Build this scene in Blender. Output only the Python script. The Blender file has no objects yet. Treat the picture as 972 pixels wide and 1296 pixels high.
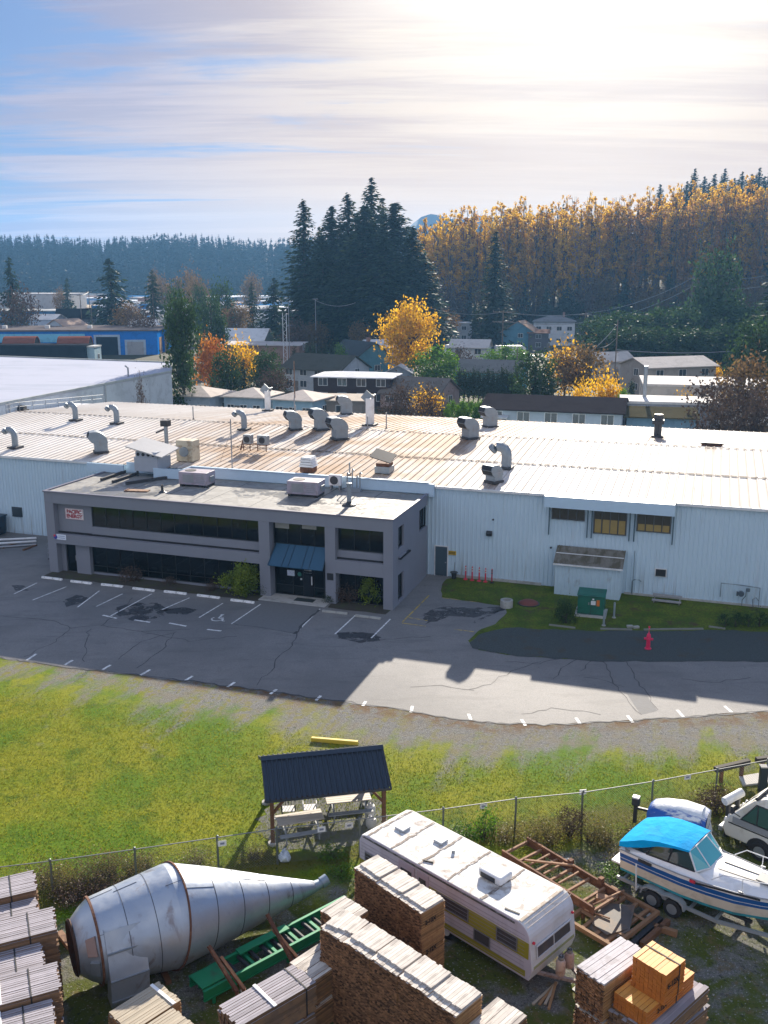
import bpy, bmesh, math, random
import numpy as np
from mathutils import Vector, Matrix
R=math.radians
SC=bpy.context.scene; COL=SC.collection
# ---------------------------------------------------------------- camera
CAM_H=21.5; F_PX=1220.; PITCH=math.atan(298./1220.)
cam=bpy.data.cameras.new('camera'); co=bpy.data.objects.new('camera',cam); COL.objects.link(co)
co.location=(0,0,CAM_H); co.rotation_euler=(math.pi/2-PITCH,0,0)
cam.sensor_fit='VERTICAL'; cam.sensor_height=36.; cam.lens=36.*F_PX/1296.
cam.clip_start=.1; cam.clip_end=6000
SC.camera=co
# ---------------------------------------------------------------- light
SUN_EL=R(22.6); SUN_AZ=R(79.)          # azimuth measured from +X towards +Y: ahead of the camera, a little right
SUN_D=Vector((math.cos(SUN_AZ)*math.cos(SUN_EL),math.sin(SUN_AZ)*math.cos(SUN_EL),math.sin(SUN_EL)))
sl=bpy.data.lights.new('sun','SUN'); so=bpy.data.objects.new('sun',sl); COL.objects.link(so)
sl.energy=5.; sl.angle=R(.6); sl.color=(1,.9,.76)
so.location=SUN_D*200; so.rotation_euler=SUN_D.to_track_quat('Z','Y').to_euler()
SC.view_settings.view_transform='Standard'; SC.view_settings.look='None'
SC.view_settings.gamma=1; SC.view_settings.use_curve_mapping=False
SC.view_settings.exposure=1.2
SC.cycles.use_denoising=True
SC.cycles.max_bounces=6; SC.cycles.volume_bounces=0; SC.cycles.transparent_max_bounces=8
SC.cycles.sample_clamp_indirect=6
# ---------------------------------------------------------------- world: Nishita sky under thin streaky cloud
W=bpy.data.worlds.new('World'); SC.world=W; W.use_nodes=True
def build_world():
    nt=W.node_tree; N=nt.nodes; K=nt.links; N.clear()
    def n(t,**k):
        o=N.new(t)
        for a,b in k.items(): setattr(o,a,b)
        return o
    def mth(op,a,b=None,c=None):
        o=n('ShaderNodeMath',operation=op)
        for i,q in enumerate((a,b,c)):
            if q is None: continue
            if isinstance(q,(int,float)): o.inputs[i].default_value=q
            else: K.new(q,o.inputs[i])
        return o.outputs[0]
    def mix(f,a,b,bt='MIX'):
        o=n('ShaderNodeMix',data_type='RGBA',blend_type=bt)
        for i,q in ((0,f),(6,a),(7,b)):
            if isinstance(q,(int,float)): o.inputs[i].default_value=q
            elif isinstance(q,tuple): o.inputs[i].default_value=(*q,1)
            else: K.new(q,o.inputs[i])
        return o.outputs[2]
    def ramp(x,lo,hi):
        o=n('ShaderNodeMapRange',interpolation_type='SMOOTHSTEP'); K.new(x,o.inputs[0])
        o.inputs[1].default_value=lo; o.inputs[2].default_value=hi
        return o.outputs[0]
    out=n('ShaderNodeOutputWorld'); bg=n('ShaderNodeBackground'); bg.inputs[1].default_value=.1
    sky=n('ShaderNodeTexSky',sky_type='NISHITA',sun_disc=False,sun_elevation=SUN_EL,sun_rotation=R(90)-SUN_AZ,dust_density=1.5)
    tc=n('ShaderNodeTexCoord'); d=tc.outputs['Generated']
    sp=n('ShaderNodeSeparateXYZ'); K.new(d,sp.inputs[0])
    zz=mth('ADD',mth('MAXIMUM',sp.outputs[2],0.),.09)
    cx=mth('DIVIDE',sp.outputs[0],zz); cy=mth('DIVIDE',sp.outputs[1],zz)
    cb=n('ShaderNodeCombineXYZ'); K.new(cx,cb.inputs[0]); K.new(cy,cb.inputs[1])
    def noise(scale,stretch,rot,det,rough,dist,loc=(0,0,0)):
        m=n('ShaderNodeMapping'); K.new(cb.outputs[0],m.inputs[0]); m.inputs[2].default_value=(0,0,rot); m.inputs[3].default_value=stretch; m.inputs[1].default_value=loc
        t=n('ShaderNodeTexNoise'); K.new(m.outputs[0],t.inputs[0]); t.inputs['Scale'].default_value=scale
        t.inputs['Detail'].default_value=det; t.inputs['Roughness'].default_value=rough; t.inputs['Distortion'].default_value=dist
        return t.outputs[0]
    n1=noise(.62,(.5,1.25,1),.12,9,.62,.9)
    n2=noise(1.5,(.30,2.0,1),-.12,9,.66,.8,(3,7,0)); n4=noise(.9,(.35,2.4,1),.05,7,.6,.4,(1,4,0)); n5=noise(4.2,(.22,1.7,1),-.18,8,.7,1.2,(2,2,0))
    n3=noise(.33,(.7,1.2,1),.3,5,.5,.6,(9,1,0))
    dt=n('ShaderNodeVectorMath',operation='DOT_PRODUCT'); K.new(d,dt.inputs[0]); dt.inputs[1].default_value=SUN_D
    near=ramp(dt.outputs['Value'],.88,.978)          # 1 round the sun
    mid=ramp(dt.outputs['Value'],.86,.98); front=ramp(dt.outputs['Value'],.35,.85)
    cov=mth('ADD',mth('ADD',mth('MULTIPLY',n1,.6),mth('MULTIPLY',n2,.32)),mth('MULTIPLY',n5,.11))
    lowband=ramp(sp.outputs[2],.16,.03)
    cov=mth('ADD',cov,mth('ADD',mth('MULTIPLY',mid,.12),mth('MULTIPLY',lowband,.11)))
    cov=mth('SUBTRACT',cov,mth('MULTIPLY',mth('MULTIPLY',ramp(dt.outputs['Value'],.905,.80),ramp(dt.outputs['Value'],.3,.6)),.075))
    mask=ramp(cov,.465,.57)
    # cloud colour: lavender grey away from the sun, warm white round it
    S=6.05
    cl=mix(near,(.42*S,.385*S,.46*S),(.76*S,.635*S,.50*S))
    shade=ramp(mth('ADD',mth('ADD',mth('MULTIPLY',n3,.25),mth('MULTIPLY',n4,.5)),mth('MULTIPLY',n5,.25)),.43,.57)
    cl2=mix(mth('MULTIPLY',shade,.85),cl,mix(near,(.25*S,.255*S,.37*S),(.47*S,.38*S,.36*S)))
    # warm band low under the sun
    low=mth('MULTIPLY',ramp(sp.outputs[2],.22,.02),ramp(dt.outputs['Value'],.78,.95))
    cl3=mix(mth('MULTIPLY',low,.85),cl2,(.86*S,.60*S,.34*S))
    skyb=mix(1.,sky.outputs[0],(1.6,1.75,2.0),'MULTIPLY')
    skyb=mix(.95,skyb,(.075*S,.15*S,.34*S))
    cl3=mix(ramp(dt.outputs['Value'],.62,.1),cl3,(.80*S,.79*S,.82*S))          # unseen clouds opposite the sun, whitened as added fill for the shade
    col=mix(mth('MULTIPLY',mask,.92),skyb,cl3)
    glow=mth('MULTIPLY',mth('POWER',ramp(dt.outputs['Value'],.938,1.),1.3),mth('ADD',-.28,mth('MULTIPLY',n1,1.6)))
    col=mix(mth('MULTIPLY',glow,.95),col,(1.35*S,1.22*S,1.02*S))
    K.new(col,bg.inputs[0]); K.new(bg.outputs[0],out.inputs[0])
build_world()
# ---------------------------------------------------------------- coordinates
CP,SP_=math.cos(PITCH),math.sin(PITCH)
def at(px,py,z=0.):
    """the point at height z that the photograph shows at (px,py)"""
    u=(px-486)/F_PX; v=(py-648)/F_PX
    dx,dy,dz=u,CP-v*SP_,-SP_-v*CP
    t=(z-CAM_H)/dz
    return Vector((dx*t,dy*t,z))
def atd(px,py,D):
    """the point at ground distance D (along +Y) seen at (px,py)"""
    u=(px-486)/F_PX; v=(py-648)/F_PX
    dx,dy,dz=u,CP-v*SP_,-SP_-v*CP
    t=D/dy
    return Vector((dx*t,D,CAM_H+dz*t))
LB=at(497,773); LA=at(65,724)
LANG=math.atan2(LB.y-LA.y,LB.x-LA.x); E1=Vector((math.cos(LANG),math.sin(LANG),0)); E2=Vector((-E1.y,E1.x,0))
def lot(u,v,z=0.): return LB+E1*u+E2*v+Vector((0,0,z))      # building frame: u along the front, v back from it
def tolot(p): d=p-LB; return d.dot(E1),d.dot(E2)
# ---------------------------------------------------------------- mesh helper
class MB:
    def __init__(s): s.v=[];s.f=[];s.m=[]
    def add(s,vs,fs,mi=0):
        o=len(s.v); s.v+= [tuple(q) for q in vs]
        for k in fs: s.f.append(tuple(i+o for i in k)); s.m.append(mi)
        return s
    def bx(s,x0,x1,y0,y1,z0,z1,mi=0,skew=0):
        return s.add([(x0,y0,z0),(x1,y0,z0),(x1,y1,z0),(x0,y1,z0),(x0,y0,z1),(x1,y0,z1),(x1,y1,z1),(x0,y1,z1)],
            [(0,3,2,1),(4,5,6,7),(0,1,5,4),(1,2,6,5),(2,3,7,6),(3,0,4,7)],mi)
    def ob(s,c,sz,M=None,mi=0):
        """box of size sz centred at c, turned by matrix M"""
        c=Vector(c); hx,hy,hz=sz[0]/2,sz[1]/2,sz[2]/2
        vs=[Vector(q) for q in ((-hx,-hy,-hz),(hx,-hy,-hz),(hx,hy,-hz),(-hx,hy,-hz),(-hx,-hy,hz),(hx,-hy,hz),(hx,hy,hz),(-hx,hy,hz))]
        if M is not None: vs=[M@q for q in vs]
        return s.add([c+q for q in vs],[(0,3,2,1),(4,5,6,7),(0,1,5,4),(1,2,6,5),(2,3,7,6),(3,0,4,7)],mi)
    def beam(s,a,b,w,h,mi=0,up=(0,0,1)):
        a=Vector(a);b=Vector(b); d=(b-a); L=d.length
        if L<1e-6: return s
        d/=L; up=Vector(up)
        if abs(d.dot(up))>.98: up=Vector((0,1,0))
        x=d.cross(up).normalized(); y=x.cross(d)
        M=Matrix((x,d,y)).transposed()
        return s.ob((a+b)/2,(w,L,h),M,mi)
    def tube(s,a,b,r0,r1=None,n=8,mi=0,cap=True):
        r1=r0 if r1 is None else r1
        a=Vector(a);b=Vector(b); d=(b-a)
        if d.length<1e-6: return s
        d.normalize(); up=Vector((0,0,1)) if abs(d.z)<.95 else Vector((1,0,0))
        x=d.cross(up).normalized(); y=x.cross(d)
        vs=[];fs=[]
        for p,r in ((a,r0),(b,r1)):
            for i in range(n):
                t=2*math.pi*i/n; vs.append(p+x*(r*math.cos(t))+y*(r*math.sin(t)))
        for i in range(n): j=(i+1)%n; fs.append((i,j,n+j,n+i)[::-1])
        if cap: fs.append(tuple(range(n))); fs.append(tuple(range(2*n-1,n-1,-1)))
        return s.add(vs,fs,mi)
    def path(s,ps,r,n=6,mi=0):
        ps=[Vector(p) for p in ps]; vs=[];fs=[]
        ref=None
        for k,p in enumerate(ps):
            d=(ps[min(k+1,len(ps)-1)]-ps[max(k-1,0)]).normalized()
            if ref is None: ref=Vector((0,0,1)) if abs(d.z)<.9 else Vector((1,0,0))
            x=d.cross(ref)
            if x.length<1e-3: x=d.cross(Vector((0,1,0)))
            x.normalize(); y=x.cross(d); ref=y if abs(d.z)>.9 else ref
            rr=r[k] if isinstance(r,(list,tuple)) else r
            for i in range(n):
                t=2*math.pi*i/n; vs.append(p+x*(rr*math.cos(t))+y*(rr*math.sin(t)))
        for k in range(len(ps)-1):
            for i in range(n): j=(i+1)%n; fs.append((k*n+j,k*n+i,(k+1)*n+i,(k+1)*n+j))
        fs.append(tuple(range(n))); fs.append(tuple(reversed(range((len(ps)-1)*n,len(ps)*n))))
        return s.add(vs,fs,mi)
    def lathe(s,prof,n=24,M=None,mi=0,cap=False):
        """prof: (r,z) pairs turned round local Z"""
        vs=[];fs=[]
        for r,z in prof:
            for i in range(n):
                t=2*math.pi*i/n; q=Vector((r*math.cos(t),r*math.sin(t),z)); vs.append(M@q if M is not None else q)
        for k in range(len(prof)-1):
            for i in range(n): j=(i+1)%n; fs.append((k*n+i,k*n+j,(k+1)*n+j,(k+1)*n+i))
        if cap: fs.append(tuple(reversed(range(n)))); fs.append(tuple(range((len(prof)-1)*n,len(prof)*n)))
        return s.add(vs,fs,mi)
    def prism(s,poly,z0,z1,mi=0):
        n=len(poly); vs=[(p[0],p[1],z0) for p in poly]+[(p[0],p[1],z1) for p in poly]
        fs=[tuple(reversed(range(n))),tuple(range(n,2*n))]+[(i,(i+1)%n,n+(i+1)%n,n+i) for i in range(n)]
        return s.add(vs,fs,mi)
    def extr(s,prof,a,b,axis='y',mi=0,cap=True):
        """2-D profile (p,q) extruded from a to b along axis; y: (x,z) profile, x: (y,z) profile"""
        n=len(prof)
        if axis=='y': f=lambda p,t:(p[0],t,p[1])
        else: f=lambda p,t:(t,p[0],p[1])
        vs=[f(p,a) for p in prof]+[f(p,b) for p in prof]
        fs=[(i,(i+1)%n,n+(i+1)%n,n+i) for i in range(n)]
        if cap: fs+= [tuple(reversed(range(n))),tuple(range(n,2*n))]
        return s.add(vs,fs,mi)
    def quad(s,a,b,c,d,mi=0): return s.add([a,b,c,d],[(0,1,2,3)],mi)
    def sheet(s,poly,z=0.,mi=0): return s.add([(p[0],p[1],z) for p in poly],[tuple(range(len(poly)))],mi)
    def build(s,name,mats,parent=None,smooth=False,bevel=0.,loc=None,rz=0.,fix=True,seg=2):
        me=bpy.data.meshes.new(name)
        me.from_pydata(s.v,[],s.f)
        for m in (mats if isinstance(mats,(list,tuple)) else [mats]): me.materials.append(m)
        me.polygons.foreach_set('material_index',s.m)
        if fix:
            bm=bmesh.new(); bm.from_mesh(me); bmesh.ops.recalc_face_normals(bm,faces=bm.faces); bm.to_mesh(me); bm.free()
        if smooth:
            me.polygons.foreach_set('use_smooth',[True]*len(me.polygons))
            try: me.set_sharp_from_angle(angle=R(38))
            except Exception: pass
        me.update()
        o=bpy.data.objects.new(name,me); COL.objects.link(o)
        if parent is not None: o.parent=parent
        if loc is not None: o.location=loc
        if rz: o.rotation_euler=(0,0,rz)
        if bevel:
            b=o.modifiers.new('bevel','BEVEL'); b.width=bevel; b.segments=seg; b.limit_method='ANGLE'; b.angle_limit=R(40)
        return o
def tag(o,label=None,cat=None,group=None,kind=None):
    if label: o['label']=label
    if cat: o['category']=cat
    if group: o['group']=group
    if kind: o['kind']=kind
    return o
def thing(name,label,cat,loc=(0,0,0),rz=0.,group=None):
    o=bpy.data.objects.new(name,None); COL.objects.link(o); o.empty_display_size=.2
    o.location=loc; o.rotation_euler=(0,0,rz)
    return tag(o,label,cat,group)
def dup(root,loc,rz=0.,label=None,scale=None,group=None):
    r=root.copy(); COL.objects.link(r); r.location=loc; r.rotation_euler=(0,0,rz)
    if scale is not None: r.scale=scale if isinstance(scale,(tuple,list)) else (scale,)*3
    if label: r['label']=label
    if group: r['group']=group
    for ch in root.children:
        c=ch.copy(); COL.objects.link(c); c.parent=r
        for g in ch.children:
            e=g.copy(); COL.objects.link(e); e.parent=c
    return r
def text(name,body,size,mat_,parent,loc,rot,ext=.004,align='CENTER',xs=1.,bold=0.):
    cu=bpy.data.curves.new(name,'FONT'); cu.body=body; cu.size=size; cu.extrude=ext; cu.align_x=align; cu.align_y='CENTER'; cu.offset=bold
    cu.materials.append(mat_)
    o=bpy.data.objects.new(name,cu); COL.objects.link(o); bpy.context.view_layer.update()
    me=bpy.data.meshes.new_from_object(o.evaluated_get(bpy.context.evaluated_depsgraph_get())); bpy.data.objects.remove(o); o=bpy.data.objects.new(name,me); COL.objects.link(o)
    if not me.materials: me.materials.append(mat_)
    o.parent=parent; o.location=loc; o.rotation_euler=rot; o.scale=(xs,1,1)
    return o
# ---------------------------------------------------------------- materials
class NT:
    def __init__(s,name):
        s.m=bpy.data.materials.new(name); s.m.use_nodes=True; s.t=s.m.node_tree; s.t.nodes.clear()
        s.out=s.n('ShaderNodeOutputMaterial')
    def n(s,t,**k):
        o=s.t.nodes.new(t)
        for a,b in k.items(): setattr(o,a,b)
        return o
    def put(s,q,sock):
        if isinstance(q,(int,float)): sock.default_value=q
        elif isinstance(q,(tuple,list)): sock.default_value=(*q,1) if (len(q)==3 and sock.type=='RGBA') else q
        else: s.t.links.new(q,sock)
    def math(s,op,a,b=None,c=None,clamp=False):
        o=s.n('ShaderNodeMath',operation=op,use_clamp=clamp)
        for i,q in enumerate((a,b,c)):
            if q is not None: s.put(q,o.inputs[i])
        return o.outputs[0]
    def mix(s,f,a,b,bt='MIX'):
        o=s.n('ShaderNodeMix',data_type='RGBA',blend_type=bt); s.put(f,o.inputs[0]); s.put(a,o.inputs[6]); s.put(b,o.inputs[7]); return o.outputs[2]
    def ramp(s,x,lo,hi,a=0.,b=1.):
        o=s.n('ShaderNodeMapRange',interpolation_type='SMOOTHSTEP'); s.put(x,o.inputs[0]); s.put(lo,o.inputs[1]); s.put(hi,o.inputs[2]); s.put(a,o.inputs[3]); s.put(b,o.inputs[4]); return o.outputs[0]
    def coord(s,kind='Object'): return s.n('ShaderNodeTexCoord').outputs[kind]
    def noise(s,vec,scale,det=5,rough=.55,stretch=None,dist=0.,loc=None,rot=None):
        if stretch or loc or rot:
            m=s.n('ShaderNodeMapping'); s.put(vec,m.inputs[0])
            if stretch: m.inputs[3].default_value=stretch
            if loc: m.inputs[1].default_value=loc
            if rot: m.inputs[2].default_value=rot
            vec=m.outputs[0]
        t=s.n('ShaderNodeTexNoise'); s.put(vec,t.inputs[0]); t.inputs['Scale'].default_value=scale; t.inputs['Detail'].default_value=det; t.inputs['Roughness'].default_value=rough; t.inputs['Distortion'].default_value=dist
        return t.outputs[0]
    def dot(s,vec,d,c=0.):
        o=s.n('ShaderNodeVectorMath',operation='DOT_PRODUCT'); s.put(vec,o.inputs[0]); o.inputs[1].default_value=d
        return s.math('ADD',o.outputs['Value'],c)
    def bump(s,h,strength,dist=.02):
        o=s.n('ShaderNodeBump'); s.put(h,o.inputs['Height']); o.inputs['Strength'].default_value=strength; o.inputs['Distance'].default_value=dist; return o.outputs[0]
    def bsdf(s,col,rough=.6,metal=0.,normal=None,spec=.5,**kw):
        b=s.n('ShaderNodeBsdfPrincipled'); s.put(col,b.inputs['Base Color']); s.put(rough,b.inputs['Roughness']); s.put(metal,b.inputs['Metallic']); s.put(spec,b.inputs['Specular IOR Level'])
        if normal is not None: s.put(normal,b.inputs['Normal'])
        for k,q in kw.items(): s.put(q,b.inputs[k.replace('_',' ')])
        s.t.links.new(b.outputs[0],s.out.inputs[0]); return b
def mul(c,k): return tuple(x*k for x in c)
def mat(name,col,rough=.6,metal=0.,var=.12,scale=2.5,col2=None,amt=0.,cscale=1.,lo=.48,hi=.62,stretch=None,bump=0.,bscale=25.,bdist=.01,spec=.5,island=0.,det=6,**kw):
    t=NT(name); P=t.coord()
    a=t.noise(P,scale,det)
    c=t.mix(a,mul(col,1-var),mul(col,1+var))
    if island:
        g=t.n('ShaderNodeNewGeometry').outputs['Random Per Island']
        c=t.mix(1.,c,t.mix(g,(1-island,)*3,(1+island*.6,)*3),'MULTIPLY')
    if col2:
        m=t.ramp(t.noise(P,cscale,8,.65,stretch,.3,(3.1,1.7,5.2)),lo,hi,0,amt)
        c=t.mix(m,c,col2)
    nm=None
    if bump: nm=t.bump(t.noise(P,bscale,4),bump,bdist)
    t.bsdf(c,rough,metal,nm,spec,**kw)
    return t.m
def leafmat(name,cols,trans=.4,nscale=.25,rough=.6):
    """foliage: per-leaf variation between cols, light passing through the leaves"""
    t=NT(name); P=t.coord(); g=t.n('ShaderNodeNewGeometry').outputs['Random Per Island']
    a=t.ramp(t.noise(P,nscale,4),.36,.64)
    c=t.mix(a,cols[0],cols[1]); c=t.mix(t.math('MULTIPLY',g,.75),c,cols[2])
    k=t.ramp(t.math('FRACT',t.math('MULTIPLY',g,17.3)),0.,1.,.65,1.25)
    kk=t.n('ShaderNodeCombineColor'); [t.put(k,kk.inputs[i]) for i in range(3)]
    c=t.mix(1.,c,kk.outputs[0],'MULTIPLY')
    d=t.n('ShaderNodeBsdfDiffuse'); t.put(c,d.inputs[0]); tr=t.n('ShaderNodeBsdfTranslucent'); t.put(c,tr.inputs[0])
    gl=t.n('ShaderNodeBsdfGlossy'); t.put((.5,.5,.5),gl.inputs[0]); gl.inputs['Roughness'].default_value=.45
    mx=t.n('ShaderNodeMixShader'); mx.inputs[0].default_value=trans; t.t.links.new(d.outputs[0],mx.inputs[1]); t.t.links.new(tr.outputs[0],mx.inputs[2])
    m2=t.n('ShaderNodeMixShader'); m2.inputs[0].default_value=.04; t.t.links.new(mx.outputs[0],m2.inputs[1]); t.t.links.new(gl.outputs[0],m2.inputs[2])
    t.t.links.new(m2.outputs[0],t.out.inputs[0]); return t.m
def glassmat(name,col=(.015,.02,.025),rough=.06,spec=.45):
    t=NT(name); P=t.coord(); nm=t.bump(t.noise(P,.6,2),.03,.05); t.bsdf(col,rough,0.,nm,spec); return t.m
MT={}
def setup_mats():
    m=MT
    m['white']=mat('white_paint',(.72,.73,.74),.45,var=.06,col2=(.45,.43,.4),amt=.35,cscale=.9)
    m['galv']=mat('galvanised',(.3,.33,.36),.5,.5,var=.18,scale=4,col2=(.3,.2,.13),amt=.45,cscale=1.6,lo=.55,hi=.72)
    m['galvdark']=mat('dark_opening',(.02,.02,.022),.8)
    m['steel']=mat('grey_steel',(.3,.31,.33),.5,.6,var=.15)
    m['post']=mat('fence_steel',(.16,.18,.18),.5,.5,var=.1)
    m['rust']=mat('rust',(.13,.055,.03),.85,.1,var=.3,scale=6,col2=(.26,.12,.06),amt=.7,cscale=3.,bump=.3)
    m['rustlight']=mat('rust_light',(.3,.17,.1),.85,.0,var=.3,scale=6,col2=(.14,.07,.04),amt=.8,cscale=3.,bump=.3)
    m['black']=mat('black_rubber',(.018,.018,.02),.7,var=.2)
    m['dark']=mat('dark_metal',(.035,.037,.042),.5,.2,var=.15)
    m['conc']=mat('concrete',(.42,.41,.39),.85,var=.12,scale=4,col2=(.2,.2,.17),amt=.5,cscale=1.4,bump=.2,bscale=40)
    m['wood']=mat('post_wood',(.16,.075,.035),.75,var=.25,scale=3,stretch=(1,1,6),col2=(.09,.045,.025),amt=.6,cscale=2)
    m['glass']=glassmat('window_glass')
    m['glasshouse']=glassmat('house_glass',(.05,.06,.07),.1)
    m['linewhite']=mat('line_paint',(.78,.78,.76),.75,var=.1,col2=(.25,.25,.25),amt=.6,cscale=5,lo=.45,hi=.6)
    m['lineyellow']=mat('yellow_line',(.5,.36,.06),.75,var=.1,col2=(.16,.15,.12),amt=.8,cscale=4,lo=.45,hi=.6)
    m['yellow']=mat('yellow_paint',(.62,.45,.04),.6,var=.15)
    m['red']=mat('red_paint',(.62,.03,.06),.5,var=.15)
    m['blue']=mat('blue_paint',(.02,.09,.35),.5,var=.2)
    m['bark']=mat('bark',(.075,.055,.042),.9,var=.35,scale=1.5)
    m['barkpale']=mat('pale_bark',(.30,.26,.21),.9,var=.3,scale=1.5)
    m['leafdark']=leafmat('fir_needles',((.013,.034,.024),(.028,.055,.032),(.055,.08,.03)),.22,.18)
    m['leaffar']=leafmat('far_needles',((.012,.03,.035),(.02,.042,.04),(.04,.055,.04)),.2,.05); m['leafbright']=leafmat('bright_shrub',((.14,.24,.012),(.2,.27,.015),(.26,.3,.03)),.45,.4)
    m['leafcedar']=leafmat('cedar_leaves',((.016,.044,.016),(.034,.074,.022),(.062,.11,.026)),.3,.4)
    m['leafgreen']=leafmat('green_leaves',((.04,.13,.01),(.08,.2,.015),(.16,.27,.02)),.45,.4)
    m['leafyellow']=leafmat('yellow_leaves',((.68,.41,.012),(.78,.52,.015),(.56,.27,.012)),.55,.3)
    m['leaforange']=leafmat('orange_leaves',((.5,.17,.015),(.55,.26,.02),(.35,.1,.02)),.5,.3)
    m['leafgold']=leafmat('cottonwood_leaves',((.80,.50,.015),(.86,.60,.03),(.60,.34,.03)),.62,.12)
    m['leafbrown']=leafmat('brown_leaves',((.17,.10,.04),(.21,.14,.04),(.13,.08,.04)),.4,.15); m['leafcwb']=leafmat('browned_cottonwood',((.46,.23,.05),(.55,.29,.04),(.34,.18,.06)),.6,.15)
    m['twig']=leafmat('bare_twigs',((.1,.065,.045),(.14,.09,.055),(.08,.05,.04)),.1,.2)
    m['weed']=leafmat('dry_weeds',((.20,.14,.05),(.15,.12,.03),(.08,.10,.02)),.45,.8)
setup_mats()
# ================================================================ GROUND
def terrain_z(x,y):
    """flat town, rising to a wooded hill behind and to the right"""
    t=max(0.,min(1.,(y-322.)/125.)); s=t*t*(3-2*t)
    k=max(0.,min(1.,(x+25)/60.)); k=k*k*(3-2*k)
    r=max(0.,min(1.,(x-20)/140.)); r=r*r*(3-2*r)
    return s*k*(9.+17.*r)
def build_ground():
    # one sheet reaching past the ridge; finer where the hill rises
    xs=[-2600,-1500,-900,-500,-300,-180,-120,-80,-50,-30,-15,0,15,30,45,60,80,100,125,150,180,220,280,360,500,800,1400,2600]
    ys=[-500,-100,0,40,80,120,160,200,235,275,315,325,335,345,355,365,375,385,395,405,415,425,435,450,480,560,700,900,1200,1700,2600]
    mb=MB(); vs=[(x,y,terrain_z(x,y)) for y in ys for x in xs]; nx=len(xs)
    mb.add(vs,[(j*nx+i,j*nx+i+1,(j+1)*nx+i+1,(j+1)*nx+i) for j in range(len(ys)-1) for i in range(nx-1)])
    t=NT('ground_soil'); P=t.coord()
    a=t.noise(P,.02,8); b=t.noise(P,.35,8,.6)
    c=t.mix(t.ramp(a,.42,.6),(.045,.045,.025),(.075,.065,.05)); c=t.mix(t.ramp(b,.4,.66),c,(.05,.055,.02))
    t.bsdf(c,.9,0.,t.bump(b,.3,.2),.2)
    tag(mb.build('ground',t.m,smooth=True,fix=False),'green brown open ground running back to the wooded hill',kind='structure')
build_ground()
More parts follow.
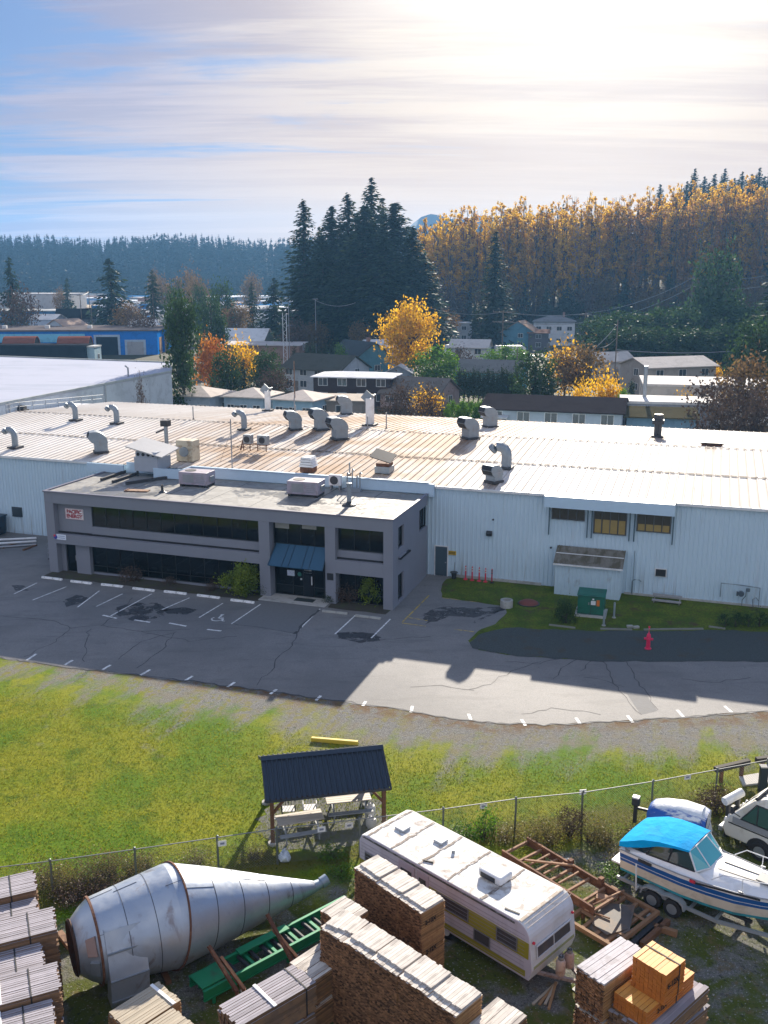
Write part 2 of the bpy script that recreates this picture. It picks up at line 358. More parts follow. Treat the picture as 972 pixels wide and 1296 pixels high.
# --- fence line (used by ground materials and by the fence)
FH=1.5
FPX=[(-80,1107),(63,1090),(170,1075),(275,1060),(350,1049),(455,1037),(561,1024),(653,1011),(738,1003),(827,989),(908,974),(972,962),(1050,948)]
FPT=[at(px,py,FH) for px,py in FPX]
for p in FPT: p.z=0.
FN=Vector((-(FPT[-2].y-FPT[1].y),FPT[-2].x-FPT[1].x,0)).normalized()   # away from the camera
FC=-FN.dot((FPT[1]+FPT[-2])/2)
def build_lawn():
    t=NT('lawn_and_gravel'); P=t.coord('Object')
    v=t.dot(P,tuple(E2),-E2.dot(LB)); u=t.dot(P,tuple(E1),-E1.dot(LB)); f=t.dot(P,tuple(FN),FC)
    edge=t.math('ADD',-14.3,t.math('MULTIPLY',t.math('MAXIMUM',t.math('SUBTRACT',u,10.),0.),.43))
    dv=t.math('SUBTRACT',edge,v)                       # metres below the asphalt edge
    nb=t.noise(P,.16,6,.6); nm=t.noise(P,.75,8,.65); nf=t.noise(P,9.,6,.7); ng=t.noise(P,38.,3,.6)
    # grass colours
    g=t.mix(t.ramp(nb,.40,.60),(.095,.18,.005),(.235,.24,.012)); g=t.mix(t.ramp(nm,.5,.72),g,(.055,.12,.005))
    g=t.mix(t.math('MULTIPLY',t.ramp(t.noise(P,1.6,8,.7,None,.6,(5,2,0)),.56,.74),.6),g,(.17,.13,.045))
    g=t.mix(t.math('MULTIPLY',t.ramp(t.noise(P,3.4,6,.68,None,.3,(5,8,0)),.5,.66),.6),g,(.06,.11,.005)); g=t.mix(t.math('MULTIPLY',t.ramp(nf,.42,.7),.5),g,(.045,.075,.006))
    mp=t.n('ShaderNodeCombineXYZ'); t.put(u,mp.inputs[0]); t.put(t.math('MULTIPLY',v,.22),mp.inputs[1])
    # gravel
    gr=t.mix(t.ramp(ng,.35,.68),(.095,.095,.09),(.27,.265,.25)); gr=t.mix(t.math('MULTIPLY',t.ramp(t.noise(P,5.5,5,.7,None,0,(6,2,0)),.5,.68),.65),gr,(.055,.055,.05)); gr=t.mix(t.math('MULTIPLY',t.ramp(t.noise(P,13.,3,.6,None,0,(1,6,0)),.62,.7),.7),gr,(.40,.39,.37)); gr=t.mix(t.math('MULTIPLY',t.ramp(nm,.45,.65),.55),gr,(.19,.16,.1))
    gr=t.mix(t.math('MULTIPLY',t.ramp(t.noise(P,2.2,7,.7,None,0,(1,8,0)),.55,.7),.5),gr,(.06,.07,.06))
    ms=t.noise(mp.outputs[0],1.1,7,.68,None,.5,(3,0,0))
    gr=t.mix(t.math('MULTIPLY',t.math('MULTIPLY',t.ramp(t.math('ADD',t.math('MULTIPLY',ms,.55),t.math('MULTIPLY',t.noise(P,2.6,6,.7,None,0,(2,9,0)),.45)),.50,.57),t.ramp(u,14.,-12.,.35,1.)),.9),gr,t.mix(nf,(.15,.16,.015),(.23,.19,.05)))
    gr=t.mix(t.math('MULTIPLY',t.math('MULTIPLY',t.ramp(dv,1.6,.0),t.ramp(t.noise(P,1.1,6,.7,None,0,(4,4,0)),.42,.58)),.8),gr,(.14,.07,.025))
    # gravel verge fading out into grass, with tyre-track streaks square to the kerb line
    st=t.noise(mp.outputs[0],.55,5,.6)
    w=t.math('ADD',t.math('MULTIPLY',t.math('SUBTRACT',nm,.5),7.),t.math('MULTIPLY',t.math('SUBTRACT',st,.5),16.))
    w=t.math('ADD',w,t.ramp(u,-24.,2.,-1.3,1.2))
    ver=t.ramp(t.math('ADD',dv,t.math('MULTIPLY',w,-.95)),.7,4.4,1.,0.)
    patch=t.math('MULTIPLY',t.ramp(t.noise(P,.42,7,.62,None,.3,(8,3,0)),.60,.7),t.ramp(f,3.,9.,.0,.5))
    c=t.mix(t.math('MAXIMUM',ver,patch),g,gr)
    # inside the fence: hard-standing of dark gravel, moss and bare soil
    yd=t.mix(t.ramp(ng,.35,.7),(.10,.10,.092),(.24,.235,.215))
    yd=t.mix(t.ramp(t.noise(P,.5,8,.65,None,.4,(2,2,0)),.42,.56),yd,(.085,.105,.018))
    yd=t.mix(t.math('MULTIPLY',t.ramp(t.noise(P,1.7,8,.7,None,0,(7,2,0)),.51,.65),.75),yd,(.16,.12,.055))
    yd=t.mix(t.math('MULTIPLY',t.ramp(t.noise(P,11.,3,.6,None,0,(2,6,0)),.60,.68),.8),yd,(.34,.33,.31)); yd=t.mix(t.math('MULTIPLY',t.ramp(t.noise(P,5.,6,.7,None,0,(6,6,0)),.54,.66),.7),yd,(.03,.032,.028))
    gx=t.noise(P,.28,5,.6,None,0,(3,9,0))
    ym=t.ramp(t.math('ADD',f,t.math('MULTIPLY',t.math('SUBTRACT',gx,.5),7.)),-1.1,-2.8)
    near=t.ramp(t.math('ABSOLUTE',t.math('ADD',f,t.math('MULTIPLY',t.math('SUBTRACT',nm,.5),2.))),.2,1.1,.7,0.)
    c=t.mix(near,c,t.mix(nf,(.05,.055,.012),(.15,.1,.04)))
    c=t.mix(ym,c,yd)
    h=t.math('ADD',t.math('MULTIPLY',nf,1.),t.math('MULTIPLY',ng,.45))
    t.bsdf(c,.9,0.,t.bump(h,.55,.09),.12)
    mb=MB(); mb.sheet([(-70,8),(70,8),(70,66),(-70,105)],.012)
    tag(mb.build('lawn',t.m,fix=False),'yellow green lawn with a gravel verge and the yard ground inside the fence',kind='structure')
build_lawn()
# --- asphalt lot
LOTEDGE=[(0,833),(100,847),(200,858),(300,870),(400,884),(500,897),(560,908),(620,915),(690,918),(780,914),(850,909),(972,900)]
def build_lot():
    t=NT('asphalt'); P=t.coord()
    a=t.noise(P,.12,7,.6); b=t.noise(P,18.,4,.7); d=t.noise(P,.9,8,.65)
    c=t.mix(t.ramp(a,.36,.64),(.185,.181,.178),(.25,.241,.234)); c=t.mix(t.math('MULTIPLY',t.ramp(b,.35,.7),.5),c,(.11,.11,.112)); c=t.mix(t.math('MULTIPLY',t.ramp(t.noise(P,.5,7,.7,(.5,2.2,1),.4,(4,4,0),(0,0,-.33)),.5,.68),.35),c,(.10,.10,.103)); c=t.mix(t.math('MULTIPLY',t.ramp(t.noise(P,6.,4,.6,None,0,(9,1,0)),.66,.74),.6),c,(.05,.05,.052))
    c=t.mix(t.math('MULTIPLY',t.ramp(d,.5,.7),.3),c,(.12,.12,.125))
    t.bsdf(c,.68,0.,t.bump(b,.4,.03),.14)
    pts=[]
    for p in LOTEDGE: pts.append(at(*p).xy)
    # subdivide and roughen the front edge
    rnd=random.Random(3); fine=[]
    d0=(pts[0]-pts[1]).normalized(); pts=[pts[0]+d0*40]+pts; d1=(pts[-1]-pts[-2]).normalized(); pts=pts+[pts[-1]+d1*30]
    for a_,b_ in zip(pts,pts[1:]):
        n=max(1,int((b_-a_).length/.5))
        for k in range(n):
            q=a_.lerp(b_,k/n); fine.append((q.x+rnd.uniform(-.08,.08),q.y+rnd.uniform(-.13,.13)))
    fine.append(tuple(pts[-1]))
    back=[lot(50,9.5).xy,lot(-60,9.5).xy]
    mb=MB(); mb.sheet(fine+[tuple(q) for q in back],.022)
    lotobj=tag(mb.build('parking_lot',t.m,fix=False),'grey cracked asphalt parking lot before the office',kind='structure')
    def ribbon(mb,ps,w,z,mi=0,seed=1,jit=.12,n=9):
        r=random.Random(seed); out=[]
        ps=[Vector(p[:2]) for p in ps]
        for a_,b_ in zip(ps,ps[1:]):
            m=max(1,int((b_-a_).length/.45))
            for k in range(m):
                q=a_.lerp(b_,k/m); out.append(q+Vector((r.uniform(-jit,jit),r.uniform(-jit,jit))))
        out.append(ps[-1])
        for a_,b_ in zip(out,out[1:]):
            d=(b_-a_).normalized(); nn=Vector((-d.y,d.x))*w/2*r.uniform(.6,1.4)
            mb.quad((*(a_-nn),z),(*(b_-nn),z),(*(b_+nn),z),(*(a_+nn),z),mi)
    # painted stall lines, edge ticks
    ml=MB()
    def line(a_,b_,w=.1,z=.027):
        a_=Vector(a_);b_=Vector(b_); d=(b_-a_).normalized(); nn=Vector((-d.y,d.x,0))*w/2
        ml.quad((*(a_-nn).xy,z),(*(b_-nn).xy,z),(*(b_+nn).xy,z),(*(a_+nn).xy,z))
    for px in [((47,738),(18,752)),((84,743),(41,760)),((126,748),(98,769)),((155,752),(122,768)),((192,752),(140,780)),((240,757),(205,772)),((282,764),(252,782)),((330,765),(293,790)),((405,771),(374,802)),((450,779),(424,803)),((494,784),(470,808))]:
        line(at(*px[0]),at(*px[1]))
    for a_,b_ in [((46,828),(34,836)),((92,836),(82,842)),((140,842),(130,848)),((190,848),(178,855)),((244,856),(234,862)),((297,864),(288,870)),((350,873),(342,879)),((406,881),(400,887)),((463,888),(459,894)),((522,894),(520,902)),((593,904),(596,912)),((660,911),(665,919)),((729,909),(734,917)),((794,906),(801,915)),((857,899),(865,908)),((917,894),(926,902))]:
        line(at(*a_),at(*b_),.16)
    # faint stencilled words have worn to bars
    for a_,b_ in [((130,779),(148,783)),((170,785),(190,788)),((214,789),(236,793)),((262,797),(280,799))]: line(at(*a_),at(*b_),.16)
    # wheelchair emblem
    c0=at(276,783); ex=E1; ey=E2
    def em(px,pz): return c0+ex*px+ey*pz
    def arc(cx,cz,r,a0,a1,w,n=14):
        q=[em(cx+r*math.cos(R(a0+(a1-a0)*k/n)),cz+r*math.sin(R(a0+(a1-a0)*k/n))) for k in range(n+1)]
        for a_,b_ in zip(q,q[1:]): line(a_,b_,w)
    arc(0,-.12,.36,150,375,.1); line(em(-.05,.55),em(0,.05),.12); line(em(0,.05),em(.35,.05),.1); line(em(.35,.05),em(.5,-.38),.1); line(em(.5,-.38),em(.66,-.32),.09); line(em(-.02,.28),em(.28,.25),.08); arc(-.05,.68,.07,0,360,.13,10)
    ml.build('marking',MT['linewhite'],lotobj,fix=False)
    my=MB()
    def yl(a_,b_,w=.1,z=.027):
        a_=at(*a_);b_=at(*b_); d=(b_-a_).normalized(); nn=Vector((-d.y,d.x,0))*w/2
        my.quad((*(a_-nn).xy,z),(*(b_-nn).xy,z),(*(b_+nn).xy,z),(*(a_+nn).xy,z))
    for q in [((509,788),(543,754)),((509,789),(539,793)),((517,782),(541,786)),((575,797),(600,800)),((560,757),(625,765))]: yl(*q)
    my.build('yellow_marking',MT['lineyellow'],lotobj,fix=False)
    # cracks
    mc=MB()
    cr=[[(0,780),(60,785),(90,795),(130,792),(180,800),(240,797)],[(90,795),(70,812),(30,832)],[(113,797),(108,815),(107,838)],[(222,801),(205,822),(173,846)],[(130,792),(150,775),(168,757)],
        [(375,802),(372,814),(354,830),(346,845),(325,868)],[(293,790),(330,795),(373,802)],[(373,802),(404,772)],[(430,806),(470,812),(510,808),(545,806)],
        [(640,838),(680,840),(717,832),(760,836)],[(593,873),(620,866),(645,850),(685,838)],[(700,860),(712,846),(730,835)],[(735,850),(752,835),(790,838)],[(740,858),(770,862),(790,870)],
        [(765,838),(780,870),(812,905)],[(790,837),(810,868),(833,899)],[(520,870),(560,868),(600,874)],[(660,905),(700,896),(760,905)],[(180,800),(240,812),(300,806)],[(222,801),(180,812),(150,835)],[(860,860),(900,865),(950,858)]]
    for k,c_ in enumerate(cr): ribbon(mc,[at(*p) for p in c_],.05 if k!=7 else .16,.0285,0,k)
    for k,c_ in enumerate([LOTEDGE]): ribbon(mc,[at(*p)+E2*.02 for p in c_],.10,.0285,0,40,.12)
    mc.build('crack',mat('crack_tar',(.06,.06,.062),.8,var=.3),lotobj,fix=False)
    mp=MB()                                                   # resurfaced trench strip
    mp.sheet([at(767,839).xy,at(789,838).xy,at(832,900).xy,at(811,905).xy],.0255); mp.sheet([at(373,802).xy,at(296,790).xy,at(332,757).xy,at(410,768).xy],.0255)
    mp.build('patch',mat('patched_asphalt',(.155,.155,.155),.85,var=.14,scale=5,bump=.2),lotobj,fix=False)
    # wet oil-dark stains
    mw=MB()
    def blob(pts,seed):
        r=random.Random(seed); P_=[at(*p) for p in pts]; c_=sum(P_,Vector())/len(P_); out=[]
        for a_,b_ in zip(P_,P_[1:]+P_[:1]):
            for k in range(6):
                q=a_.lerp(b_,k/6); d=(q-c_); out.append((q.x+d.x*r.uniform(-.1,.1),q.y+d.y*r.uniform(-.1,.1)))
        mw.sheet(out,.0265)
    blob([(150,768),(168,764),(200,763),(212,770),(205,780),(180,787),(155,784),(147,776)],1); blob([(205,772),(230,769),(254,772),(236,778),(212,777)],2)
    blob([(80,760),(98,753),(112,757),(104,764),(85,768)],3); blob([(15,741),(30,741),(36,748),(20,748)],4); blob([(424,802),(440,800),(478,802),(482,812),(455,814),(428,808)],5)
    blob([(540,790),(570,780),(600,782),(640,772),(634,768),(600,770),(560,768),(535,778)],6); blob([(600,790),(625,778),(640,770),(600,786)],7)
    tw=NT('wet_asphalt'); Pw=tw.coord(); bw=tw.bsdf((.045,.045,.048),.6); tp=tw.n('ShaderNodeBsdfTransparent'); mx=tw.n('ShaderNodeMixShader'); tw.put(tw.ramp(tw.noise(Pw,1.1,8,.68),.40,.56),mx.inputs[0]); tw.t.links.new(tp.outputs[0],mx.inputs[1]); tw.t.links.new(bw.outputs[0],mx.inputs[2]); tw.t.links.new(mx.outputs[0],tw.out.inputs[0])
    mw.build('oil_stain',tw.m,lotobj,fix=False)
build_lot()
# --- dark gravel bed and grass strip along the warehouse wall
def build_beds():
    t=NT('strip_grass'); P=t.coord(); a=t.noise(P,.6,8,.65); b=t.noise(P,12.,5,.7)
    c=t.mix(t.ramp(a,.4,.62),(.07,.13,.008),(.13,.18,.012)); c=t.mix(t.ramp(b,.4,.7),c,(.05,.035,.015)); c=t.mix(t.ramp(t.noise(P,.8,7,.7,None,0,(5,5,0)),.55,.66),c,(.085,.06,.028))
    t.bsdf(c,.9,0.,t.bump(b,.6,.1),.15)
    r=random.Random(5)
    def rough(ps,j=.15):
        out=[]
        for a_,b_ in zip(ps,ps[1:]+ps[:1]):
            n=max(1,int((Vector(b_)-Vector(a_)).length/.6))
            for k in range(n):
                q=Vector(a_).lerp(Vector(b_),k/n); out.append((q.x+r.uniform(-j,j),q.y+r.uniform(-j,j)))
        return out
    g=[at(592,812),at(604,800),at(625,790),at(643,776),at(640,768),at(600,762),at(560,757),at(558,740),at(566,733)]
    g=[tuple(q.xy) for q in g]+[tuple(lot(2.2,8.48).xy),tuple(lot(45,8.48).xy),tuple(lot(45,2.).xy),tuple(at(972,834).xy),tuple(at(860,836).xy),tuple(at(700,834).xy),tuple(at(640,829).xy),tuple(at(606,823).xy)]
    mb=MB(); mb.sheet(rough(g,.1),.034); tag(mb.build('grass_strip',t.m,fix=False),'shaded grass strip beside the white metal wall',kind='structure')
    t=NT('dark_gravel'); P=t.coord(); a=t.noise(P,.5,8,.65); b=t.noise(P,30.,4,.7)
    c=t.mix(t.ramp(b,.35,.7),(.035,.042,.042),(.11,.125,.12)); c=t.mix(t.ramp(a,.56,.68),c,(.075,.065,.05)); t.bsdf(c,.9,0.,t.bump(b,.6,.05),.2)
    g=[at(592,813),at(600,822),at(636,829),at(700,834),at(760,837),at(860,838),at(972,838)]
    g=[tuple(q.xy) for q in g]+[tuple(lot(45,-1.).xy),tuple(lot(45,3.4).xy)]+[tuple(at(*q).xy) for q in [(972,800),(900,797),(840,800),(760,799),(700,797),(640,795),(612,801)]]
    mb=MB(); mb.sheet(rough(g,.14),.04); tag(mb.build('gravel_bed',t.m,fix=False),'dark gravel bed between the grass strip and the asphalt',kind='structure')
    # planted soil strip under the office windows
    mb=MB(); mb.sheet(rough([tuple(lot(u_,v_).xy) for u_,v_ in [(-26.8,-1.1),(-9.3,-1.15),(-9.3,.6),(-26.8,.6)]],.08),.03); mb.sheet(rough([tuple(lot(u_,v_).xy) for u_,v_ in [(-4.3,-.9),(-.2,-.9),(-.2,.7),(-4.3,.7)]],.08),.03)
    tag(mb.build('planting_soil',mat('soil',(.05,.042,.03),.95,var=.4,scale=5,bump=.6,col2=(.05,.06,.015),amt=.7,cscale=1.2),fix=False),'dark planting soil along the office front',kind='structure')
build_beds()
# ================================================================ WHITE METAL WAREHOUSE (long building behind)
WU0,WU1,WV0,WV1,WVR=-50.,46.,8.5,42.4,25.5
WE,WR_=6.75,7.75                          # eave and ridge heights
def roofz(v): return WE+(WR_-WE)*(1-abs(v-WVR)/(WVR-WV0))
def build_warehouse():
    t=NT('ribbed_white_wall'); P=t.coord()
    a=t.noise(P,.5,6,.6); s=t.noise(P,1.,8,.7,(2.2,2.2,.12))
    sp=t.n('ShaderNodeSeparateXYZ'); t.put(P,sp.inputs[0]); z=sp.outputs[2]
    c=t.mix(a,(.49,.63,.73),(.57,.70,.79))
    st=t.math('MULTIPLY',t.ramp(s,.52,.7),t.ramp(z,2.4,.2)); c=t.mix(t.math('MULTIPLY',st,.75),c,(.2,.14,.085))
    c=t.mix(t.math('MULTIPLY',t.ramp(t.noise(P,.8,7,.7,(1.5,1.5,.3),0,(5,0,0)),.55,.72),.3),c,(.42,.44,.46))
    t.bsdf(c,.5,0.,None,.4); wall=t.m
    t=NT('ribbed_white_roof'); P=t.coord()
    sp=t.n('ShaderNodeSeparateXYZ'); t.put(P,sp.inputs[0]); u=sp.outputs[0]; v=sp.outputs[1]
    rib=t.noise(P,1.,7,.7,(2.6,.05,1)); br=t.noise(P,.10,5,.6); fin=t.noise(P,2.2,7,.65,(1.6,.25,1))
    c=t.mix(t.ramp(br,.3,.7),(.66,.62,.57),(.76,.73,.69))
    core=t.math('MULTIPLY',t.ramp(u,-36,-18,0,1),t.ramp(u,10,-6,0,1))
    dirt=t.math('MULTIPLY',t.ramp(rib,.36,.60),t.math('ADD',t.math('MULTIPLY',core,.42),.12)); c=t.mix(dirt,c,(.34,.21,.11))
    c=t.mix(t.math('MULTIPLY',t.math('MULTIPLY',t.ramp(t.noise(P,.16,5,.6,None,.5,(4,2,0)),.40,.60),core),.65),c,(.44,.275,.145))
    c=t.mix(t.math('MULTIPLY',t.ramp(fin,.56,.72),.3),c,(.36,.3,.24))
    # run-off stains trailing down-slope from the ventilators
    tot=None
    for (vu,vv,w,L) in [(-17.4,24,.9,11),(-15.1,24,1.,11),(-11.8,21,1.1,11),(-.8,24,1.,12),(4.3,10.5,.8,4),(14.6,32,1.2,8),(19.2,27.3,.8,5),(-25.2,14.3,.6,5),(-29.9,11.5,.8,3)]:
        du=t.ramp(t.math('ABSOLUTE',t.math('ADD',t.math('SUBTRACT',u,vu),t.math('MULTIPLY',t.math('SUBTRACT',fin,.5),1.6))),w,w*.25)
        dv=t.math('MULTIPLY',t.ramp(v,vv+.8,vv),t.ramp(v,vv-L,vv-.5)); q=t.math('MULTIPLY',du,dv); tot=q if tot is None else t.math('MAXIMUM',tot,q)
    c=t.mix(t.math('MULTIPLY',tot,.7),c,(.17,.085,.04))
    sx=t.math('FRACT',t.math('DIVIDE',t.math('ADD',u,50.),.61)); gv=t.ramp(t.math('ABSOLUTE',t.math('SUBTRACT',sx,.77)),.05,.15,.5,0.); c=t.mix(gv,c,(.32,.26,.2))
    t.bsdf(c,.7,0.,None,.04); roof=t.m
    wh=thing('metal_warehouse','long white ribbed metal warehouse with low gable roof behind the purple grey office','warehouse',lot(0,0),LANG)
    rim=MT['white']
    # walls with trapezoid ribs
    mw=MB()
    def ribwall(p0,p1,h0,h1,out,step=.305):
        p0=Vector((*p0,0));p1=Vector((*p1,0)); d=(p1-p0); L=d.length; d/=L; o=Vector((*out,0)); n=int(L/step); pts=[]
        for k in range(n):
            s=k*step; pts+= [(s,0),(s+.2,0),(s+.225,.045),(s+.28,.045)]
        pts.append((L,0)); vs=[];fs=[]
        for s,q in pts:
            b=p0+d*s+o*q; hh=h0+(h1-h0)*(s/L) if not callable(h0) else h0(s)
            vs+= [(b.x,b.y,0),(b.x,b.y,hh)]
        for k in range(len(pts)-1): fs.append((2*k,2*k+2,2*k+3,2*k+1))
        mw.add(vs,fs)
    ribwall((WU0,WV0),(WU1,WV0),WE-.02,WE-.02,(0,-1))
    ribwall((WU0,WVR),(WU0,WV0),WR_-.02,WE-.02,(-1,0)); ribwall((WU0,WV1),(WU0,WVR),WE-.02,WR_-.02,(-1,0))
    ribwall((WU1,WV0),(WU1,WVR),WE-.02,WR_-.02,(1,0)); ribwall((WU1,WVR),(WU1,WV1),WR_-.02,WE-.02,(1,0)); ribwall((WU1,WV1),(WU0,WV1),WE-.02,WE-.02,(0,1))
    mw.build('wall',wall,wh,fix=False)
    mr=MB()
    ov=.12
    for a,b in ((WV0-ov,16.4),(16.4,WVR),(WVR,WV1+ov)):
        za=WE+(a-WV0)*(WR_-WE)/(WVR-WV0) if a<WVR else roofz(a); zb=roofz(b) if b<=WV1 else roofz(WV1)-.01
        if a==16.4: za-=.0; 
        lift=.02 if a==16.4 else 0.
        step=.61; n=int((WU1-WU0)/step); vs=[];fs=[]
        pr=[]
        for k in range(n):
            s=WU0+k*step; pr+= [(s,0),(s+.5,0),(s+.525,.06),(s+.585,.06)]
        pr.append((WU1,0))
        for s,q in pr: vs+= [(s,a,za+q+lift),(s,b,zb+q+lift)]
        for k in range(len(pr)-1): fs.append((2*k,2*k+2,2*k+3,2*k+1))
        mr.add(vs,fs)
    rf=mr.build('roof',roof,wh,fix=False)
    # lap fastener rows, ridge cap
    ml=MB(); r=random.Random(2)
    for vv in (16.4,WVR):
        k=WU0
        while k<WU1:
            w=r.uniform(.25,.5); ml.ob((k+w/2,vv,roofz(vv)+.085),(w,.16,.03)); k+=w+r.uniform(.12,.3)
    ml.build('lap_seam',mat('lap_sealant',(.16,.13,.11),.8,var=.3,scale=3),rf)
    for q in ((WU0,-29.,WV0-.2,WV0-.06,WE-.16,WE+.03),(.47,8.5,WV0-.2,WV0-.06,WE-.16,WE+.03),(17.25,WU1,WV0-.2,WV0-.06,WE-.16,WE+.03)): mb=MB(); mb.bx(*q); mb.build('eave_trim',rim,wh)
    # blue-white fascia above the office roof
    mb=MB(); mb.bx(-19.3,.05,8.1,8.25,6.2,7.02); mb.bx(-19.45,-19.3,6.9,8.25,6.2,7.02); mb.bx(-19.45,-22.,6.9,7.02,6.2,6.95); mb.bx(-28.6,-25.2,7.6,7.75,6.2,6.85); mb.bx(-25.2,-22.,8.1,8.22,6.2,7.02); mb.bx(-19.3,.05,8.0,8.3,7.02,7.06); mb.bx(.05,.45,8.1,8.4,6.0,6.95,0)
    mb.build('roof_fascia',mat('fascia_white',(.48,.62,.74),.45,var=.08),wh)
    # canopy over the three high windows
    mb=MB(); y0,y1=7.62,8.42
    mb.extr([(y1,6.9),(y0,6.78),(y0-.04,6.0),(y0+.06,6.0),(y0+.08,6.68),(y1,6.8)],8.53,17.2,'x'); mb.add([(8.53,y0,6.78),(8.53,y1,6.9),(8.53,y1,6.05),(17.2,y0,6.78),(17.2,y1,6.9),(17.2,y1,6.05),(8.53,y0,6.0),(17.2,y0,6.0)],[(0,1,2,6),(3,7,5,4)])
    cn=mb.build('canopy',mat('canopy_white',(.46,.61,.74),.45,var=.06),wh)
    sm_=mat('strut_blue',(.1,.16,.2),.5,.4)
    for x in (8.8,11.45,11.75,14.3,14.62,17.15): mb=MB(); mb.tube((x,8.36,3.85),(x,8.36,6.0),.045,n=6); mb.build('strut',sm_,cn)
    for (x0,x1,z0,z1,ply) in ((8.95,11.25,5.0,5.85,0.),(11.85,14.1,4.2,5.85,.62),(14.75,17.0,4.6,5.85,.42)):
        mb=MB(); mb.bx(x0,x1,8.43,8.45,z0,z1); o=mb.build('window',glassmat('dusty_glass',(.06,.055,.045),.25,.4),wh)
        mf=MB()
        for x in (x0,x1-.06): mf.bx(x,x+.06,8.36,8.46,z0,z1)
        for z in (z0,z1-.06): mf.bx(x0+.062,x1-.062,8.362,8.458,z,z+.06)
        n=4
        for k in range(1,n): x=x0+(x1-x0)*k/n; mf.bx(x-.025,x+.025,8.38,8.44,z0+.07,z1-.07)
        mf.build('window_frame',mat('aluminium_frame',(.11,.12,.13),.5,.4),o)
        if ply:
            mp=MB(); n=4
            for k in range(n): x=x0+.07+(x1-x0-.14)*k/n; mp.bx(x+.03,x+(x1-x0-.14)/n-.03,8.405,8.425,z0+.07,z0+(z1-z0)*ply)
            mp.build('plywood_panel',mat('plywood',(.34,.24,.075),.7,var=.2,scale=3),o)
    # door, vent, service bits on the wall
    mb=MB(); mb.bx(.55,1.45,8.38,8.45,.06,2.25); d=mb.build('door',mat('slate_door',(.055,.085,.11),.5,var=.08),wh); mb=MB(); mb.bx(1.3,1.4,8.32,8.37,1.05,1.12); mb.build('handle',MT['steel'],d)
    mb=MB()
    for a in ((.47,.545,8.36,8.46,.02,2.33),(1.455,1.53,8.36,8.46,.02,2.33),(.546,1.454,8.36,8.46,2.256,2.33)): mb.bx(*a)
    mb.build('door_frame',MT['white'],d)
    mb=MB(); mb.bx(-37.1,-36.1,8.4,8.46,1.5,2.35); mb.bx(-36.95,-36.25,8.36,8.4,1.6,2.25); mb.build('vent',mat('vent_dark',(.03,.045,.06),.5),wh)
    mb=MB(); mb.bx(-33.1,-32.4,8.4,8.46,1.4,2.3); mb.build('vent',mat('vent_dark2',(.02,.03,.045),.5),wh)
    mb=MB(); mb.bx(16.15,16.95,8.4,8.44,1.5,2.1,0); mb.bx(16.22,16.88,8.34,8.4,1.56,2.04,1)
    mb.build('wall_fan',[MT['white'],MT['galvdark']],wh)
    mb=MB(); mb.path([(14.7,8.42,.05),(14.7,8.3,.3),(14.7,8.3,1.05),(14.85,8.25,1.18),(15.2,8.25,1.18),(15.3,8.3,1.05)],.035,6); mb.tube((14.75,8.36,.05),(14.75,8.36,3.2),.025,n=5); mb.build('wall_pipe',mat('wall_pipe_steel',(.2,.26,.3),.5,.3),wh)
    mb=MB(); mb.bx(-18,-17,8.35,8.5,0,.01)
    for x in (4.8,9.0): mb.tube((x,8.36,4.6 if x<6 else 2.9),(x,8.44,4.6 if x<6 else 2.9),.07,n=8)
    mb.build('wall_fitting',MT['dark'],wh)
    mb=MB(); mb.bx(2.,8.4,8.36,8.5,.0,.22); mb.bx(14.2,46,8.36,8.5,.0,.16); mb.build('plinth',MT['conc'],wh)
    # railing on the far left roof edge
    mb=MB(); a0,a1=24.,41.
    for k in range(9):
        v=a0+(a1-a0)*k/8; mb.tube((WU0+.1,v,roofz(v)),(WU0+.1,v,roofz(v)+.95),.03,n=5)
    for h in (.5,.95): mb.path([(WU0+.1,a0,roofz(a0)+h),(WU0+.1,WVR,WR_+h),(WU0+.1,a1,roofz(a1)+h)],.025,5)
    mb.build('roof_railing',MT['galv'],wh)
    return wh
build_warehouse()
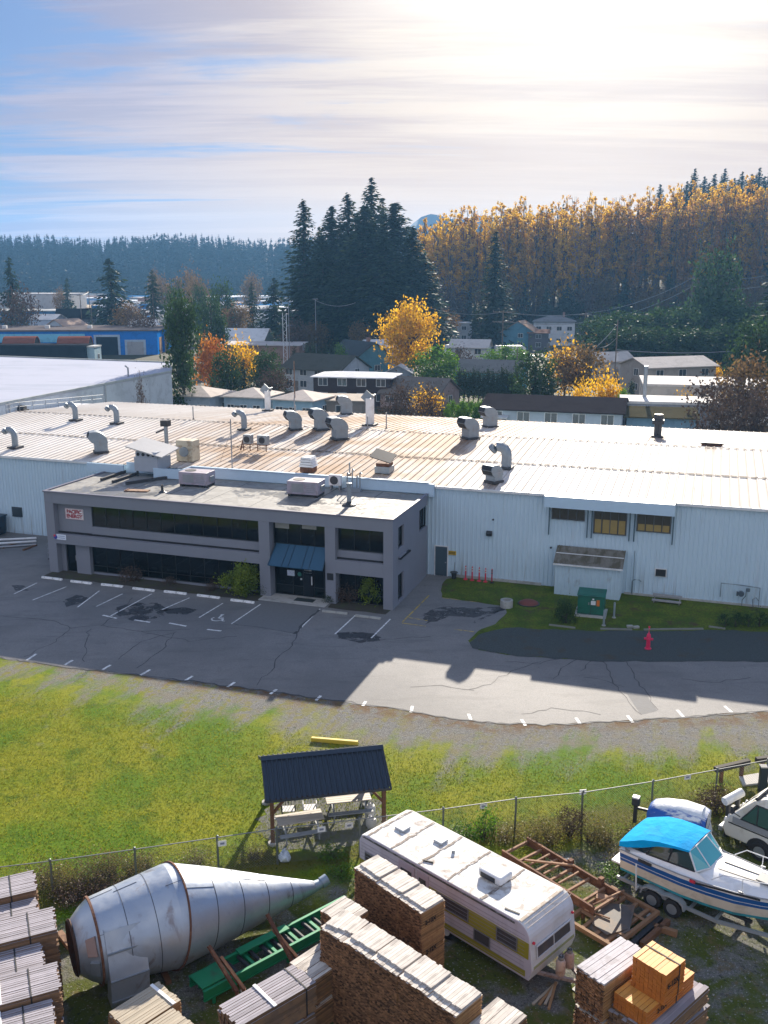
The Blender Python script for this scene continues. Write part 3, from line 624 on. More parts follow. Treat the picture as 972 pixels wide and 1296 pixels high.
# ================================================================ OFFICE
OU,OV,OH=-27.,8.05,6.15
def build_office():
    t=NT('purple_grey_stucco'); P=t.coord(); a=t.noise(P,.5,6,.6); b=t.noise(P,30,3,.6); s=t.noise(P,1.2,7,.7,(1,1,.2))
    c=t.mix(a,(.20,.21,.25),(.24,.25,.292)); c=t.mix(t.math('MULTIPLY',t.ramp(s,.55,.75),.25),c,(.165,.16,.185)); t.bsdf(c,.8,0.,t.bump(b,.15,.01),.25); stucco=t.m
    of=thing('office_building','two storey purple grey office with ribbon windows and recessed glass entrance','office',lot(0,0),LANG)
    wm=MB(); T=.85
    def pier(x0,x1,z0=0.,z1=5.34,y1=T): wm.bx(x0,x1,0,y1,z0,z1)
    # front frame: piers and bands, butted end to end
    wm.bx(OU,0,0,T,5.34,OH)                                    # parapet band
    pier(OU,-26.25); pier(-9.65,-8.85); pier(-4.78,-4.04); pier(-.66,0)
    wm.bx(-26.25,-9.65,0,T,2.3,3.02); wm.bx(-4.04,-.66,0,T,2.2,3.12)     # floor bands
    wm.bx(-26.25,-23.35,.5,T,3.14,5.34); wm.bx(-23.35,-9.65,.42,T,3.14,3.7); wm.bx(-4.04,-.66,.4,T,3.22,3.7)
    wm.bx(-26.25,-25.9,.55,T,0,2.3); wm.bx(-24.85,-23.65,.35,T,0,2.3); wm.bx(-23.65,-9.65,.6,T,0,.16); 
    # back block walls (solid volume behind glass)
    wm.bx(OU,OU+.3,T,OV,0,OH); wm.bx(OU+.3,-.3,OV-.3,OV,0,OH)
    # right wall with openings
    for (y0,y1,z0,z1) in ((T,1.15,0,OH),(2.38,6.05,0,OH),(8.5,8.5,0,0),(1.15,2.38,2.1,3.9),(1.15,2.38,5.38,OH),(1.15,2.38,0,.25),(6.05,OV,0,3.85),(6.05,OV,5.42,OH)):
        if y1>y0: wm.bx(-.3,0,y0,y1,z0,z1)
    wm.bx(.0,.12,1.15,2.6,3.3,3.42)
    wm.build('wall',stucco,of,bevel=.012)
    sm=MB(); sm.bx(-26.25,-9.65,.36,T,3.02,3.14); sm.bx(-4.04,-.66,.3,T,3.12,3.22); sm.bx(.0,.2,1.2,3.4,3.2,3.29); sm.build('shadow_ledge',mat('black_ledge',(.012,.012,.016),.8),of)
    dark=mat('office_interior',(.10,.105,.11),.9,var=.3,scale=.6)
    im=MB(); im.bx(OU+.32,-.32,1.6,1.7,.02,OH-.4); im.bx(OU+.32,-.32,T+.02,OV-.32,2.9,3.0); im.bx(OU+.32,-.32,T+.02,OV-.32,.005,.02); im.build('interior',dark,of)
    gt=NT('office_glass'); tp=gt.n('ShaderNodeBsdfTransparent'); gt.put((.30,.34,.36),tp.inputs[0]); gs=gt.n('ShaderNodeBsdfGlossy'); gt.put((.8,.85,.9),gs.inputs[0]); gs.inputs['Roughness'].default_value=.03; fz=gt.n('ShaderNodeFresnel'); gt.put(gt.bump(gt.noise(gt.coord(),.7,2),.06,.05),fz.inputs['Normal']); mx=gt.n('ShaderNodeMixShader'); gt.put(fz.outputs[0],mx.inputs[0]); gt.t.links.new(tp.outputs[0],mx.inputs[1]); gt.t.links.new(gs.outputs[0],mx.inputs[2]); gt.t.links.new(mx.outputs[0],gt.out.inputs[0]); gl=gt.m; fr=mat('black_frame',(.012,.012,.014),.4)
    def window(x0,x1,z0,z1,y,n,transom=None):
        m=MB(); m.bx(x0,x1,y,y+.02,z0,z1); o=m.build('window',gl,of)
        f=MB(); e=.05
        f.bx(x0,x1,y-.04,y-.002,z0,z0+e); f.bx(x0,x1,y-.04,y-.002,z1-e,z1)
        for k in range(n+1):
            x=x0+(x1-x0-e)*k/n; f.bx(x,x+e,y-.038,y-.003,z0+e,z1-e)
        if transom: f.bx(x0+e,x1-e,y-.034,y-.004,transom,transom+e)
        f.build('frame',fr,o); return o
    window(-23.33,-9.68,3.72,5.3,.6,12); window(-23.62,-9.68,.17,2.29,.72,12,.62); window(-4.0,-.7,3.72,5.3,.6,3); window(-4.0,-.7,.05,2.18,.7,3,.6)
    window(-8.82,-4.82,3.7,5.3,.72,4)
    m=MB(); m.bx(-25.88,-24.88,.7,.72,.02,2.28); d=m.build('door',gl,of); m=MB(); [m.bx(x,x+.06,.66,.698,.02,2.28) for x in (-25.88,-24.94)]; m.bx(-25.81,-24.95,.66,.697,2.2,2.28); m.build('door_frame',fr,d); m=MB(); m.bx(-25.1,-25.04,.6,.66,.9,1.3); m.build('handle',MT['steel'],d)
    # small interior lights seen through the glass: pale ceiling fixtures
    # blinds / desk glimpses
    m=MB(); r=random.Random(4)
    for k in range(9): x=-22.8+k*1.5+r.uniform(-.2,.2); m.ob((x,1.35,4.2+r.uniform(-.1,.5)),(.7,.3,.06+r.uniform(0,.3)))
    m.build('desk',mat('desk_grey',(.25,.24,.22),.7),of)
    m=MB(); [m.bx(x,x+1.05,.66,.68,5.3-h,5.28) for x,h in ((-22.15,.5),(-19.9,.9),(-17.6,.35),(-15.3,.35),(-13.0,.8),(-10.8,.5),(-3.9,.6),(-1.8,.4),(-8.7,.5),(-6.7,.4))]; m.bx(-16.4,-15.5,.9,1.2,3.7,4.35); m.bx(-12.1,-11.2,.9,1.3,3.7,4.2); [m.bx(x,x+.8,1.0,1.3,.2,h) for x,h in ((-21,1.3),(-18.2,1.0),(-14.5,1.5),(-12.,.9))]; m.build('blind',mat('blind_cream',(.34,.33,.30),.8),of)
    # entrance
    m=MB(); m.bx(-8.82,-4.82,.78,.8,.02,2.5); e=m.build('window',gl,of); m=MB()
    for x in (-8.82,-7.5,-6.72,-5.95,-5.2,-4.87): m.bx(x,x+.05,.73,.778,.02,2.5)
    for z in (.05,.72,2.2,2.45): m.bx(-8.77,-4.87,.735,.777,z,z+.05)
    m.build('frame',fr,e)
    m=MB(); m.bx(-6.66,-5.98,.70,.728,.05,2.2); d=m.build('door',glassmat('door_glass',(.012,.014,.018),.05),of); m=MB(); m.bx(-6.08,-6.02,.62,.69,.95,1.55); m.build('handle',MT['white'],d)
    m=MB(); m.bx(-7.9,-7.35,.70,.729,1.45,1.85); m.build('notice',mat('notice_white',(.6,.65,.75),.6,col2=(.2,.25,.4),amt=.6,cscale=8),of)
    m=MB(); m.tube((-6.98,.725,1.62),(-6.98,.70,1.62),.15,n=12); m.build('notice',mat('notice_teal',(.02,.16,.12),.6),of)
    m=MB(); m.bx(-6.92,-6.8,.70,.728,1.22,1.34); m.build('notice',MT['white'],of)
    m=MB(); m.bx(-6.62,-6.08,.70,.7275,1.92,2.12); m.build('notice',MT['linewhite'],of); m=MB(); m.bx(-6.64,-6.06,.70,.7275,1.74,1.8); m.build('notice',MT['linewhite'],of)
    m=MB(); m.bx(-4.64,-4.2,-.03,-.004,1.68,2.15); m.build('plaque',mat('bronze_plaque',(.02,.02,.025),.4),of)
    m=MB(); m.bx(-9.4,-4.5,-.9,.7,.023,.06); m.bx(-7.,-5.6,-.35,.3,.06,.075,1); m.build('doorstep',[MT['conc'],mat('doormat',(.02,.03,.03),.95)],of)
    # blue standing-seam awning
    m=MB(); ps=[(-8.84,-4.8)]
    y0,z0,y1,z1=.62,3.72,-.42,2.42
    m.add([(-8.6,y0,z0),(-4.8,y0,z0),(-4.8,y1,z1),(-8.84,y1,z1),(-8.6,y0,z0-.04),(-4.8,y0,z0-.04),(-4.8,y1+.02,z1-.05),(-8.84,y1+.02,z1-.05)],[(0,1,2,3),(4,7,6,5),(0,3,7,4),(1,5,6,2),(3,2,6,7),(0,4,5,1)])
    for f_ in (.0,.25,.37,.62,.75,1.): a=Vector((-8.58+3.76*f_,y0,z0+.02)); b=Vector((-8.82+4.0*f_,y1,z1+.02)); m.beam(a,b,.05,.05,1)
    m.build('awning',[mat('awning_blue',(.014,.075,.145),.45,.2,var=.1),mat('awning_seam',(.012,.05,.1),.5)],of)
    # right-wall windows
    for (y0,y1,z0,z1,n) in ((1.2,2.33,3.92,5.36,1),(6.1,OV-.02,3.87,5.4,3),(1.2,2.33,.26,2.08,1)):
        m=MB(); m.bx(-.2,-.18,y0,y1,z0,z1); o=m.build('window',gl,of); f=MB()
        for k in range(n+1): y=y0+(y1-y0-.05)*k/n; f.bx(-.178,-.12,y,y+.05,z0,z1)
        for z in (z0,z1-.05): f.bx(-.177,-.122,y0+.052,y1-.052,z,z+.05)
        f.build('frame',fr,o)
    # roof deck and coping
    t=NT('torch_on_roofing'); P=t.coord(); a=t.noise(P,.25,7,.6); b=t.noise(P,1.4,8,.65,None,.6); f=t.noise(P,25,3)
    sp=t.n('ShaderNodeSeparateXYZ'); t.put(P,sp.inputs[0])
    wet=t.ramp(t.math('ADD',t.math('MULTIPLY',a,.8),t.math('MULTIPLY',b,.35)),.52,.64)
    c=t.mix(t.ramp(b,.35,.65),(.20,.195,.185),(.32,.31,.29)); c=t.mix(t.math('MULTIPLY',wet,.65),c,(.09,.09,.088))
    t.bsdf(c,t.ramp(wet,0,1,.75,.3),0.,t.bump(f,.1,.01),.4); rd=t.m
    m=MB(); m.bx(OU+.3,-.3,T,OV-.3,OH-.25,OH-.16); m.sheet([(OU+.12,.15),(-.12,.15),(-.12,OV+.03),(OU+.12,OV+.03)],OH+.004); rf=m.build('roof',rd,of,fix=False)
    m=MB(); m.bx(OU-.06,.06,-.06,.14,OH+.006,OH+.10); m.bx(-.14,.06,.141,OV+.05,OH+.006,OH+.10); m.bx(OU-.06,OU+.14,.141,OV+.05,OH+.006,OH+.1)
    m.build('coping',[mat('coping_flashing',(.17,.165,.21),.5,var=.1)],of)
    m=MB(); r=random.Random(6)
    for k in range(7): x=OU+2+k*3.6; m.quad((x,.3,OH+.008),(x+.09,.3,OH+.008),(x+.09,OV-.1,OH+.008),(x,OV-.1,OH+.008))
    m.build('membrane_seam',mat('roof_seam',(.09,.09,.088),.7),rf,fix=False)
    # wall sign
    sg=thing('wall_sign','white sign with red lettering on the upper left office wall','sign',lot(-24.8,.49,4.52),LANG)
    m=MB(); m.bx(-.79,.79,-.05,.0,-.41,.41); m.build('panel',mat('sign_white',(.78,.78,.8),.4,var=.03),sg,bevel=.03)
    m=MB(); rd_=mat('sign_red',(.35,.02,.04),.5)
    for a in ((-.76,.76,-.056,-.0505,.36,.385),(-.76,.76,-.056,-.0505,-.385,-.36),(-.765,-.74,-.056,-.0505,-.355,.355),(.74,.765,-.056,-.0505,-.355,.355)): m.bx(*a)
    m.build('border',rd_,sg)
    text('lettering','PACIFIC',.37,rd_,sg,(0,-.056,.165),(math.pi/2,0,0),.003,xs=.98,bold=.02); text('lettering','ENERGY',.37,rd_,sg,(0,-.056,-.165),(math.pi/2,0,0),.003,xs=.98,bold=.02)
    s2=thing('wall_sign','small white sign with a blue and red corner mark on the office pier','sign',lot(-25.75,-.004,2.82),LANG)
    m=MB(); m.bx(-.4,.42,-.04,0,-.2,.2); m.build('panel',mat('sign_white2',(.7,.75,.85),.4,var=.03),s2,bevel=.01)
    m=MB(); m.tube((-.47,-.02,-.02),(-.47,-.052,-.02),.16,n=16); m.build('emblem',mat('emblem_blue',(.03,.04,.3),.5),s2); m=MB(); m.tube((-.55,-.03,.08),(-.55,-.06,.08),.09,n=12); m.build('emblem',MT['red'],s2)
    m=MB(); [m.bx(-.24,.34,-.045,-.0405,z,z+.05) for z in (.05,-.09)]; m.build('print_line',mat('sign_ink',(.25,.3,.45),.6),s2)
build_office()
# small things on and by the warehouse wall
def build_wallside():
    s=thing('warning_sign','small yellow warning sign on the white wall beside the slate door','sign',lot(1.8,8.44,1.84),LANG)
    m=MB(); m.bx(-.31,.31,-.03,0,-.15,.15); m.build('panel',mat('sign_yellow',(.6,.38,.01),.5),s); m=MB(); [m.bx(-.24,.24,-.034,-.0305,z,z+.035) for z in (.05,-.02,-.09)]; m.build('print_line',MT['black'],s)
    s=thing('wall_lamp','black box floodlight high on the white metal wall','wall lamp',lot(4.55,8.44,3.58),LANG)
    m=MB(); m.extr([(0,-.16),(-.25,-.16),(-.3,.02),(-.12,.17),(0,.17)],-.2,.2,'x'); m.build('housing',MT['dark'],s,bevel=.01); m=MB(); m.bx(-.15,.15,-.25,-.05,-.175,-.162); m.build('lens',MT['glasshouse'],s)
    # traffic delineator posts
    base=None
    pos=[(2.95,8.05),(3.45,8.0),(3.98,7.97),(4.45,7.93),(4.93,7.9)]
    lab=['red delineator post at the door end of the row of five','red delineator post second from the slate door','middle red delineator post of the row of five','red delineator post second from the far end away from the door','dark topped red delineator post at the end away from the door']
    for k,(u,v) in enumerate(pos):
        b=thing('delineator_post',lab[k],'bollard',lot(u,v,.035),LANG,'red delineator posts along the white wall')
        m=MB(); m.lathe([(.0,0),(.17,0),(.17,.04),(.06,.07),(.05,.12)],12); m.build('base',MT['black'] if k==4 else MT['red'],b,smooth=True)
        m=MB(); m.lathe([(.055,.1),(.05,.98),(.03,1.03),(0,1.03)],10); m.build('post',mat('post_red%d'%k,(.62,.025,.06) if k!=4 else (.4,.02,.06),.5),b,smooth=True)
        for z in (.68,.86): m=MB(); m.lathe([(.057,z),(.057,z+.09)],10); m.build('reflective_band',MT['white'] if k!=4 else MT['dark'],b)
        m=MB(); m.tube((0,-.02,1.03),(0,.02,1.03),.03,n=8); m.build('loop',MT['red'],b)
    b=thing('bucket','black bucket with a mop standing by the slate door','bucket',lot(2.1,7.95,.03),LANG)
    m=MB(); m.lathe([(0,.01),(.14,.01),(.2,.42),(.23,.44),(.21,.46),(.18,.42),(.13,.05),(0,.05)],14); m.build('tub',MT['black'],b,smooth=True); m=MB(); m.tube((-.02,0,.06),(.05,.02,1.25),.016,n=6); m.build('mop_handle',MT['dark'],b); m=MB(); m.lathe([(.235,.44),(.3,.5),(.28,.52),(.0,.53)],12); m.build('rim',MT['dark'],b)
    # lean-to shed with mossy corrugated roof
    s=thing('storage_shed','white lean-to shed with mossy corrugated roof against the metal wall','shed',lot(0,0),LANG)
    x0,x1,y0,y1=9.6,14.,6.85,8.4; m=MB()
    def panel(a,b,h0,h1):
        a=Vector(a);b=Vector(b);d=b-a;L=d.length;d/=L;o=Vector((d.y,-d.x)); n=int(L/.25); pts=[]
        for k in range(n): q=k*L/n; w=L/n; pts+= [(q,0),(q+.6*w,0),(q+.7*w,.03),(q+.9*w,.03)]
        pts.append((L,0)); vs=[]
        for q,e in pts: c=a+d*q+o*e; h=h0+(h1-h0)*q/L; vs+= [(c.x,c.y,.03),(c.x,c.y,h)]
        m.add(vs,[(2*k,2*k+2,2*k+3,2*k+1) for k in range(len(pts)-1)])
    panel((x0,y0),(x1,y0),2.28,2.28); panel((x0,y1),(x0,y0),3.0,2.28); panel((x1,y0),(x1,y1),2.28,3.0)
    m.build('wall',mat('shed_white',(.47,.6,.69),.5,var=.08,col2=(.2,.14,.1),amt=.4,cscale=1.2,stretch=(1,1,.4),lo=.58,hi=.7),s,fix=False)
    m=MB(); n=26; pr=[]
    for k in range(n): q=x0-.15+(x1-x0+.3)*k/n; w=(x1-x0+.3)/n; pr+= [(q,0),(q+.5*w,0),(q+.6*w,.035),(q+.9*w,.035)]
    pr.append((x1+.15,0)); vs=[]
    for q,e in pr: vs+= [(q,y0-.2,2.27+e),(q,y1,3.12+e)]
    m.add(vs,[(2*k,2*k+2,2*k+3,2*k+1) for k in range(len(pr)-1)])
    rf=m.build('roof',mat('mossy_sheet',(.19,.18,.155),.85,var=.3,scale=3,stretch=(1,.2,1),col2=(.085,.075,.045),amt=.85,cscale=1.5,lo=.42,hi=.6),s,fix=False)
    m=MB(); m.bx(x0-.15,x1+.15,y0-.24,y0-.16,2.2,2.3); m.beam((x0-.1,7.62,2.81),(x1+.1,7.62,2.81),.07,.05); m.build('batten',MT['white'],rf)
    # pad-mounted transformer
    s=thing('transformer_box','dark green pad-mounted transformer box with warning labels on the grass strip','transformer',lot(14.25*.9,3.0),LANG)
    s.location=at(748,777); s.rotation_euler=(0,0,LANG+R(2))
    m=MB(); m.bx(-1.0,1.0,-.85,.85,.03,.16); m.build('pad',MT['conc'],s)
    gm=mat('transformer_green',(.012,.13,.085),.5,var=.12,col2=(.02,.06,.04),amt=.5,cscale=2)
    m=MB(); m.bx(-.85,.85,-.65,.7,.16,1.42); m.build('cabinet',gm,s,bevel=.02); m=MB(); m.extr([(-.72,1.42),(.74,1.42),(.74,1.55),(-.6,1.5),(-.72,1.46)],-.9,.9,'x'); m.build('lid',gm,s,bevel=.01)
    m=MB(); m.bx(-.01,.01,-.665,-.652,.2,1.4); m.bx(-.8,.8,-.664,-.651,.22,.24); m.build('door_seam',MT['dark'],s)
    m=MB(); m.bx(.0,.3,-.67,-.652,.85,1.12); m.bx(.08,.2,-.67,-.652,1.18,1.28); m.build('label_plate',MT['white'],s); m=MB(); m.bx(.36,.55,-.67,-.652,.8,1.2); m.build('warning_label',mat('orange_label',(.6,.16,.02),.5),s); m=MB(); m.bx(-.16,-.1,-.69,-.652,.85,1.0); m.build('handle',MT['steel'],s)
    for k,(px,lab) in enumerate((((764,792),'grey steel bollard nearer the asphalt by the transformer'),((777,782),'grey steel bollard nearer the wall by the transformer'))):
        b=thing('guard_bollard',lab,'bollard',at(*px,z=.03),0,'steel bollards guarding the transformer'); m=MB(); m.lathe([(.07,0),(.07,1.0),(.05,1.06),(0,1.07)],12); m.build('post',mat('bollard_grey%d'%k,(.28,.33,.36),.45,.5),b,smooth=True); m=MB(); m.lathe([(.13,0),(.13,.05),(.075,.08)],12); m.build('footing',MT['conc'],b)
    # fire hydrant
    h=thing('fire_hydrant','pinkish red fire hydrant standing on the dark gravel bed','hydrant',at(820,821,.04),LANG); hr=mat('hydrant_red',(.66,.02,.09),.45,var=.1)
    m=MB(); m.lathe([(0,0),(.2,0),(.2,.05),(.13,.07),(.12,.55),(.16,.57),(.16,.62),(.14,.64),(.13,.8),(.1,.92),(.04,.98),(.04,1.05),(0,1.05)],16); m.build('barrel',hr,h,smooth=True)
    m=MB()
    for a in ((-1,0),(1,0),(0,-1)): m.tube((.1*a[0],.1*a[1],.62),(.26*a[0],.26*a[1],.62),.075,n=10)
    m.build('nozzle',hr,h); m=MB(); m.tube((0,0,1.05),(0,0,1.35),.018,n=6); m.bx(-.05,.05,-.02,.02,1.3,1.42); m.build('marker_rod',hr,h)
    # gas meter
    g=thing('gas_meter','grey gas meter set with looped pipework on the white wall','gas meter',lot(0,0),LANG); pm=mat('meter_pipe',(.16,.2,.23),.5,.4)
    m=MB(); m.path([(20.5,8.36,.5),(20.5,8.3,1.5),(21.8,8.3,1.48),(22.95,8.3,1.4),(22.95,8.3,.2)],.03,6); m.path([(21.9,8.2,.1),(21.9,8.2,.5),(22.1,8.2,.8),(22.1,8.2,1.2)],.03,6); m.path([(22.6,8.2,.1),(22.55,8.2,.6),(22.75,8.2,.75),(22.95,8.2,.5),(22.95,8.1,.1)],.03,6); m.build('pipework',pm,g)
    m=MB(); m.lathe([(0,-.15),(.17,-.15),(.2,0),(.17,.15),(0,.15)],14,Matrix.Translation((21.8,8.1,.95))@Matrix.Rotation(R(90),4,'X')); m.bx(21.5,21.62,8.0,8.2,.8,1.05); m.build('meter',mat('meter_grey',(.1,.13,.16),.4,.3),g,smooth=True); m=MB(); m.tube((22.2,8.1,1.15),(22.2,8.1,1.35),.13,n=12); m.build('regulator',pm,g)
    # bench of stacked slabs
    b=thing('wooden_step','low grey timber step with two treads against the white wall','step',lot(17.1,7.5,.03),LANG-R(2)); tm=mat('grey_timber',(.3,.29,.28),.85,var=.2,scale=4,stretch=(.3,3,1))
    m=MB(); m.bx(-.95,.95,.1,.5,.3,.4); m.build('tread',tm,b); m=MB(); m.bx(-.95,.95,-.4,-.12,.12,.2); m.build('tread',tm,b)
    for x in (-.85,.8): m=MB(); m.bx(x,x+.06,-.36,.48,0,.12); m.bx(x,x+.06,.12,.48,.12,.3); m.build('stringer',tm,b)
    # well lid, concrete ring
    w=thing('well_lid','low domed rust red lid lying in the grass strip','lid',at(669,764,.03)); m=MB(); m.lathe([(0,.26),(.2,.25),(.45,.2),(.62,.1),(.68,0)],24); m.build('dome',mat('lid_red',(.17,.045,.03),.7,var=.2),w,smooth=True); m=MB(); m.lathe([(.68,-.01),(.74,.0),(.74,.06),(.66,.06)],24); m.build('rim',MT['dark'],w)
    w=thing('concrete_ring','grey concrete pipe ring by the asphalt corner','pipe ring',at(641,768,.03)); m=MB(); m.lathe([(.28,0),(.42,0),(.42,.5),(.3,.5),(.28,0)],20); m.build('ring',MT['conc'],w,smooth=True)
    for k,(px,l) in enumerate((((797,794),'small pale concrete block in the grass left of its twin before the hydrant'),((805,795),'small pale concrete block in the grass right of its twin before the hydrant'))):
        m=MB(); m.ob((0,0,.07),(.38,.22,.14),Matrix.Rotation(.2*k,3,'Z')); tag(m.build('concrete_block',MT['conc'],loc=at(*px,z=.03),bevel=.02),l,'block')
    for k,(a,b_) in enumerate((((695,791),(728,795)),((760,796),(800,797)),((815,797),(890,796)),((897,793),(918,796)))):
        a=at(*a,z=.06);b_=at(*b_,z=.06); m=MB(); m.beam(a,b_,.14,.12); tag(m.build('edging_log',MT['wood'] if 0 else mat('log_grey%d'%k,(.2,.2,.17),.9,var=.2)),['grey edging log below the round shrub by the transformer','grey edging log just left of the hydrant bed','long grey edging log behind the fire hydrant','short grey edging log below the row of small shrubs'][k],'edging log')
    # left of office: skip, barrels, pipes
    s=thing('waste_skip','dark blue steel skip at the left end of the metal wall','skip',lot(-38.7,7.0),LANG); sk=mat('skip_blue',(.02,.05,.085),.5,.2,var=.2,col2=(.06,.04,.03),amt=.5,cscale=2)
    m=MB(); m.extr([(-1.3,.1),(1.1,.1),(1.3,1.7),(-1.5,1.7)],-1.,1.,'y'); m.build('body',sk,s,bevel=.02); m=MB(); [m.bx(x,x+.08,-1.06,-1.0,.2,1.7) for x in (-1.2,-.4,.4,1.1)]; m.bx(-1.55,1.35,-1.06,1.06,1.66,1.76); m.build('rib',sk,s); m=MB(); m.path([(.9,-.9,1.76),(1.2,-.95,2.3),(1.5,-.9,2.55)],.06,6); m.build('arm',MT['dark'],s)
    s=thing('liquid_tote','stacked blue plastic tote in a cage beside the office corner','tote',lot(-28.6,3.2),LANG); m=MB(); m.bx(-.55,.55,-.5,.5,.15,1.3); m.build('tank',MT['blue'],s,bevel=.08); m=MB()
    for z in (.2,.55,.9,1.28): [m.beam(a,b,.03,.03) for a,b in (((-.6,-.55,z),(.6,-.55,z)),((.6,-.55,z),(.6,.55,z)),((-.6,-.55,z),(-.6,.55,z)))]
    for x in (-.6,-.2,.2,.6): m.tube((x,-.55,.1),(x,-.55,1.3),.015,n=5)
    m.build('cage',MT['steel'],s); m=MB(); m.bx(-.6,.6,-.55,.55,.0,.12); m.build('pallet',MT['dark'],s)
    s=thing('liquid_tote','second blue plastic tote further along the left wall behind its neighbour','tote',lot(-28.8,5.2),LANG); m=MB(); m.bx(-.55,.55,-.5,.5,.15,1.45); m.build('tank',MT['blue'],s,bevel=.08); m=MB(); m.bx(-.6,.6,-.55,.55,0,.12); m.build('pallet',MT['dark'],s)
    pl=['white plastic pipe lying uppermost of the bunch left of the office','pale pipe lying in the middle of the bunch left of the office','grey pipe lying lowest of the bunch left of the office']
    for k in range(3):
        a=at(-20,684+k*5,.25-.06*k); b=at(46,681+k*4,.25-.06*k); m=MB(); m.tube(a,b,.09,n=8); o=m.build('plastic_pipe',MT['white'] if k<2 else MT['steel']); tag(o,pl[k],'pipe','plastic pipes lying left of the office')
    m=MB(); [m.bx(x,x+.2,-.8,.8,0,.12) for x in (-2.,0.,2.)]; o=m.build('pipe_bearer',MT['wood'],loc=lot(-34.8,4.9),rz=LANG); tag(o,'dark timber bearers under the pale pipes left of the office','timber')
    # wheel stops
    ws=[(66,733),(103,738),(142,742),(182,747),(222,751),(264,756),(307,762),(424,776),(466,782)]
    nm=['leftmost','second','third','fourth','fifth','sixth','seventh']
    for k,p in enumerate(ws):
        m=MB(); m.extr([(-.1,0),(.1,0),(.07,.14),(-.07,.14)],-.88,.88,'x')
        o=m.build('wheel_stop',mat('stop_white%d'%k,(.82,.82,.82) if k<7 else (.36,.36,.33),.7,var=.12,col2=(.25,.25,.24),amt=.6 if k<7 else .8,cscale=3),bevel=.02,loc=at(*p,z=.026),rz=LANG+R((k*7%5-2)*.6))
        tag(o,('%s white wheel stop of the seven along the office front counted from the left'%nm[k]) if k<7 else ['worn grey wheel stop nearer the entrance before the right office bay','worn grey wheel stop at the right office corner'][k-7],'wheel stop','wheel stops before the office')
build_wallside()
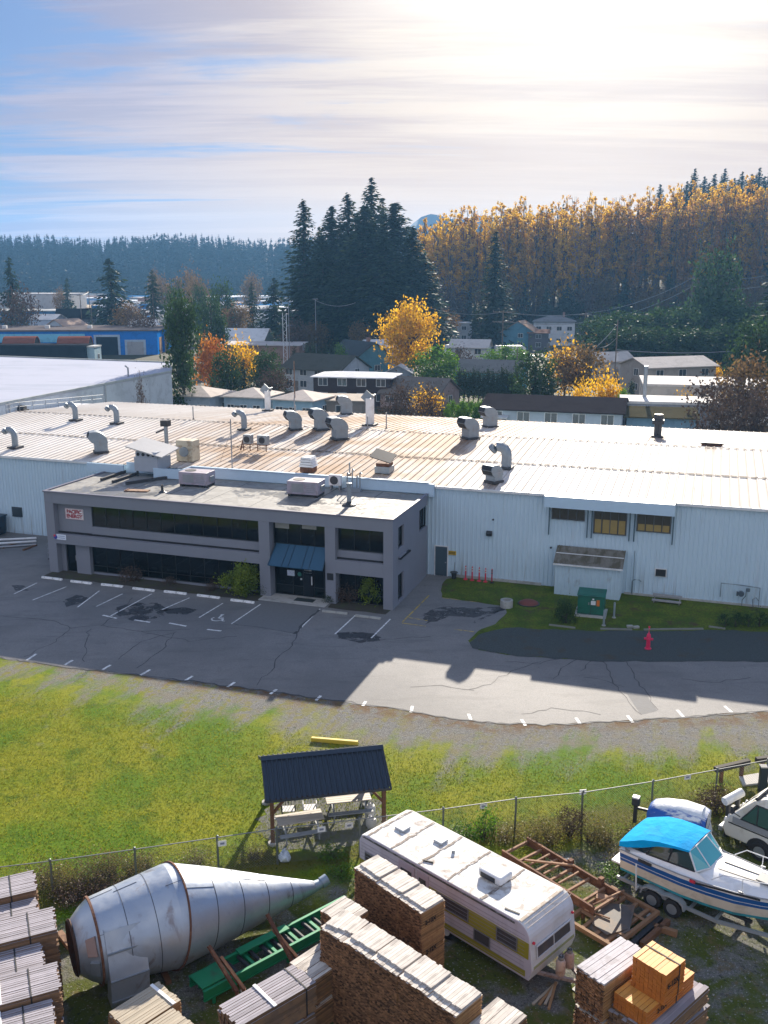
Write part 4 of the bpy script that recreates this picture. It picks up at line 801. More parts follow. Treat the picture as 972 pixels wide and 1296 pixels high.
# ================================================================ ROOF EQUIPMENT
def rp(u,v): return lot(u,v,roofz(v)+.05)
def build_roof_items():
    GV=mat('duct_galvanised',(.24,.28,.32),.5,.45,var=.2,scale=3,col2=(.22,.14,.09),amt=.5,cscale=1.5,lo=.56,hi=.74)
    FL=mat('flashing_dark',(.05,.05,.055),.7)
    def curb(t,w): m=MB(); m.ob((0,0,.08),(w,w,.16)); m.build('curb',FL,t)
    # gooseneck pipes
    G='gooseneck vents on the white roof'
    for u,v,l in ((-38.3,11.,'gooseneck pipe vent nearest the left end of the front roof slope'),(-40.5,22.7,'gooseneck pipe vent far left near the roof ridge'),(-35.5,22.3,'gooseneck pipe vent right of its twin near the ridge on the left'),(-22.,22.7,'gooseneck pipe vent standing alone left of the three big hoods'),(4.4,14.6,'gooseneck duct of mitred rings behind the right front hood')):
        big=u>0; t=thing('gooseneck_vent',l,'roof vent',rp(u,v),LANG,G); curb(t,1.0); m=MB(); r=.27 if not big else .4; h=1.05 if not big else 1.05
        ps=[(0,0,0),(0,0,h)]+[(-(.42+r*.5)*(1-math.cos(R(a))),0,h+(.42+r*.5)*math.sin(R(a))) for a in (25,50,75,100,125,145)]; m.path(ps,r,12); m.build('pipe',GV,t)
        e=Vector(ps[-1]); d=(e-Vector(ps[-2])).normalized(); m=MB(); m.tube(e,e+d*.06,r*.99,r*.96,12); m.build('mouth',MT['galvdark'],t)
    # big hooded ventilators: square duct turning over to an open mouth
    G2='hooded ventilators on the white roof'
    def hood(u,v,l,s=1.,rz=0.,h=1.):
        t=thing('hooded_ventilator',l,'roof ventilator',rp(u,v),LANG+rz,G2); curb(t,1.45*s)
        w=.62*s; m=MB(); m.bx(-w,w,-w,w,0,1.0*s*h); m.build('duct',GV,t,bevel=.02)
        z=1.0*s*h; pr=[(w+.04,z-.02)]
        for k in range(9): a=R(90*k/8); pr.append((w-1.15*s+ (1.19*s)*math.cos(a), z+ 1.15*s*math.sin(a)))
        pr+= [(-w-.42*s,z+1.12*s),(-w-.62*s,z+.62*s),(-w-.3*s,z+.1*s),(-w-.04,z-.02)]
        m=MB(); m.extr(pr,-w-.06*s,w+.06*s,'y'); m.build('hood',GV,t,bevel=.015)
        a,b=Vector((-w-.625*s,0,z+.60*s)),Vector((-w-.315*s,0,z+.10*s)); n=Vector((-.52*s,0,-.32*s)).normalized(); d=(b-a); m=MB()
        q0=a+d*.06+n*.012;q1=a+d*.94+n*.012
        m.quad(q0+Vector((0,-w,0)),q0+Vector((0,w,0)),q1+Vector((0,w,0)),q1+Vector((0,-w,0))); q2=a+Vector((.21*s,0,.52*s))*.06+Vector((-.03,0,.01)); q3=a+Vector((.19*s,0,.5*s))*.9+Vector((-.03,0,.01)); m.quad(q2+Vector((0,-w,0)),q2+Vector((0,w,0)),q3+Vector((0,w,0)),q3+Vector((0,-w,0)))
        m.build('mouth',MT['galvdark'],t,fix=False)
        m=MB(); m.ob((0,-w-.07*s,z+.35*s),(1.1*s,.03,.04)); m.build('seam',MT['steel'],t); m=MB(); m.ob((0,w+.07*s,z+.35*s),(1.1*s,.03,.04)); m.build('seam',MT['steel'],t)
        return t
    hood(-29.9,11.5,'low hooded ventilator on the left part of the front roof slope',.85,R(40))
    hood(-17.4,24.,'hooded ventilator leftmost of the three clustered on the rust stained roof',.82,R(38)); hood(-15.0,24.6,'hooded ventilator middle of the three clustered on the rust stained roof',.92,R(42)); hood(-11.9,21.2,'hooded ventilator nearest the office of the three clustered on the rust stained roof',.92,R(44))
    hood(-.8,24.2,'tall hooded ventilator mid roof with a long dark stain below',.88,R(50),1.0); hood(-1.2,34.,'hooded ventilator beyond the ridge behind the tall one',.85,R(45),1.2); hood(4.35,10.4,'hooded ventilator at the front eave above the high windows',.72,R(62),.75); hood(-18.6,40.5,'small hooded ventilator at the back edge of the roof',.9,R(30),1.1)
    # tall round stacks
    for u,v,h,r,l,mt in ((-25.2,14.3,1.9,.17,'thin flue with a square dark cap near the left of the office roof',GV),(-12.,29.5,2.6,.42,'wide pale round chimney stack with tilted cap behind the ridge',MT['white']),(-27.8,40.,2.2,.34,'pale round flue at the back edge of the roof on the left',MT['white']),(14.6,32.4,1.5,.34,'short black capped flue on the right part of the roof',MT['dark'])):
        t=thing('roof_flue',l,'flue',rp(u,v),LANG); curb(t,r*3); m=MB(); m.tube((0,0,0),(0,0,h),r,n=14); m.build('pipe',mt,t,smooth=True)
        m=MB()
        if r<.2: m.bx(-.35,.35,-.3,.3,h,h+.5); m.beam((-.2,0,h-.3),(-1.1,.2,h-.65),.12,.12)
        elif mt is MT['dark']: m.bx(-.5,.5,-.5,.5,h-.3,h+.05); m.tube((0,0,h+.05),(0,0,h+.55),.4,n=12)
        else: m.ob((-.3,-.1,h+.2),(.95,.06,.75),Matrix.Rotation(R(-50),3,'Y')); m.ob((.3,.1,h+.15),(.06,.7,.5),Matrix.Rotation(R(25),3,'Y'))
        m.build('cap',MT['dark'] if r<.2 or mt is MT['dark'] else GV,t)
    # low louvred vents / hatch
    t=thing('roof_hatch','open square roof hatch with a tilted lid at the front eave','roof hatch',rp(-4.35,11.2),LANG); m=MB(); m.bx(-.6,.6,-.6,.6,0,.5); m.build('curb',MT['galv'],t); m=MB(); m.bx(-.52,.52,-.52,.52,.5,.75); m.build('throat',MT['rust'],t); m=MB(); m.ob((-.1,0,1.25),(1.7,1.4,.07),Matrix.Rotation(R(14),3,'Y')@Matrix.Rotation(R(18),3,'X')); m.beam((.2,0,.7),(.2,0,1.2),.05,.05); m.build('lid',MT['dark'],t)
    t=thing('turbine_vent','small louvred square vent behind the office air conditioner','roof vent',rp(-10.1,9.9),LANG); m=MB(); m.bx(-.5,.5,-.5,.5,0,.4); m.build('curb',MT['rust'],t); m=MB(); [m.extr([(-.6+.05*k,.42+.2*k),(.6-.05*k,.42+.2*k),(.5-.05*k,.58+.2*k),(-.5+.05*k,.58+.2*k)],-.55,.55,'y') for k in range(4)]; m.build('louvre',MT['white'],t)
    t=thing('ridge_slot_vent','low dark slotted vent near the ridge at the right end','roof vent',rp(19.3,27.3),LANG); m=MB(); m.bx(-.85,.85,-.25,.25,0,.14); m.build('base',MT['rust'],t); m=MB(); m.bx(-.95,.95,-.35,.3,.16,.26); m.build('cap',MT['dark'],t)
    # twin fan units on frame with aerial
    t=thing('condenser_frame','pair of small fan units on a steel frame beside a thin aerial','fan unit',rp(-17.,15.3),LANG)
    for x,w in ((-.9,.7),(.5,.9)):
        m=MB(); m.bx(x-w/2,x+w/2,-.3,.3,.55,1.35); m.build('unit',MT['galv'],t,bevel=.02); m=MB(); m.tube((x,-.31,.95),(x,-.33,.95),.28,n=14); m.build('fan_guard',MT['dark'],t)
    m=MB(); [m.beam((x,-.3,.0),(x,-.3,.55),.06,.06) for x in (-1.2,-.6,.1,.9)]; m.beam((-1.3,-.3,.55),(1.,-.3,.55),.07,.07); m.beam((-1.3,.3,.55),(1.,.3,.55),.07,.07); m.beam((-1.5,-.3,0),(-1.5,.3,.9),.1,.1); m.build('frame',MT['rust'],t)
    t=thing('roof_aerial','thin guyed aerial mast at the front eave above the office','aerial',rp(-16.3,9.2),LANG); m=MB(); m.tube((0,0,0),(0,0,3.9),.045,n=6); m.build('mast',MT['steel'],t); m=MB(); m.beam((0,0,3.),(1.8,1.2,.3),.015,.015); m.beam((0,0,3.),(-1.6,1.,.2),.015,.015); m.build('guy_wire',MT['dark'],t)
    for u,v,h,l in ((-29.5,26.5,1.3,'thin vent pipe near the ridge on the left'),(-20.,30.,1.6,'thin vent pipe behind the ridge left of the hoods'),(-11.,26.,1.2,'thin pipe just right of the wide chimney on the ridge'),(-9.6,27.3,1.5,'thin pipe further right of the wide chimney'),(-6.6,9.6,1.0,'thin pipe behind the office fascia'),(-25.,41.,1.9,'slim mast at the back roof edge')):
        t=thing('vent_pipe',l,'vent pipe',rp(u,v),LANG,'thin pipes on the white roof'); m=MB(); m.tube((0,0,0),(0,0,h),.06,n=8); m.build('pipe',MT['steel'],t); m=MB(); m.lathe([(.14,0),(.08,.1)],8); m.build('flashing',MT['dark'],t)
    # blower box with pipe
    t=thing('blower_box','cream box blower with a round side intake behind the roof fascia','blower',rp(-21.1,10.8),LANG); m=MB(); m.bx(-.75,.75,-.6,.6,0,1.7); m.build('cabinet',mat('blower_cream',(.5,.45,.34),.6,col2=(.2,.12,.06),amt=.6,cscale=1.8),t,bevel=.03); m=MB(); m.tube((-.75,-.2,.95),(-1.7,-.3,.95),.22,n=12); m.tube((-1.7,-.3,.95),(-1.95,-.32,.95),.34,n=12); m.tube((0,-.6,.8),(0,-.75,.8),.4,n=14); m.build('intake',GV,t,bevel=.01); m=MB(); m.tube((-1.951,-.32,.95),(-1.97,-.32,.95),.29,n=12); m.build('intake_mouth',MT['galvdark'],t)
    # ---- on the office roof
    z=OH+.005
    t=thing('roof_hut','pale grey plywood roof hut with a slanted oversize lid and round holes','roof hut',lot(-22.7,8.0,z),LANG); hm=mat('hut_grey',(.36,.39,.44),.6,var=.1)
    m=MB(); m.bx(-1.05,1.05,-1.0,1.0,.45,1.55); m.build('cabinet',hm,t,bevel=.02); m=MB(); [m.bx(x,x+.12,y,y+.12,0,.45) for x in (-.95,.8) for y in (-.9,.8)]; m.build('leg',MT['dark'],t); m=MB(); m.bx(-.95,.95,-.9,.9,1.55,2.0); m.build('collar',hm,t)
    m=MB(); m.ob((0,.1,2.2),(3.3,2.6,.09),Matrix.Rotation(R(12),3,'Y')@Matrix.Rotation(R(8),3,'X')); m.build('lid',mat('hut_lid',(.5,.49,.48),.5,var=.1),t); m=MB(); [m.tube((x,-.905,1.78),(x,-.93,1.78),.14,n=12) for x in (-.7,-.25,.2,.65)]; m.build('hole',MT['galvdark'],t)
    def acunit(u,v,l,s):
        t=thing('air_conditioner',l,'air conditioner',lot(u,v,z),LANG+R(2),'boxed air conditioners on the office roof'); am=mat('ac_mauve',(.36,.32,.38),.55,var=.12,col2=(.2,.15,.13),amt=.4,cscale=2)
        m=MB(); m.bx(-1.15*s,1.15*s,-.75*s,.75*s,.18,1.12); m.build('cabinet',am,t,bevel=.03); m=MB(); m.tube((-.5*s,0,1.121),(-.5*s,0,1.15),.42*s,n=18); m.build('fan_grille',MT['dark'],t); m=MB(); m.bx(-1.1*s,-.9*s,-.7*s,.7*s,0,.18); m.bx(.9*s,1.1*s,-.7*s,.7*s,0,.18); m.build('sleeper',MT['dark'],t); m=MB(); m.bx(-.8*s,.1*s,-.765*s,-.752*s,.35,.95); [m.bx(.3*s,.95*s,-.764*s,-.751*s,.35+.14*k,.41+.14*k) for k in range(5)]; m.build('louvre',MT['steel'],t)
        m=MB(); m.bx(1.16*s,1.3*s,-.3*s,.3*s,.4,.8); m.build('junction_box',MT['galv'],t)
    acunit(-17.4,5.6,'boxed mauve air conditioner on the left half of the office roof',1.0); acunit(-8.3,5.2,'boxed mauve air conditioner on the right half of the office roof',1.03)
    t=thing('heat_pump','small white heat pump with a round front fan against the fascia','heat pump',lot(-6.9,7.5,z),LANG); m=MB(); m.bx(-.5,.45,-.18,.18,.35,1.15); m.build('cabinet',MT['white'],t,bevel=.02); m=MB(); m.tube((-.08,-.181,.74),(-.08,-.2,.74),.32,n=18); m.build('fan_guard',MT['dark'],t); m=MB(); m.bx(-.4,-.3,-.2,.2,0,.35); m.bx(.3,.4,-.2,.2,0,.35); m.build('stand',MT['steel'],t)
    t=thing('pipe_cluster','tangle of bent grey conduits beside the small heat pump','conduit',lot(-5.6,7.5,z),LANG); m=MB()
    for k,(x,h) in enumerate(((-.4,1.2),(0,1.5),(.35,1.0),(.6,1.3))): m.path([(x,0,0),(x,0,h),(x+.1,-.15,h+.18),(x+.25,-.3,h+.1)],.05,6)
    m.bx(-.5,.7,-.25,.1,0,.25); m.build('conduit',MT['galv'],t)
    t=thing('roof_flue','slim galvanised flue on a dark flashing on the office roof','flue',lot(-4.2,3.1,z),LANG); m=MB(); m.tube((0,0,0),(0,0,1.5),.15,n=12); m.build('pipe',GV,t,smooth=True); m=MB(); m.lathe([(.5,.0),(.45,.1),(.2,.2),(.16,.3)],14); m.build('flashing',MT['dark'],t); m=MB(); m.lathe([(0,1.62),(.2,1.58),(.2,1.45),(.16,1.45)],12); m.build('cap',GV,t)
    nm=['nearest the office front','second back on the office roof','lying below the roof hut']
    for k,(u0,v0,u1,v1) in enumerate(((-25.2,4.6,-25.3,8.0),(-23.9,4.2,-23.9,7.6),(-22.6,4.0,-20.6,7.4))):
        m=MB(); a=lot(u0,v0,z+.12);b=lot(u1,v1,z+.12); m.beam(a,b,.2,.2); o=m.build('timber_sleeper',mat('sleeper%d'%k,(.05,.05,.055),.8,var=.2)); tag(o,'dark roof sleeper beam %s by the hut'%['leftmost','in the middle','passing under the lid'][k],'timber','dark sleepers on the office roof')
    t=thing('vent_stub','short dark vent stub in front of the left air conditioner','vent pipe',lot(-18.6,2.6,z),LANG); m=MB(); m.tube((0,0,0),(0,0,.55),.1,n=8); m.build('pipe',MT['dark'],t); m=MB(); m.lathe([(.3,0),(.14,.12)],10); m.build('flashing',MT['dark'],t)
    t=thing('roof_plank','rusty flat plank lying on the office roof front edge','plank',lot(-20.6,2.4,z),LANG+R(10)); m=MB(); m.bx(-.9,.9,-.3,.3,.01,.08); m.build('plank',MT['rustlight'],t); m=MB(); m.bx(-.8,-.7,-.28,.28,.08,.13); m.build('cleat',MT['rust'],t)
build_roof_items()
# ================================================================ YARD IN FRONT
def frame(o,ang): return o,ang
def build_fence():
    pm=MT['post']; f=thing('chain_link_fence','long grey chain link fence between the lawn and the storage yard','fence',(0,0,0))
    pts=[p.copy() for p in FPT]
    m=MB(); wm=MB(); r=random.Random(1)
    ptop=[]
    for a,b in zip(pts,pts[1:]):
        n=max(1,round((b-a).length/3.1))
        for k in range(n): ptop.append(a.lerp(b,k/n))
    ptop.append(pts[-1])
    for k,p in enumerate(ptop):
        q=MB(); q.tube((0,0,0),(r.uniform(-.02,.02),0,FH+.05),.04,n=8); q.lathe([(.05,FH+.03),(.045,FH+.08),(0,FH+.1)],8); q.build('post',pm,f,loc=p)
    m.path([p+Vector((0,0,FH)) for p in ptop],.02,6); m.build('top_rail',mat('rail_galv',(.2,.21,.21),.6,.3),f)
    # wire: two sets of thin diagonal strands
    s=.11
    for a,b in zip(ptop,ptop[1:]):
        d=b-a; L=d.length; d/=L; h=FH-.04; w=.0035
        k=-h
        while k<L:
            for sg in (1,-1):
                x0,z0,x1,z1=(k,.03,k+h,h) if sg==1 else (k+h,.03,k,h)
                # clip to bay
                def clip(x0,z0,x1,z1):
                    if x0>x1: x0,z0,x1,z1=x1,z1,x0,z0
                    if x1<=0 or x0>=L: return None
                    if x0<0: z0+=(z1-z0)*(0-x0)/(x1-x0); x0=0
                    if x1>L: z1=z0+(z1-z0)*(L-x0)/(x1-x0); x1=L
                    return x0,z0,x1,z1
                c=clip(x0,z0,x1,z1)
                if c:
                    A=a+d*c[0]+Vector((0,0,c[1])); B_=a+d*c[2]+Vector((0,0,c[3])); e=Vector((0,0,w))
                    wm.quad(A-e,B_-e,B_+e,A+e)
            k+=s
    wm.build('wire_mesh',MT['galv'],f,fix=False)
    plate=MT['white']; ink=mat('plate_ink',(.2,.22,.3),.6)
    lab=['left of the picnic shelter','by the front table of the shelter','at the end of the camper roof','behind the camper roof','right of the dead bush','above the tarped boat']
    for k,(px,py) in enumerate(((281,1063),(406,1044),(441,1039),(614,1020),(742,1004),(879,988))):
        p=at(px,py,1.38); u,v=FN.x,FN.y; ang=math.atan2(FN.y,FN.x)-math.pi/2
        d=p.dot(FN)+FC; q=p-FN*(d+.05); 
        t=thing('fence_plate','small white number plate wired to the fence %s'%lab[k],'sign',(q.x,q.y,1.26),ang,'white plates on the chain link fence')
        m=MB(); m.bx(-.15,.15,-.012,0,-.1,.12); m.build('plate',plate,t); m=MB(); m.bx(-.08,.08,-.016,-.0125,-.035,.05); m.build('print',ink,t)
build_fence()
# ---------------------------------------------------------------- picnic shelter
def build_shelter():
    RZ=R(11.5); FLr=at(337,1013,2.05); t0=at(412,1006,2.05)
    o=at(337,1013,2.05); o.z=0
    t=thing('picnic_shelter','open timber picnic shelter with a dark blue ribbed metal roof on the lawn','shelter',o,RZ)
    L,D,ze,zr=4.85,3.5,2.05,2.92
    rm=mat('shelter_roof_blue',(.05,.06,.074),.38,.4,var=.15,scale=2)
    m=MB(); n=24
    for side in (0,1):
        pr=[]
        for k in range(n): s=L*k/n; w=L/n; pr+= [(s,0),(s+.62*w,0),(s+.7*w,.06),(s+.88*w,.06)]
        pr.append((L,0)); ya,za,yb,zb=(-.05,ze,D/2,zr) if side==0 else (D+.05,ze,D/2,zr); vs=[]
        for s,q in pr: vs+= [(s,ya,za+q),(s,yb,zb+q)]
        m.add(vs,[(2*k,2*k+2,2*k+3,2*k+1) for k in range(len(pr)-1)])
    rf=m.build('roof',rm,t,fix=False)
    m=MB(); m.extr([(D/2-.2,zr-.02),(D/2,zr+.075),(D/2+.2,zr-.02),(D/2,zr+.05)],-.05,L+.05,'x'); m.build('ridge_cap',rm,rf)
    m=MB()
    for x in (-.04,L+.0): m.beam((x+.02,-.06,ze-.04),(x+.02,D/2,zr-.04),.05,.14); m.beam((x+.02,D/2,zr-.04),(x+.02,D+.06,ze-.04),.05,.14)
    m.beam((0,-.07,ze-.03),(L,-.07,ze-.03),.04,.1); m.build('barge_board',mat('barge_dark',(.03,.035,.045),.5),rf)
    wd=MT['wood']
    for x in (.22,L-.22):
        for y in (.22,D-.22):
            m=MB(); m.bx(x-.075,x+.075,y-.075,y+.075,.08,ze+.02); p=m.build('post',wd,t,bevel=.01); m=MB(); m.lathe([(0,0),(.2,0),(.19,.1),(0,.1)],12,Matrix.Translation((x,y,0))); m.build('footing',MT['conc'],p)
            m=MB(); sx=1 if x<1 else -1; m.beam((x+.05*sx,y,1.35),(x+.6*sx,y,ze-.02),.08,.1); sy=1 if y<1 else -1; m.beam((x,y+.05*sy,1.4),(x,y+.5*sy,ze-.02),.08,.1); m.build('knee_brace',wd,t)
    m=MB(); [m.bx(.1,L-.1,y-.06,y+.06,ze-.16,ze+.02) for y in (.22,D-.22)]; m.build('beam',wd,t)
    m=MB()
    for k in range(6):
        x=.22+(L-.44)*k/5; m.beam((x,0.02,ze-.08),(x,D/2,zr-.14),.05,.1); m.beam((x,D/2,zr-.14),(x,D-.02,ze-.08),.05,.1)
    m.build('rafter',wd,t)
    # trodden gravel floor
    gm=NT('floor_gravel'); P=gm.coord(); b=gm.noise(P,26.,4,.7); c=gm.mix(gm.ramp(b,.35,.7),(.09,.095,.085),(.22,.22,.2)); c=gm.mix(gm.ramp(gm.noise(P,1.3,7,.7),.48,.62),c,(.085,.1,.02)); gm.bsdf(c,.9,0.,gm.bump(b,.4,.04),.2)
    r=random.Random(8); pl=[]
    for k in range(40): a=2*math.pi*k/40; pl.append((L/2+(L*.56)*math.cos(a)*r.uniform(.9,1.1),D*.42+(D*.62)*math.sin(a)*r.uniform(.9,1.1)))
    M_=Matrix.Rotation(RZ,4,'Z'); m=MB(); m.sheet([tuple((M_@Vector((x,y,0))+o).xy) for x,y in pl],.02); tag(m.build('gravel_floor',gm.m,fix=False),'trodden gravel patch under the picnic shelter',kind='structure')
    tt=mat('table_top',(.5,.45,.38),.6,var=.12,scale=4,stretch=(.3,3,1),col2=(.3,.26,.22),amt=.4,cscale=2); bl=mat('table_bench_grey',(.27,.29,.31),.6)
    def table(px,l,rz,sc=1.):
        c=px; tb=thing('picnic_table',l,'picnic table',(c.x,c.y,.02),rz,'picnic tables under the shelter')
        m=MB(); w=.78; 
        for k in range(5): y=-w/2+w*k/5; m.bx(-.92,.92,y,y+w/5-.008,.71,.75)
        m.build('tabletop',tt,tb,bevel=.006)
        for y in (-.82,.6): m=MB(); m.bx(-.92,.92,y,y+.12,.41,.45); m.bx(-.92,.92,y+.13,y+.24,.41,.45); m.build('bench',bl,tb,bevel=.006)
        m=MB()
        for x in (-.65,.65):
            m.beam((x,-.28,.7),(x,-.62,0),.05,.09); m.beam((x,.28,.7),(x,.62,0),.05,.09); m.beam((x,-.8,.38),(x,.8,.38),.05,.08); m.beam((x+.03,-.3,.67),(x+.03,.3,.67),.05,.08)
        m.build('trestle',bl,tb)
    a=(at(351,1034,.75)+at(405,1022,.75)+at(408,1036,.75)+at(352,1046,.75))/4; table(a,'pale top picnic table at the front left of the shelter beside two chairs',R(17))
    a=(at(412,1008,.75)+at(465,1000,.75)+at(468,1012,.75)+at(416,1015,.75))/4; table(a,'pale top picnic table at the back right of the shelter beside the gas bottle',R(11))
    def chair(px,py,l,cm):
        c=at(px,py,.45); t=thing('garden_chair',l,'chair',(c.x,c.y,.02),RZ+R(-5),'chairs under the shelter')
        m=MB(); m.bx(-.24,.24,-.22,.24,.42,.45); m.build('seat',MT['white'],t,bevel=.01); m=MB(); m.path([(-.28,.24,.45),(-.27,.3,.82),(-.15,.33,.9),(.15,.33,.9),(.27,.3,.82),(.28,.24,.45)],.028,6); [m.tube((x,.26,.46),(x,.32,.88),.015,n=5) for x in (-.12,0,.12)]; m.build('backrest',cm,t)
        for x in (-.24,.24):
            for y in (-.2,.24): m=MB(); m.tube((x,y,.42),(x*1.1,y*1.1,0),.02,n=6); m.build('leg',cm,t)
        for x in (-.27,.27): m=MB(); m.path([(x,.26,.62),(x,-.1,.64),(x,-.2,.6),(x,-.2,.43)],.022,6); m.build('armrest',cm,t)
    chair(365,1024,'garden chair with a black back behind the front table',MT['black']); chair(392,1022,'white garden chair behind the front table right of the black backed one',MT['white'])
    def gascyl(px,py,l,h=.45,r=.17,c=(.6,.6,.6)):
        p=at(px,py,.2); t=thing('gas_cylinder',l,'gas cylinder',(p.x,p.y,.02)); m=MB(); m.lathe([(0,.04),(r*.8,.04),(r,.12),(r,h-.1),(r*.75,h),(.05,h+.03),(0,h+.03)],16); m.build('tank',mat('cyl_'+l[:9],c,.45,var=.1),t,smooth=True); m=MB(); m.lathe([(r*.7,0),(r*.7,.06)],14); m.lathe([(r*.55,h),(r*.55,h+.12)],14); m.build('collar',MT['white'],t); m=MB(); m.tube((0,0,h),(0,0,h+.1),.025,n=8); m.build('valve',MT['steel'],t)
    gascyl(469,1028,'white gas bottle standing behind the right shelter post',.5,.2); gascyl(470,1042,'squat pale gas bottle by the fence at the shelter corner',.4,.22,(.5,.5,.48))
    b=at(360,1089,.0); t=thing('rubbish_bag','crumpled white plastic bag lying on the grass below the shelter','bag',(b.x,b.y,.02)); r=random.Random(9); m=MB(); vs=[]; N=12
    m.lathe([(.02,0),(.2,.02),(.26,.12),(.22,.25),(.12,.34),(.04,.36),(.07,.42),(.01,.4)],12); m.v=[(x*(1+r.uniform(-.25,.25))*.9,y*(1+r.uniform(-.25,.25))*1.2,z*(1+r.uniform(-.2,.2))) for x,y,z in m.v]; m.build('bag',mat('bag_white',(.62,.68,.75),.5),t,smooth=True); m=MB(); m.tube((0,0,.3),(.03,.06,.46),.03,.05,8); m.build('knot',MT['white'],t)
    a=at(394,938);b=at(453,943); m=MB(); m.beam(a+Vector((0,0,.11)),b+Vector((0,0,.11)),.2,.2); tag(m.build('kerb_block',MT['yellow'],bevel=.03),'long yellow painted parking block behind the shelter','parking block')
build_shelter()
# ---------------------------------------------------------------- lumber
LUM={}
LUM['grey']=(mat('lumber_weathered',(.37,.345,.375),.85,var=.2,scale=3,stretch=(4,.25,4),col2=(.19,.17,.18),amt=.5,cscale=2,island=.22),mat('lumber_grey_side',(.22,.125,.065),.85,var=.25,scale=4,island=.35,col2=(.13,.085,.06),amt=.6,cscale=2))
LUM['pale']=(mat('lumber_pale_top',(.62,.57,.51),.85,var=.18,scale=3,col2=(.24,.205,.18),amt=.65,cscale=1.8,island=.16,stretch=(2.5,.4,1)),mat('lumber_brown_side',(.25,.125,.05),.85,var=.3,scale=5,island=.6,col2=(.085,.05,.028),amt=.5,cscale=3))
LUM['end']=(LUM['pale'][0],mat('lumber_end_grain',(.28,.135,.058),.9,var=.25,scale=9,island=.8,col2=(.08,.042,.022),amt=.3,cscale=5.),mat('lumber_face_tan',(.42,.225,.085),.8,var=.2,scale=4,island=.3,stretch=(1,3,1),col2=(.26,.13,.05),amt=.5,cscale=2))
LUM['orange']=(mat('lumber_fresh_top',(.68,.31,.06),.6,var=.15,scale=3,island=.18,stretch=(4,.3,1)),mat('lumber_fresh_side',(.52,.16,.022),.6,var=.15,scale=4,island=.12,col2=(.40,.11,.018),amt=.5,cscale=2))
LUM['tan']=(mat('lumber_tan_top',(.42,.36,.27),.8,var=.15,scale=3,island=.18,stretch=(4,.3,1)),mat('lumber_tan_side',(.33,.19,.085),.8,var=.2,scale=4,island=.35))
INK=mat('stencil_ink',(.01,.01,.01),.8)
def boards(W,L,H,bw,bt,seed,je=.02,jz=.006,gap=.008,drop=None):
    r=random.Random(seed); m=MB(); rows=max(1,round(H/bt)); cols=max(1,round(W/bw)); bw=W/cols; bt=H/rows
    for j in range(rows):
        top=j==rows-1
        for i in range(cols):
            if 0<j<rows-1 and 0<i<cols-1 and rows*cols>60:
                # inner boards: only the ends show
                pass
            gap=.016 if bw<.11 and H>.5 and L>2 else .008; x0=-W/2+i*bw+gap/2+r.uniform(-.003,.003); x1=x0+bw-gap; e0=r.uniform(-je,je); e1=r.uniform(-je,je); z0=j*bt+.002; z1=(j+1)*bt-.003+(r.uniform(-jz,jz) if top else 0)
            if drop and top and drop(i/cols): continue
            if i in (0,cols-1): k=r.uniform(-.012,.012); x0+=k; x1+=k
            o=len(m.v); y0,y1=-L/2+e0,L/2+e1
            m.v+= [(x0,y0,z0),(x1,y0,z0),(x1,y1,z0),(x0,y1,z0),(x0,y0,z1),(x1,y0,z1),(x1,y1,z1),(x0,y1,z1)]
            F=[(4,5,6,7),(0,1,5,4),(2,3,7,6)]
            if i==cols-1: F.append((1,2,6,5))
            if i==0: F.append((3,0,4,7))
            if top: F+= [(1,2,6,5),(3,0,4,7)] if 0<i<cols-1 else ([(3,0,4,7)] if i==cols-1 else [(1,2,6,5)])
            for q in F: m.f.append(tuple(o+a for a in q)); m.m.append(0 if (q==(4,5,6,7) and (j>=rows-2)) else (2 if q==(1,2,6,5) else 1))
    return m
def bundle(label,c,rz,W,L,H,kind,bw,bt,seed,group,je=.02,straps=(),bear=True,drop=None,white=(),name='lumber_bundle',txt=None,topcol=True):
    t=thing(name,label,'lumber bundle',c,rz,group)
    hb=.08 if bear else 0.
    m=boards(W,L,H-hb,bw,bt,seed,je,drop=drop); m.v=[(x,y,z+hb) for x,y,z in m.v]; lm=list(LUM[kind]); lm=lm if len(lm)==3 else lm+[lm[1]]; m.build('boards',lm if topcol else [lm[1],lm[1],lm[2]],t,fix=False)
    if bear:
        m=MB(); [m.bx(-W/2+.02,W/2-.02,y-.05,y+.05,0,hb-.002) for y in (-L*.36,L*.36)]; m.build('bearer',MT['wood'],t)
    for y in straps:
        m=MB(); e=.012; m.bx(-W/2-e,W/2+e,y-.02,y+.02,H+.004,H+.012); [m.bx(x,x+.008,y-.02,y+.02,hb,H+.004) for x in (-W/2-e-.006,W/2+e-.002)]; m.build('strap',MT['black'],t)
    for y,w in white:
        m=MB(); m.bx(-W/2-.01,W/2+.01,y-w/2,y+w/2,H+.004,H+.03); m.build('batten',mat('batten_pale%d%d'%(seed,int(y*100)),(.88,.88,.88),.7,var=.05),t,bevel=.004)
    if txt:
        for s,y,z,size in txt: text('lettering',s,size,INK,t,(W/2+.022,y,z),(math.pi/2,0,math.pi/2),.002,xs=.9,bold=.006)
    return t
ORD=['first','second','third','fourth','fifth','sixth','seventh','eighth']
